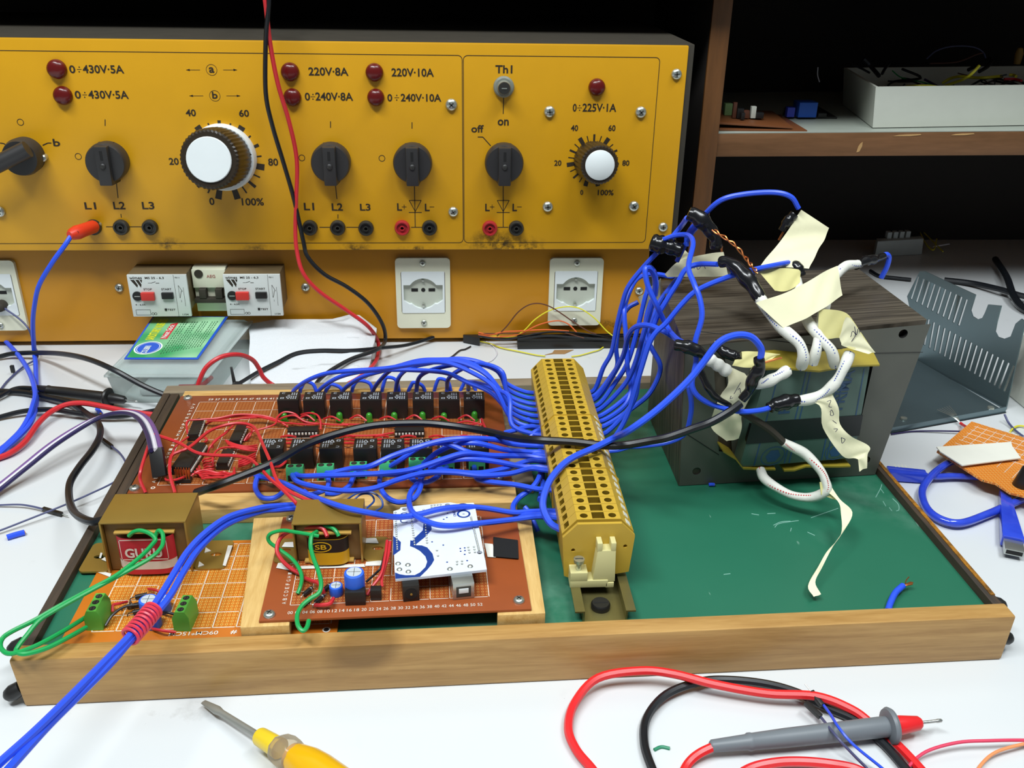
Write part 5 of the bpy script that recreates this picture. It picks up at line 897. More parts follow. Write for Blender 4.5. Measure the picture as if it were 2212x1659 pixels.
# green leads of the two small transformers
def lw(par, pts, m, r, k): b = MB(); b.tube([P(x, y, z, k) for x, y, z in pts], r, 8, 6); return b.build('lead_wire', MATS[m], par)
lw(t1, [(1100, 545, 57), (1140, 510, 60), (1200, 498, 61), (1280, 525, 60), (1325, 570, 58), (1305, 610, 57), (1200, 720, 56), (1000, 875, 54), (800, 985, 52), (500, 1145, 49), (300, 1260, 46), (100, 1360, 43), (20, 1420, 41), (5, 1490, 40), (60, 1545, 40), (160, 1535, 40), (330, 1470, 40), (550, 1350, 38), (735, 1235, 33)], 'green_wire', 1.25, 'D')
lw(t1, [(1320, 560, 55), (1350, 500, 59), (1385, 520, 59), (1392, 590, 57), (1370, 650, 56), (1280, 735, 55), (1000, 890, 53), (700, 1050, 51), (450, 1190, 48), (330, 1270, 46), (230, 1390, 43), (160, 1480, 41), (140, 1530, 40), (220, 1550, 40), (400, 1500, 39), (600, 1400, 37), (735, 1325, 33)], 'green_wire', 1.25, 'D')
lw(t2, [(870, 545, 60), (780, 528, 61), (640, 505, 61), (510, 488, 60), (400, 515, 58), (365, 560, 55), (385, 610, 52), (460, 665, 49), (600, 770, 46), (675, 870, 44), (700, 960, 42), (685, 1050, 41), (658, 1118, 39)], 'green_wire', 1.15, 'E')
lw(t2, [(850, 500, 60), (800, 540, 61), (788, 640, 58), (815, 760, 55), (868, 900, 52), (892, 1020, 50), (870, 1110, 48), (780, 1170, 47), (700, 1240, 46), (655, 1330, 45), (662, 1430, 44), (710, 1485, 43), (752, 1450, 43), (770, 1385, 43)], 'green_wire', 1.25, 'E')
lw(t2, [(890, 465, 61), (940, 448, 62), (1000, 460, 62), (1045, 500, 61), (1068, 545, 59)], 'green_wire', 1.15, 'E'); lw(t2, [(955, 550, 59), (920, 480, 61), (870, 455, 62), (760, 455, 61), (600, 488, 58), (490, 560, 54), (452, 680, 50), (500, 780, 46), (590, 865, 42), (690, 920, 40)], 'red_wire', 1.2, 'E')
# ------------------------------------------------------------------ red and black leads hanging in front of the power supply
wire('red_lead', 'red lead hanging in front of the yellow panel down to the foam pad', [Vector((62, 600, 346)), Vector((63, 545, 347)), Vector((64, 505, 349)), Vector((66, 460, 342)), (568, -25, None, 431), (583, 90, None, 436), (600, 180, None, 440), (625, 265, None, 445), (641, 345, None, 449), (640, 430, None, 450), (638, 490, None, 450), (641, 540, None, 446), (655, 590, None, 440), (690, 630, None, 440), (745, 668, None, 444), (795, 705, None, 448), (817, 740, 6), (814, 775, 5), (795, 800, 8), (760, 825, 12), (700, 850, 16)], 1.9, 'red_wire', cat='lead')
wire('black_lead', 'black lead hanging in front of the yellow panel beside the red lead', [Vector((74, 600, 346)), Vector((74, 545, 347)), Vector((72, 505, 349)), Vector((70, 460, 342)), (580, -25, None, 431), (574, 90, None, 434), (574, 200, None, 438), (588, 270, None, 442), (612, 350, None, 446), (635, 430, None, 450), (655, 520, None, 450), (665, 555, None, 446), (700, 592, None, 446), (750, 620, None, 450), (795, 655, None, 452), (826, 700, None, 455), (832, 735, 12), (815, 755, 17), (760, 775, 17), (715, 800, 14), (690, 820, 12), (678, 838, 12), (672, 850, 14)], 1.9, 'black_wire', cat='lead')
wire('black_lead', 'black lead running from the strip of loose wires across the foam to the tray', [(1000, 718, 8), (970, 713, 10), (930, 730, 6), (880, 745, 7), (830, 751, 14), (760, 757, 19), (690, 757, 19), (640, 763, 18), (600, 782, 15), (560, 802, 11), (520, 826, 7), (506, 832, 6)], 1.8, 'black_wire', cat='lead')
wire('red_lead', 'red lead arching between the plastic box and the foam pad', [(424, 850, None, 331), (431, 822, None, 334), (447, 792, None, 338), (478, 771, None, 343), (515, 766, None, 352), (545, 777, None, 364), (560, 797, None, 368), (569, 815, None, 368), (590, 832, 9), (620, 842, 8)], 2.0, 'red_wire', cat='lead')
# leads on the worktop at the left
wire('black_lead', 'black lead arching from the left past the plastic box to the tray corner', [(-40, 778, 3), (0, 770, 4), (28, 764, 6), (83, 762, 10), (139, 765, None, 400), (194, 777, None, 364), (250, 801, None, 343), (305, 831, None, 338), (350, 851, None, 335), (385, 864, None, 334)], 2.3, 'black_wire', cat='lead')
wire('black_lead', 'black lead curving round to the larger brass transformer', [(-40, 840, 3), (0, 845, 3), (55, 848, 4), (105, 859, 5), (152, 871, 6), (189, 895, 8), (212, 914, 14), (216, 940, 18), (200, 972, 20), (172, 1008, 20), (151, 1044, 18), (150, 1080, 20), (160, 1106, 28), (180, 1121, 36), (205, 1127, 40), (235, 1120, 42)], 2.6, 'black_wire', cat='lead')
wire('black_lead', 'black lead lying straight beside the red lead to the tray edge', [(-40, 912, 3), (0, 901, 3), (42, 890, 5), (83, 885, 6), (125, 886, 7), (166, 893, 6), (222, 900, 5), (277, 897, 6), (352, 884, 10)], 2.2, 'black_wire', cat='lead')
wire('red_lead', 'red lead winding from the left edge to the tray side', [(-40, 1000, 3), (0, 988, 3), (28, 975, 4), (55, 953, 5), (83, 914, 7), (111, 889, 9), (144, 874, 11), (180, 871, 12), (222, 878, 12), (277, 889, 11), (341, 897, 10)], 2.3, 'red_wire', cat='lead')
def ribbon(label, base, cols, r, name, plug=None):
    o0 = thing(name, label, 'cable', P(*base[0])); rows = spline([P(*q) for q in base], 6); ncol = len(cols)
    for c, m in enumerate(cols):
        w = []
        for i, p in enumerate(rows):
            d = (rows[min(i+1, len(rows)-1)]-rows[max(0, i-1)]).normalized(); s = d.cross(Vector((0, .3, 1))).normalized(); w.append(p+s*(c-(ncol-1)/2)*r*1.9)
        b = MB(); b.tube(w, r, 8, 1, smooth=False); b.build('strand', MATS[m], o0)
    return o0
mat('purple_wire', '#6d4a86', .4); mat('white_wire', '#d6d4dc', .4); mat('violet_dark', '#2c2450', .4); mat('brown_wire', '#5a3322', .45); mat('yellow_wire', '#d7cf2a', .45); mat('orange_wire', '#d2602a', .45)
rib = ribbon('striped purple and white ribbon cable plugged in at the relay board corner', [(-40, 1082, 4), (0, 1052, 6), (55, 1008, 12), (111, 963, 18), (166, 927, 22), (208, 905, 26), (250, 892, 32), (288, 893, 38), (312, 908, 46), (328, 938, 54), (337, 972, 58)], ('purple_wire', 'white_wire', 'violet_dark'), 1.6, 'ribbon_cable')
b = MB(); a, c = P(337, 968, 58), P(346, 1030, 42); d = (c-a).normalized(); s = d.cross(Vector((0, 1, 0))).normalized(); n = d.cross(s); b.hexa([a+s*i*4.6+n*j*2 for i, j in ((-1, -1), (1, -1), (1, 1), (-1, 1))], [c+s*i*4.6+n*j*2 for i, j in ((-1, -1), (1, -1), (1, 1), (-1, 1))], .4); b.build('plug_housing', MATS['black_plastic'], rib)
def jumper(label, pts, head, m, r=.7, pin=True, name='jumper_wire'):
    o = thing(name, label, 'jumper wire', P(*head[0])); b = MB(); b.tube([P(*q) for q in pts], r, 6, 6); b.build('wire_strand', MATS[m], o)
    a, c = P(*head[0]), P(*head[1]); d = (c-a).normalized(); s = d.cross(Z_).normalized(); n = s.cross(d); b = MB(); q = ((-1, -1), (1, -1), (1, 1), (-1, 1)); b.hexa([a+s*i*1.3+n*j*1.3 for i, j in q], [c+s*i*1.3+n*j*1.3 for i, j in q], .25); b.build('plug_housing', MATS['black_plastic'], o)
    if pin: b = MB(); b.cyl(c, c+d*5, .35, seg=6); b.build('metal_pin', MATS['screw_steel'], o)
    return o
mat('grey_blue_wire', '#4a4e72', .45)
jumper('grey jumper wire curling from a black plug beside the tray', [(241, 964, 3), (258, 978, 4), (270, 996, 8), (272, 1012, 10), (250, 1039, 10), (194, 1067, 9), (139, 1091, 7), (69, 1119, 5), (0, 1146, 3), (-40, 1160, 3)], ((242, 965, 2.5), (219, 948, 2)), 'grey_blue_wire', .75, False)
jumper('grey jumper wire with its black plug near the blue offcut', [(-40, 1093, 1), (0, 1091, 2), (42, 1090, 3), (70, 1094, 3), (94, 1100, 3)], ((93, 1099, 2.5), (134, 1111, 2)), 'grey_blue_wire', .75)
def probe(label, tail, tip, colour, collar, r, needle, cable, cr, cm, cat='test probe'):
    a, c = P(*tail), P(*tip); o = thing('test_probe', label, cat, a); ax = (c-a); L_ = ax.length; ax.normalize()
    b = MB(); b.lathe(a, ax, [(r*.45, 0), (r*.62, 1), (r*.78, L_*.19), (r*.9, L_*.20), (r*.9, L_*.215), (r*.84, L_*.225), (r*.95, L_*.4), (r*1.0, L_*.7), (r*1.05, L_*.94), (r*1.0, L_*.95)], 24); b.build('handle', MATS[colour], o)
    b = MB(); b.lathe(a+ax*L_*.94, ax, [(r*1.1, 0), (r*1.75, .8), (r*1.9, 2.2), (r*1.75, 3.6), (r*1.1, 4.6)], 26); b.build('finger_guard', MATS[colour], o)
    b = MB(); b.lathe(a+ax*(L_*.94+4.4), ax, [(r*1.0, 0), (r*.95, 4), (r*.72, 13), (r*.5, 14.5), (.01, 14.5)], 22); b.build('insulating_collar', MATS[collar], o)
    b = MB(); b.lathe(a+ax*(L_*.94+18), ax, [(needle, 0), (needle, 9), (needle*1.25, 10), (needle*1.1, 12), (.01, 13)], 10); b.build('metal_tip', MATS['steel_plug'], o)
    b = MB(); b.tube([a+ax*3]+[P(*q) for q in cable], cr, 8, 6); b.build('cable', MATS[cm], o); return o
mat('probe_grey', '#6f757a', .45, 0, .05); mat('red_gloss', '#e0262a', .3, 0, .04)
probe('black test probe lying at the left in front of the plastic box', (70, 838, 6), (240, 860, 8), 'black_plastic', 'black_plastic', 4.6, .7, [(36, 839, 5), (0, 856, 4), (-40, 880, 3)], 2.0, 'black_wire')
probe('grey test probe with a red collar lying at the front right', (1534, 1612, 7), (1938, 1567, 9), 'probe_grey', 'red_gloss', 5.0, .85, [(1512, 1627, 6), (1490, 1645, 4), (1476, 1668, 3), (1470, 1700, 3)], 2.3, 'red_gloss')
wire('red_lead', 'red lead making a large loop at the front right', [(1300, 1690, 3), (1278, 1660, 3), (1245, 1620, 3), (1228, 1574, 4), (1241, 1519, 6), (1291, 1465, 9), (1383, 1449, 11), (1456, 1456, 11), (1543, 1478, 9), (1657, 1498, 8), (1763, 1504, 9), (1840, 1533, 7), (1886, 1567, 4), (1932, 1603, 3), (1987, 1660, 3), (2020, 1700, 3)], 2.4, 'red_gloss', cat='lead')
wire('black_lead', 'black lead making the inner loop at the front right', [(1425, 1690, 3), (1408, 1658, 3), (1392, 1606, 3), (1397, 1551, 4), (1438, 1501, 5), (1511, 1473, 5), (1575, 1469, 4), (1657, 1478, 4), (1726, 1498, 4), (1786, 1529, 3), (1850, 1558, 3), (1909, 1607, 3), (1955, 1659, 3), (1985, 1700, 3)], 2.3, 'black_wire', cat='lead')
wire('red_lead', 'red lead arc just entering the bottom edge under the grey probe', [(1560, 1700, 3), (1616, 1662, 4), (1670, 1648, 5), (1726, 1645, 5), (1790, 1650, 5), (1850, 1662, 4), (1900, 1690, 3)], 2.4, 'red_gloss', cat='lead')
mat('jumper_blue', '#2c3f9e', .4); jumper('upper blue jumper wire crossing the grey probe', [(1779, 1523, 8), (1795, 1545, 12), (1812, 1572, 17), (1845, 1610, 14), (1905, 1659, 6), (1940, 1690, 3)], ((1776, 1524, 8), (1752, 1494, 10)), 'blue_wire', .75); jumper('lower dark jumper wire crossing the grey probe', [(1774, 1550, 7), (1792, 1573, 13), (1812, 1597, 15), (1845, 1632, 9), (1875, 1662, 4), (1900, 1690, 3)], ((1773, 1549, 7), (1740, 1518, 8)), 'grey_blue_wire', .75, False)
mat('pink_wire', '#d83a5c', .45); mat('peach_wire', '#e8935c', .45)
wire('thin_wire', 'thin pink wire entering at the lower right corner', [(1940, 1690, 2), (1960, 1659, 3), (2000, 1624, 5), (2069, 1604, 6), (2140, 1600, 6), (2212, 1599, 5), (2270, 1602, 4)], .85, 'pink_wire'); wire('thin_wire', 'thin orange wire at the extreme lower right corner', [(2100, 1690, 2), (2117, 1655, 3), (2151, 1625, 4), (2212, 1607, 4), (2270, 1598, 4)], .85, 'peach_wire')
# ================================================================== blue leads, plug and cord at the far left
bp = thing('banana_plug', 'red banana plug pushed into the leftmost socket of the yellow panel', 'plug', Y(203, 490, YP))
mat('plug_red', '#d8381c', .4, 0, .05)
a, c = Y(206, 488, 456), Y(150, 508, 428); ax = (c-a).normalized(); L_ = (c-a).length
b = MB(); b.lathe(a, ax, [(4.6, 0), (5.8, 2), (6.0, L_*.55), (6.4, L_*.7), (5.2, L_*.9), (3.2, L_), (.01, L_)], 14); b.build('plug_sleeve', MATS['plug_red'], bp)
q = a+ax*L_*.72; vd = (CAM-q).normalized(); b = MB(); b.cyl(q+vd*5.6, q+vd*6.5, 1.5, seg=12); b.build('cross_hole', MATS['hole_black'], bp)
b = MB(); b.cyl(a-ax*6, a+ax*1, 1.9); b.build('contact_pin', MATS['steel_plug'], bp)
b = MB(); b.tube([c-ax*3]+[Y(*q) for q in ((140, 530, 424), (113, 567, 420), (85, 615, 420), (75, 657, 424), (71, 700, 432))]+[P(*q) for q in ((74, 757, 10), (77, 785, 4), (78, 814, 4), (79, 850, 5), (76, 886, 7), (66, 914, 8), (42, 942, 6), (0, 980, 4), (-50, 1030, 3))], 2.1, 8, 6); b.build('cable', MATS['blue_wire'], bp)
wire('blue_lead', 'blue lead on the worktop crossing the plug lead at the far left', [(-50, 690, 3), (0, 726, 4), (17, 742, 5), (42, 770, 7), (61, 800, 9), (72, 828, 12), (76, 853, 12), (70, 878, 12), (61, 903, 10), (44, 931, 7), (17, 958, 4), (0, 972, 3), (-50, 1015, 3)], 2.1, 'blue_wire', cat='lead')
wire('dark_wire', 'thin dark cord drooping from the mains socket at the left edge', [(2, 660, None, 476), (14, 669, None, 472), (42, 689, None, 466), (62, 711, None, 460), (72, 740, 12), (81, 764, 6), (77, 776, 4), (48, 794, 2), (17, 822, 1.5), (0, 843, 1.5), (-30, 880, 1.5)], .9, 'grey_blue_wire', cat='cord')
b = MB(); a = Y(3, 660, 477); b.lathe(a+Vector((0, 3, 0)), D_, [(5, 0), (5.5, 3), (4.5, 9), (2, 11), (.01, 11)], 14); o = b.build('small_plug', MATS['case_grey']); tag(o, 'small grey plug in the mains socket at the left edge', 'plug')
b = MB(); b.tube([P(*q) for q in ((318, 945, 12), (296, 966, 8), (287, 988, 4), (284, 1000, 3))], 2.0, 8, 6); o = b.build('blue_wire', MATS['blue_wire']); tag(o, 'blue wire peeking out beside the left tray rim', 'wire')
def offcut(label, a, c, r, m, name='wire_offcut'):
    a, c = P(*a), P(*c); b = MB(); b.tube([a, (a+c)/2+Vector((0, 0, .2)), c], r, 8, 4); o = b.build(name, MATS[m]); tag(o, label, 'offcut'); d = (c-a).normalized(); b = MB(); b.cyl(c-d*.4, c+d*.5, r*.5); b.build('wire_core', MATS['copper'], o)
offcut('blue wire offcut lying alone on the left worktop', (15, 1161, 2), (53, 1150, 2), 2.0, 'blue_wire'); offcut('tiny blue wire offcut beside the tip of the black probe cable', (210, 884, 2), (217, 893, 2), 1.9, 'blue_wire')
offcut('tiny blue wire offcut on the green floor by the transformer', (1531, 1047, ZG+1.4), (1543, 1047, ZG+1.4), 1.3, 'blue_wire'); 
a, c = P(1413, 1620, .6), P(1447, 1617, .6); b = MB(); b.tube([a, (a+c)/2+Vector((0, 1.5, 0)), c], .9, 6, 5); o = b.build('green_offcut', mat('green_strip', '#14835c', .5)); tag(o, 'small green plastic offcut inside the red lead loop', 'offcut')
cw = thing('stripped_wire', 'short blue wire with bare copper strands on the green floor', 'wire', P(1922, 1310, ZG))
b = MB(); b.tube([P(x, y, z, 'S') for x, y, z in ((1215, 1150, ZG+2), (1235, 1090, ZG+3), (1270, 1020, ZG+4), (1325, 968, ZG+4.5))], 1.9, 10, 6); b.build('insulation', MATS['blue_wire'], cw)
for dx, dy in ((0, 0), (6, 8), (-4, -6), (9, -3)):
    b = MB(); b.tube([P(1318, 972, ZG+4.5, 'S'), P(1350+dx*.4, 960+dy*.5, ZG+5, 'S'), P(1388+dx, 948+dy, ZG+5, 'S')], .55, 5, 4); b.build('copper_strand', MATS['copper'], cw)
b = MB(); b.tube([P(1340, 965, ZG+5, 'S'), P(1348, 930, ZG+7, 'S'), P(1370, 902, ZG+9, 'S')], .3, 5, 5); b.build('copper_strand', MATS['copper'], cw)
jk = thing('jumper_clip', 'tiny black clip standing on the worktop at the far left', 'clip', P(28, 800, 0)); b = MB(); b.box(P(27, 797, 6), (3, 3, 7), bev=.4); b.build('clip_body', MATS['black_plastic'], jk); b = MB(); b.cyl(P(29, 808, 0), P(28, 797, 4), .4, seg=6); b.build('clip_pin', MATS['screw_steel'], jk)
# ================================================================== the clear plastic box with its green card, the foam pad
clear('clear_plastic', '#f7faf9', .2, .16, '#e6ebea'); mat('card_blue', '#1f56c8', .4); mat('card_white', '#e4eee4', .45); mat('card_red', '#cf2f3a', .4); mat('card_yellow', '#dde02c', .4)
t = NT('card_green'); sp = t.n('ShaderNodeTexNoise'); t.set(sp.inputs['Vector'], t.co); sp.inputs['Scale'].default_value = 18; MATS['card_green'] = t.fin(t.mix(t.ramp(sp.outputs['Fac'], .38, .62), lin('#2b9a58'), lin('#a5d9ab')), .3)
bx = thing('plastic_box', 'clear plastic box with a green card in its lid standing by the breakers', 'box', (-18, 410, 0))
def quad(z, ins): return [Vector((-66+ins, 351+ins, z)), Vector((20-ins*.6, 348+ins, z)), Vector((34-ins, 472-ins, z)), Vector((-56+ins, 474-ins, z))]
b = MB(); lo, hi = quad(1, 5), quad(27, 1); b.grid([lo, hi], True); b.face(lo[::-1]); b.build('base_tray', MATS['clear_plastic'], bx)
b = MB(); b.hexa(quad(27, -.8), quad(29, -.8), .3); b.grid([quad(29, 3), quad(32.5, 6)], True); b.face(quad(32.5, 6)); ld = b.build('lid', MATS['clear_plastic'], bx)
cq = [P(268, 776, 33), P(428, 776, 33), P(493, 684, 33), P(330, 684, 33)]
def cd2(u, v, z=0): return cq[0].lerp(cq[1], u).lerp(cq[3].lerp(cq[2], u), v)+Z_*z
def cquad(u0, v0, u1, v1, z): return [cd2(u0, v0, z), cd2(u1, v0, z), cd2(u1, v1, z), cd2(u0, v1, z)]
b = MB(); b.hexa(cquad(0, 0, 1, 1, -.2), cquad(0, 0, 1, 1, .25)); card = b.build('printed_card', MATS['card_blue'], bx)
b = MB(); b.face(cquad(.025, .03, .965, .985, .33)); b.build('card_field', MATS['card_green'], card)
eu, ev = (cd2(1, .5)-cd2(0, .5)).normalized(), (cd2(.5, 1)-cd2(.5, 0)).normalized()
b = MB(); o = cd2(.225, .24, .36); b.plate(o, eu, Z_.cross(eu), ngon(0, 0, 12, 28, 14.5)); b.build('logo_ground', MATS['card_white'], card); b = MB(); b.plate(o+Z_*.1, eu, Z_.cross(eu), ngon(0, 0, 10.6, 28, 13), [ngon(0, 0, 9.8, 28, 12.2)]); b.plate(o+Z_*.1, eu, Z_.cross(eu), ngon(0, 0, 9.2, 28, 11.6)); b.build('logo_oval', MATS['card_blue'], card)
b = MB(); du = (cd2(.3, .5)-cd2(.18, 0)).normalized(); dv = Z_.cross(du); b.text('COLIBRI', cd2(.25, .11, .5), ev, Z_.cross(ev), 17, 5.4, bold=.02); b.build('logo_lettering', MATS['card_white'], card)
b = MB(); b.text('SANDSTURRY NUBE-SIDE', cd2(.225, .42, .4), ev, Z_.cross(ev), 50, 8, bold=.03); b.build('yellow_lettering', MATS['card_yellow'], card)
b = MB(); b.face([cd2(.30, .44, .4), cd2(.395, .44, .4), cd2(.40, .84, .4), cd2(.31, .80, .4)]); b.build('red_banner', MATS['card_red'], card); b = MB(); b.text('Neat Stick', cd2(.375, .46, .5), ev, Z_.cross(ev), 32, 5, bold=.01); b.build('banner_lettering', MATS['card_white'], card)
mat('card_text', '#2a5a3c', .5); b = MB()
for i in range(15):
    u = .44+.033*i; v0 = .10+.012*i; v1 = .88-.3*(i % 4 == 3)
    for k in range(14):
        va = v0+(v1-v0)*k/14; b.face([cd2(u, va, .4), cd2(u+.012, va, .4), cd2(u+.012, va+(v1-v0)/14*random.uniform(.5, .85), .4), cd2(u, va+(v1-v0)/14*random.uniform(.5, .85), .4)])
b.build('small_print', MATS['card_text'], card, recalc=False)
b = MB(); b.hexa([Vector(q) for q in ((-45, 365, 2.2), (0, 362, 2.2), (2, 430, 2.2), (-40, 432, 2.2))], [Vector(q) for q in ((-45, 365, 9), (0, 362, 9), (2, 430, 9), (-40, 432, 9))], 2); o = b.build('tool_insert', mat('insert_grey', '#c3c9c8', .6)); tag(o, 'grey lump of tools inside the clear plastic box', 'tools')
b = MB(); b.tube([Vector((-10, 364, 11)), Vector((8, 364, 12)), Vector((14, 380, 12))], 2, 8); o = b.build('red_tool', MATS['jack_red']); tag(o, 'red tool seen through the front of the clear plastic box', 'tool')
def foam_mat():
    t = NT('foam_sheet'); n = t.noise(900, 2); s = t.ramp(t.noise(70, 3, stretch=(.25, 1.6, 1)), .66, .70, 0, .4); t.bump(t.noise(260, 3), .5, .0008); MATS['foam'] = t.fin(t.mix(s, t.mix(n, lin('#cdd1d4'), lin('#dcdfe1')), lin('#8d8f90')), .9); return t.m
foam_mat(); fo = thing('foam_pad', 'white foam pad leaning against the foot of the yellow power supply', 'foam', (90, 430, 0)); b = MB()
fr = [P(*q) for q in ((541, 828, 3.5), (600, 832, 3.5), (660, 836, 3.5), (720, 834, 3.5), (770, 826, 3.5), (796, 806, 3.5))]; bk = [Y(538, 700, 474), Y(600, 689, 475), Y(660, 690, 475), Y(725, 688, 475), Y(770, 676, 476), Y(814, 710, 470)]
rows = []
for i in range(13):
    t_ = i/12; j = min(4, int(t_*5)); f = t_*5-j; p, q = fr[j].lerp(fr[j+1], f), bk[j].lerp(bk[j+1], f); rows.append([p.lerp(q, k/8)+Vector((random.uniform(-.7, .7), random.uniform(-.8, .8), random.uniform(-.4, .4)+2*math.sin(math.pi*k/8))) for k in range(9)])
b.grid(rows); low = [[Vector((p.x, p.y, max(.4, p.z-3.4))) for p in r] for r in rows]; b.grid(low)
for A, B in ((rows[0], low[0]), (rows[-1], low[-1]), ([r[0] for r in rows], [r[0] for r in low]), ([r[-1] for r in rows], [r[-1] for r in low])): b.grid([A, B])
b.build('foam_sheet', MATS['foam'], fo, sharp=1.0)
fc = thing('alligator_clip', 'black clip on the lead end in front of the clear box', 'clip', P(506, 830, 0)); b = MB(); a = P(515, 832, 4); b.hexa([a+Vector(q) for q in ((-8, -4, -3), (5, -4, -3), (5, 4, -3), (-8, 4, -3))], [a+Vector(q) for q in ((-4, -1, 3), (1, -1, 3), (1, 2, 3), (-4, 2, 3))], .5); b.build('jaw', MATS['black_plastic'], fc); b = MB(); b.hexa([a+Vector(q) for q in ((-5, 0, 1), (-2, 0, 1), (-2, 2, 1), (-5, 2, 1))], [a+Vector(q) for q in ((-7, 6, 15), (-5, 6, 15), (-5, 7, 15), (-7, 7, 15))], .2); b.build('lever', MATS['black_plastic'], fc)
# ================================================================== loose harness at the foot of the power supply, black bar
hn = thing('wire_harness', 'black connector with orange, yellow and brown wires below the right mains socket', 'wire harness', P(1015, 735, 0))
a, c = P(1000, 730, 3), P(1036, 737, 3); b = MB(); b.hexa([Vector((a.x, a.y-6, .3)), Vector((c.x, c.y-6, .3)), Vector((c.x+1, c.y+12, .3)), Vector((a.x+1, a.y+12, .3))], [Vector((a.x, a.y-6, 9)), Vector((c.x, c.y-6, 9)), Vector((c.x+1, c.y+12, 9)), Vector((a.x+1, a.y+12, 9))], .8); b.build('connector', MATS['black_plastic'], hn)
def hw_(m, pts, r=.6, k='N'): b = MB(); b.tube([Y(*q, k) for q in pts], r, 6, 7); b.build('wire_strand', MATS[m], hn)
yb = 470
hw_('orange_wire', [(715, 665, yb), (800, 680, yb), (900, 660, yb), (1000, 655, yb), (1200, 645, yb), (1370, 655, yb)], .8); hw_('orange_wire', [(715, 680, yb), (850, 695, yb), (1000, 680, yb), (1150, 610, yb), (1280, 580, yb), (1360, 600, yb-2), (1425, 660, yb-4)], .7)
hw_('brown_wire', [(850, 690, yb), (920, 620, yb), (1000, 520, yb), (1080, 465, yb), (1160, 455, yb), (1240, 480, yb), (1320, 530, yb-2), (1420, 600, yb-3), (1520, 660, yb-4), (1570, 675, yb-5)], .65)
hw_('yellow_wire', [(800, 690, yb), (950, 695, yb), (1040, 655, yb), (1120, 575, yb), (1210, 515, yb), (1300, 485, yb), (1390, 478, yb), (1470, 500, yb-3), (1560, 565, yb-6), (1640, 650, yb-8), (1690, 690, yb-10)], .65)
hw_('black_wire', [(715, 690, yb-4), (900, 715, yb-6), (1050, 690, yb-4), (1250, 660, yb-2), (1450, 670, yb), (1650, 700, yb)], 1.0); hw_('black_wire', [(1000, 715, yb-6), (1200, 690, yb-6), (1400, 700, yb-6), (1700, 720, yb-8)], 1.3); hw_('brown_wire', [(720, 672, yb), (900, 672, yb), (1100, 668, yb), (1300, 662, yb), (1480, 705, yb-8)], .6)
b = MB(); b.tube([P(x, y, 1.5, 'N') for x, y in ((722, 728), (800, 745), (880, 775), (1000, 800), (1120, 825), (1200, 836))], .65, 6, 6); b.build('wire_strand', MATS['yellow_wire'], hn); b = MB(); b.tube([P(x, y, 1.5, 'N') for x, y in ((1390, 838), (1450, 830), (1540, 805), (1590, 790), (1620, 770))], .65, 6, 6); o = b.build('yellow_wire', MATS['yellow_wire']); tag(o, 'short yellow wire end just behind the far end of the terminal strip', 'wire')
b = MB(); b.tube([P(x, y, 1.2, 'N') for x, y in ((775, 730), (830, 770), (850, 815), (820, 860), (770, 885))], .45, 6, 6); b.build('wire_strand', MATS['white_wire'], hn)
b = MB(); b.tube([P(x, y, 1.2, 'N') for x, y in ((660, 765), (620, 785), (580, 795), (530, 835), (490, 858))], .8, 6, 6); o = b.build('wire_offcut', MATS['black_wire']); tag(o, 'thin black wire offcut on the worktop behind the arching blue wires', 'offcut')
b = MB(); a, c = P(1118, 755, 0), P(1400, 752, 0); b.hexa([a, c, c+Y_*14, a+Y_*14], [a+Z_*8, c+Z_*8, c+Vector((0, 14, 8)), a+Vector((0, 14, 8))], .8)
for i in range(3): b.hexa([a+Vector((0, 1+i*5, 8)), c+Vector((0, 1+i*5, 8)), c+Vector((0, 2.4+i*5, 8)), a+Vector((0, 2.4+i*5, 8))], [a+Vector((0, 1+i*5, 11)), c+Vector((0, 1+i*5, 11)), c+Vector((0, 2.4+i*5, 11)), a+Vector((0, 2.4+i*5, 11))])
o = b.build('heat_sink_bar', MATS['black_plastic']); tag(o, 'long black finned bar lying at the foot of the power supply', 'metal bar')
b = MB(); b.prism((0, 0, .6), X_, Y_, [P(x, y, 0, 'N').xy for x, y in ((1195, 830), (1250, 815), (1265, 795), (1405, 793), (1370, 808), (1340, 822), (1260, 822))], .5); o = b.build('brown_paper', mat('kraft_paper', '#9a7448', .8)); tag(o, 'torn scrap of brown paper behind the terminal strip', 'paper')
# ================================================================== right side: bent steel chassis, board fragment, cables
mat('zinc_steel', '#74868b', .34, .8, .16, 14); ch = thing('steel_chassis', 'bent zinc steel plate with rows of slots behind the transformer', 'metal bracket', (670, 360, 0))
fa, fbv = P(1976, 775, 1), P(2174, 885, 1); VA, VB = Vector((fa.x, fa.y, 1)), Vector((fbv.x, fbv.y, 1)); VA = VA+(VA-VB)*.18; cu2 = (VB-VA).normalized(); cn = cu2.cross(Z_)     # plane of the upright
def vp(x, y):                                            # pixel of crop H on the upright plane -> (along, up)
    X, Yp = px('H', x, y); r_ = ray(X, Yp); t = (VA-CAM).dot(cn)/r_.dot(cn); p = CAM+r_*t-VA; return p.dot(cu2), p.z
outl = [vp(*q) for q in ((380, 420), (330, 190), (395, 62), (420, 62), (680, 182), (655, 262), (665, 292), (690, 308), (715, 300), (728, 275), (745, 232), (812, 238), (790, 320), (780, 370), (795, 398), (825, 408), (860, 395), (885, 330), (915, 305), (935, 320), (835, 770), (760, 745), (370, 512))]
sl = []
def slot(x0, y0, x1, y1, w=7):
    a, c = Vector((*vp(x0, y0), 0)), Vector((*vp(x1, y1), 0)); d = (c-a).normalized(); n = Vector((-d.y, d.x, 0))*1.2; sl.append([(a-n).xy, (a+n).xy, (c+n).xy, (c-n).xy])
for i in range(10): slot(388+i*27.5, 88+i*13, 350+i*27, 205+i*15)
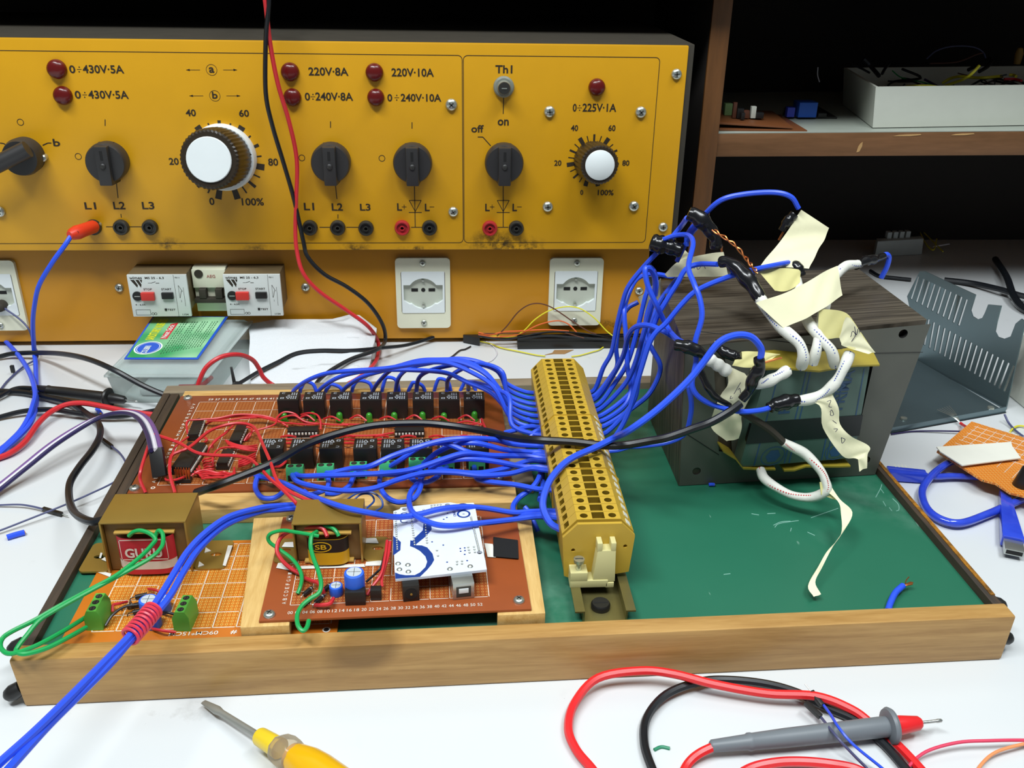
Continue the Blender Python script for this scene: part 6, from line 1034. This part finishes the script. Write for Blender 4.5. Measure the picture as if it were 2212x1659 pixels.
for i in range(17): slot(440+i*27.3, 308+i*14.8, 418+i*25.5, 440+i*14.8)
b = MB(); b.plate(VA, cu2, Z_, outl, sl, 1.2); b.build('slotted_upright', MATS['zinc_steel'], ch)
fl0, fl1 = P(1925, 935, 1), P(2172, 890, 1); b = MB(); b.hexa([P(1925, 935, .2), P(2174, 890, .2), Vector((fa.x, fa.y, .2)), Vector((555, 400, .2))], [P(1925, 935, 1.4), P(2174, 890, 1.4), Vector((fa.x, fa.y, 1.4)), Vector((555, 400, 1.4))]); b.build('base_plate', MATS['zinc_steel'], ch)
b = MB(); b.hexa([fl0, fl1, fl1+Y_*1.2, fl0+Y_*1.2], [fl0+Z_*5, fl1+Z_*5, fl1+Vector((0, 1.2, 5)), fl0+Vector((0, 1.2, 5))]); b.build('folded_lip', MATS['zinc_steel'], ch)
for q in ((1952, 905, 1.6), (2140, 882, 6)): b = MB(); b.lathe(P(*q), Z_, [(3, 0), (2.8, 1.4), (.01, 1.8)], 12); b.build('rivet', MATS['screw_steel'], ch)
bf = thing('perfboard_fragment', 'broken bright orange perfboard piece with a white strip at the right edge', 'circuit board', P(2120, 1000, 0))
cz = [P(x, y, 12) for x, y in ((2098, 914), (2023, 978), (2092, 1022), (2120, 1040), (2150, 1048), (2180, 1068), (2212, 1076), (2290, 1116), (2330, 1000), (2212, 949))]
b = MB(); b.grid([[p+Z_*1.6 for p in cz], cz], True); b.face([p+Z_*1.6 for p in cz]); b.face(cz[::-1]); fd = b.build('board', MATS['perf_bright'], bf)
gx, gy = (cz[9]-cz[0]).normalized(), (cz[1]-cz[0]).normalized(); b = MB()
for i in range(1, 9): q0 = cz[0]+gx*i*7+gy*5+Z_*1.75; b.tube([q0, q0+gy*(30+i*5)], .22, 4, 1, smooth=False)
for i in range(1, 7): q0 = cz[0]+gy*i*8+gx*5+Z_*1.75; b.tube([q0, q0+gx*70], .22, 4, 1, smooth=False)
for i in range(9): b.text('ABCDEFGHI'[i], cz[0]+gx*(8+i*5.2)+gy*1.2+Z_*1.7, gx, -gy, 2.4, 2.6)
b.build('grid_print', MATS['white_ink'], fd, recalc=False)
b = MB(); st = [P(x, y, 16, 'H') for x, y in ((480, 965), (862, 940), (868, 962), (912, 1022), (612, 1060), (500, 990))]; b.grid([[p+Z_*.9 for p in st], st], True); b.face([p+Z_*.9 for p in st]); b.face(st[::-1]); b.build('white_strip', MATS['masking_white'], bf)
a = P(2205, 1055, 11); b = MB(); b.lathe(a, Vector((.2, -.1, 1)), [(6.5, 0), (6.8, 1), (6.8, 16), (6.2, 17), (.01, 17)], 22); b.build('capacitor', MATS['black_plastic'], bf)
for q in ((2120, 960, 0), (2240, 1060, 0)): b = MB(); b.cyl(P(*q), P(*q)+Z_*12.5, 2); b.build('standoff', MATS['black_plastic'], bf)
def usb_mat():
    t = NT('cable_blue_translucent'); MATS['usb_blue'] = t.fin(t.mix(t.noise(60, 3, stretch=(1, 1, 3)), lin('#1c2fae'), lin('#3c5ae0')), .16, 0, **{'Coat Weight': .5}); return t.m
usb_mat()
us = thing('blue_data_cable', 'translucent blue data cable looping on the worktop right of the tray', 'cable', P(2010, 1100, 0))
b = MB(); b.tube([P(*q) for q in ((2110, 985, 5), (2075, 990, 7), (2042, 1004, 8), (2010, 1030, 8), (1992, 1062, 6), (2002, 1098, 5), (2032, 1122, 5), (2076, 1130, 5), (2135, 1110, 5), (2190, 1086, 6), (2240, 1066, 5))], 2.9, 12, 7); b.build('cable', MATS['usb_blue'], us)
mc = thing('blue_cable_plug', 'flat blue moulded plug lying against the right tray rim', 'plug', P(1960, 1024, 0)); a, c = P(1916, 1022, 5), P(2000, 1028, 5); ax = (c-a).normalized(); s = ax.cross(Z_)
b = MB(); b.hexa([a+s*5-Z_*4, c+s*5-Z_*4, c-s*5-Z_*4, a-s*5-Z_*4], [a+s*5+Z_*4, c+s*4+Z_*3.5, c-s*4+Z_*3.5, a-s*5+Z_*4], 1.2); b.build('moulded_body', MATS['usb_blue'], mc); b = MB(); b.tube([c-ax*3, c+ax*8, c+ax*22+Vector((0, 3, 0)), c+ax*40+Vector((0, 4, 0))], 2.4, 10, 5); b.build('cable', MATS['usb_blue'], mc)
b = MB(); b.text('IIII', a+ax*6-s*3+Z_*4.1, ax, -s, 9, 4); b.build('moulded_mark', MATS['white_plastic'], mc)
ua = thing('usb_plug', 'blue rectangular computer plug with a metal end pointing to the front', 'plug', P(2180, 1150, 0)); a, c = P(2168, 1062, 6), P(2187, 1172, 6); ax = (c-a).normalized(); s = ax.cross(Z_).normalized(); Lm = (c-a).length
b = MB(); b.hexa([a+s*3-Z_*3, c+s*7-Z_*4, c-s*7-Z_*4, a-s*3-Z_*3], [a+s*3+Z_*3, c+s*7+Z_*4, c-s*7+Z_*4, a-s*3+Z_*3], 1); b.build('moulded_body', MATS['usb_blue'], ua)
b = MB(); e = c+ax*13; b.hexa([c+s*6-Z_*2.2, e+s*6-Z_*2.2, e-s*6-Z_*2.2, c-s*6-Z_*2.2], [c+s*6+Z_*2.2, e+s*6+Z_*2.2, e-s*6+Z_*2.2, c-s*6+Z_*2.2], .3); b.hexa([e+s*5-Z_*1.4, e+ax*.1+s*5-Z_*1.4, e+ax*.1-s*5-Z_*1.4, e-s*5-Z_*1.4], [e+s*5+Z_*1.6, e+ax*.1+s*5+Z_*1.6, e+ax*.1-s*5+Z_*1.6, e-s*5+Z_*1.6], m=1); b.build('metal_shell', [MATS['steel_plug'], MATS['hole_black']], ua)
wire('thin_wire', 'thin dark wire running from the steel chassis under the orange board', [(1925, 938, 1), (1970, 932, 1), (2020, 931, 2), (2080, 932, 3), (2130, 934, 2)], .7, 'violet_dark')
b = MB(); b.tube([P(x, y, z, 'H') for x, y, z in ((605, 840, 3), (618, 850, 5), (640, 862, 12))], 1.3, 8, 5); o = b.build('red_wire_end', MATS['red_gloss']); tag(o, 'red wire with frayed silver strands at the orange board corner', 'wire')
for i in range(6): b = MB(); b.tube([P(605, 840, 3, 'H'), P(560+i*4, 805-i*3, 6, 'H'), P(485+i*12, 770-i*4, 5+i*.4, 'H')], .22, 4, 4); b.build('wire_strand', MATS['screw_steel'], o)
wire('thin_wire', 'yellow wire curling out behind the orange board at the right edge', [(2300, 945, 1), (2230, 925, 2), (2200, 920, 2), (2184, 930, 2), (2180, 942, 2)], .8, 'yellow_wire')
wire('thin_wire', 'grey wire hanging beside the carton at the right edge', [(2170, 895, 8), (2180, 915, 3), (2200, 935, 2), (2230, 955, 2)], .9, 'grey_blue_wire')
# ================================================================== screwdriver at the front
sd = thing('screwdriver', 'yellow handled screwdriver pointing up from the bottom edge', 'screwdriver', P(560, 1600, 0)); a, c = P(439, 1516, 4), P(560, 1590, 10); ax = (c-a).normalized(); Ls = (c-a).length
mat('tool_steel', '#9a9a92', .4, .5); mat('handle_yellow', '#e2c32a', .3, 0, .04); mat('handle_deep', '#e0aa10', .25, 0, .04); clear('collar_clear', '#f0e6d4', .1, .18, '#d8c8b0')
s = ax.cross(Z_).normalized(); n = s.cross(ax); b = MB(); rows = []
for h, w_, t_ in ((0, 1.5, .35), (4, 1.9, .9), (12, 2.6, 1.7), (16, 1.75, 1.75), (Ls+2, 1.75, 1.75)):
    rows.append([a+ax*h+s*w_*math.cos(2*math.pi*i/12)+n*t_*math.sin(2*math.pi*i/12) for i in range(12)])
b.grid(rows, True, True); b.build('shaft', MATS['tool_steel'], sd)
b = MB(); b.lathe(c, ax, [(4.2, 0), (4.6, 1), (5.2, 16), (.01, 16)], 20); b.build('ferrule', MATS['handle_yellow'], sd); b = MB(); b.lathe(c+ax*14, ax, [(6.2, 0), (7.8, 3), (8.6, 8), (8.2, 12), (7, 14), (.01, 14)], 8); b.build('clear_collar', MATS['collar_clear'], sd)
b = MB(); b.lathe(c+ax*25, ax, [(6.4, 0), (7.4, 4), (8.8, 12), (9.0, 20), (8.2, 34), (8.6, 60), (9, 80), (6, 88), (.01, 90)], 24); b.build('grip', MATS['handle_deep'], sd)
# ================================================================== things on the shelves at the right
ZS = 193.2
def onshelf(x, y, k='V'): return P(x, y, ZS, k)
sbx = thing('white_tray', 'open white box full of tangled wires on the upper shelf', 'box', (760, 680, 196)); mat('box_white', '#c9ccc0', .5, 0, .04)
A0, A1 = P(1885, 276, 196.0), P(2212, 268, 198.2); Wd = Vector((.9985, .05, .0128)).normalized(); A1 = A0+Wd*260; bd_ = Vector((.17, .985, 0)); bkv = bd_*150; up = Vector((-7, 0, 41)); z0_ = A0.z
b = MB(); outer = [A0, A1, A1+bkv, A0+bkv]; top = [p+Wd*dx+bd_*dy+Z_*41 for p, dx, dy in zip(outer, (-5, 5, 5, -5), (-2, -2, 3, 3))]; inn = [p+Wd*dx+bd_*dy for p, dx, dy in zip(top, (3, -3, -3, 3), (3, 3, -3, -3))]; fli = [p+Wd*dx+bd_*dy+Z_*4 for p, dx, dy in zip(outer, (4, -4, -4, 4), (3, 3, -3, -3))]
b.grid([outer, top, inn, fli], True); b.face(outer[::-1]); b.face(fli); b.build('box_shell', MATS['box_white'], sbx, flat=True)
for i in range(4): b = MB(); q = [A0+Wd*12+bd_*10, A0+Wd*200+bd_*10, A0+Wd*12+bd_*140, A0+Wd*200+bd_*140][i]; b.cyl(Vector((q.x, q.y, q.z-.4)), Vector((q.x, q.y, q.z+.3)), 4); b.build('box_foot', MATS['black_plastic'], sbx)
tl = thing('wire_tangle', 'tangle of dark, green and yellow wires inside the white box', 'wires', (760, 680, 205)); rr = random.Random(3)
for i in range(34):
    m_ = rr.choice(('black_wire',)*6+('green_wire', 'brown_wire', 'brown_wire', 'grey_blue_wire', 'violet_dark')); u_, v_, h_ = rr.uniform(14, 170), rr.uniform(12, 130), 9; w = [A0+Wd*u_+bd_*v_+Z_*h_]
    for k in range(6): u_, v_, h_ = min(max(u_+rr.uniform(-34, 34), 12), 230), min(max(v_+rr.uniform(-30, 30), 14), 134), min(max(h_+rr.uniform(-7, 11), 7), 46); w.append(A0+Wd*u_+bd_*v_+Z_*h_)
    b = MB(); b.tube(w, rr.uniform(.7, 1.5), 6, 5); b.build('wire_strand', MATS[m_], tl)
zt_ = z0_+38
for pts, r, m_ in ((((1160, 715, 30), (1270, 650, 36), (1400, 625, 40), (1560, 640, 40), (1720, 640, 42), (1920, 620, 42)), 1.6, 'yellow_wire'), (((1200, 745, 34), (1330, 700, 40), (1450, 655, 46), (1540, 590, 52), (1640, 485, 60)), 1.5, 'yellow_wire'), (((700, 750, 34), (850, 745, 38), (1000, 745, 38), (1100, 760, 38)), 1.2, 'yellow_wire'), (((2020, 605, 44), (2080, 610, 44), (2110, 625, 44)), 1.6, 'yellow_wire'), (((1960, 660, 42), (2080, 660, 42), (2180, 680, 42)), 1.4, 'red_wire')):
    b = MB(); b.tube([P(x, y, z0_+z, 'W') for x, y, z in pts], r, 8, 6); b.build('wire_strand', MATS[m_], tl)
for pts, r, m_ in ((((960, 400, 690), (1080, 300, 690), (1250, 245, 690), (1450, 235, 690), (1600, 260, 690), (1690, 320, 690), (1720, 390, 690)), .8, 'grey_blue_wire'), (((1000, 460, 690), (1350, 440, 690), (1600, 345, 690), (1700, 320, 690)), .8, 'brown_wire'), (((150, 400, 650), (230, 480, 650), (300, 560, 640), (350, 620, 630)), 2.2, 'black_wire'), (((390, 590, 640), (430, 520, 660), (480, 460, 680)), 1.6, 'black_wire'), (((0, 470, 640), (120, 520, 630), (230, 580, 620)), 1.2, 'black_wire'), (((1640, 560, 660), (1740, 500, 680), (1790, 430, 690), (1760, 400, 700), (1500, 540, 670)), 2.2, 'black_wire')):
    b = MB(); b.tube([Y(x, y, yy, 'W') for x, y, yy in pts], r, 6, 6); b.build('wire_strand', MATS[m_], tl)
b = MB(); b.lathe(Y(2150, 330, 760, 'W'), Z_, [(4, -12), (5, 0), (3, 6), (.01, 7)], 10); o = b.build('brass_fitting', MATS['bobbin_tan'], tl)
mat('moss_part', '#6f8a58', .5)
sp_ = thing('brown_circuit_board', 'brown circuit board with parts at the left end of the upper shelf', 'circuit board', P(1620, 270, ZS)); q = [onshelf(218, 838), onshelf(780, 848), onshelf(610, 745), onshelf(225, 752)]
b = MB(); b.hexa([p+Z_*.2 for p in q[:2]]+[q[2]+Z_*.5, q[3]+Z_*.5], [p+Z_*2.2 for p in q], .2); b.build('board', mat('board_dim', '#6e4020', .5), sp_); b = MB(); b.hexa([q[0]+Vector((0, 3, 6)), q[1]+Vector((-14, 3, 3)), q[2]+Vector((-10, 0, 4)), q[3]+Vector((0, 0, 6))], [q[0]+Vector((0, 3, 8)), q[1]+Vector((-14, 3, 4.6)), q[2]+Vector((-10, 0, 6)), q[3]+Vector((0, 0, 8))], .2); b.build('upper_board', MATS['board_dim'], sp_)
for x, y, h, r, m_ in ((268, 735, 12, 4, 'moss_part'), (430, 755, 12, 2.6, 'box_white'), (345, 755, 10, 3.5, 'black_plastic'), (385, 755, 8, 3, 'brown_wire'), (470, 755, 6, 4, 'black_plastic'), (310, 755, 16, 2, 'brown_wire'), (365, 765, 7, 2, 'black_plastic')):
    o = P(x, y, ZS+8, 'V'); b = MB(); b.box(o+Z_*h/2, (r*2, r*2, h), bev=.5); b.build('component', MATS[m_], sp_)
rm = thing('blue_relay_module', 'blue relay module on the upper shelf beside the white box', 'circuit board', P(1740, 258, ZS)); mat('relay_blue', '#1f56b8', .4); mat('relay_violet', '#3340b0', .4)
q = [onshelf(620, 762), onshelf(970, 772), onshelf(850, 700), onshelf(640, 700)]; b = MB(); b.hexa([p+Z_*2 for p in q], [p+Z_*3.6 for p in q], .2); b.build('board', MATS['black_plastic'], rm)
def rbox(x0, x1, yb_, h, d, m_, nm): a, c = P(x0, yb_, ZS+3.6, 'V'), P(x1, yb_, ZS+3.6, 'V'); b = MB(); b.hexa([a, c, c+Y_*d, a+Y_*d], [a+Z_*h, c+Z_*h, c+Vector((0, d, h)), a+Vector((0, d, h))], .4); b.build(nm, MATS[m_], rm)
rbox(722, 838, 752, 15.5, 20, 'relay_blue', 'relay'); rbox(650, 698, 750, 10, 8, 'relay_violet', 'screw_terminal'); rbox(850, 905, 750, 4, 12, 'black_plastic', 'pin_block')
b = MB(); b.tube([Y(850, 430, 690, 'V'), Y(848, 480, 690, 'V'), Y(860, 525, 690, 'V')], .6, 6, 5); o = b.build('pale_wire', MATS['white_wire']); tag(o, 'short pale wire hanging in the dark of the upper shelf', 'wire')
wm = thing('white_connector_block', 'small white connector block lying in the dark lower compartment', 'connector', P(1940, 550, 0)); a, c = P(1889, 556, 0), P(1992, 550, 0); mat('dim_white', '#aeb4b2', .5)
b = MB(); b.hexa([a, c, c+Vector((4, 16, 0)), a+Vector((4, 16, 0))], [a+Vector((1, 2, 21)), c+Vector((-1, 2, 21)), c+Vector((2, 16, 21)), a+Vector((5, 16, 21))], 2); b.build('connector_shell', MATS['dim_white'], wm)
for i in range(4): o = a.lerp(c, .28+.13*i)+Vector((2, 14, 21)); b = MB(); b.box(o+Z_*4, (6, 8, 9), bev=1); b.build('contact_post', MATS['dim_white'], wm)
for nm, pts, m_ in (('yellow wire curling behind the white connector block', ((1375, 1450), (1440, 1440), (1510, 1475), (1560, 1520), (1600, 1560), (1650, 1610)), 'yellow_wire'), ('second yellow wire crossing in the dark lower compartment', ((1500, 1480), (1540, 1560), (1590, 1600), (1610, 1530)), 'yellow_wire'), ('pale wire at the back of the dark lower compartment', ((1590, 1580), (1640, 1570), (1690, 1562)), 'white_wire')):
    b = MB(); b.tube([P(x, y, 10, 'V') for x, y in pts], .9, 6, 5); o = b.build('thin_wire', MATS[m_]); tag(o, nm, 'wire')
wire('black_lead', 'black lead end lying behind the transformer right corner', [(1880, 585, 3), (1900, 596, 3), (1930, 600, 3), (1968, 604, 3)], 2.2, 'black_wire', cat='lead')
wire('dark_cable', 'dark cable bundle lying behind the steel chassis', [(2040, 605, 3), (2100, 612, 5), (2160, 625, 8), (2212, 640, 8), (2280, 650, 8)], 3.5, 'black_wire', cat='cable'); wire('dark_cable', 'second dark cable heaped behind the steel chassis', [(2150, 560, 10), (2175, 600, 14), (2190, 640, 10), (2215, 668, 6), (2270, 690, 5)], 4, 'black_wire', cat='cable')
b = MB(); q = [P(2175, 892, 0), P(2290, 940, 0)]; b.box((760, 330, 30), (60, 60, 60), bev=4); o = b.build('white_carton', MATS['box_white']); tag(o, 'white carton corner at the right edge beside the steel chassis', 'box')
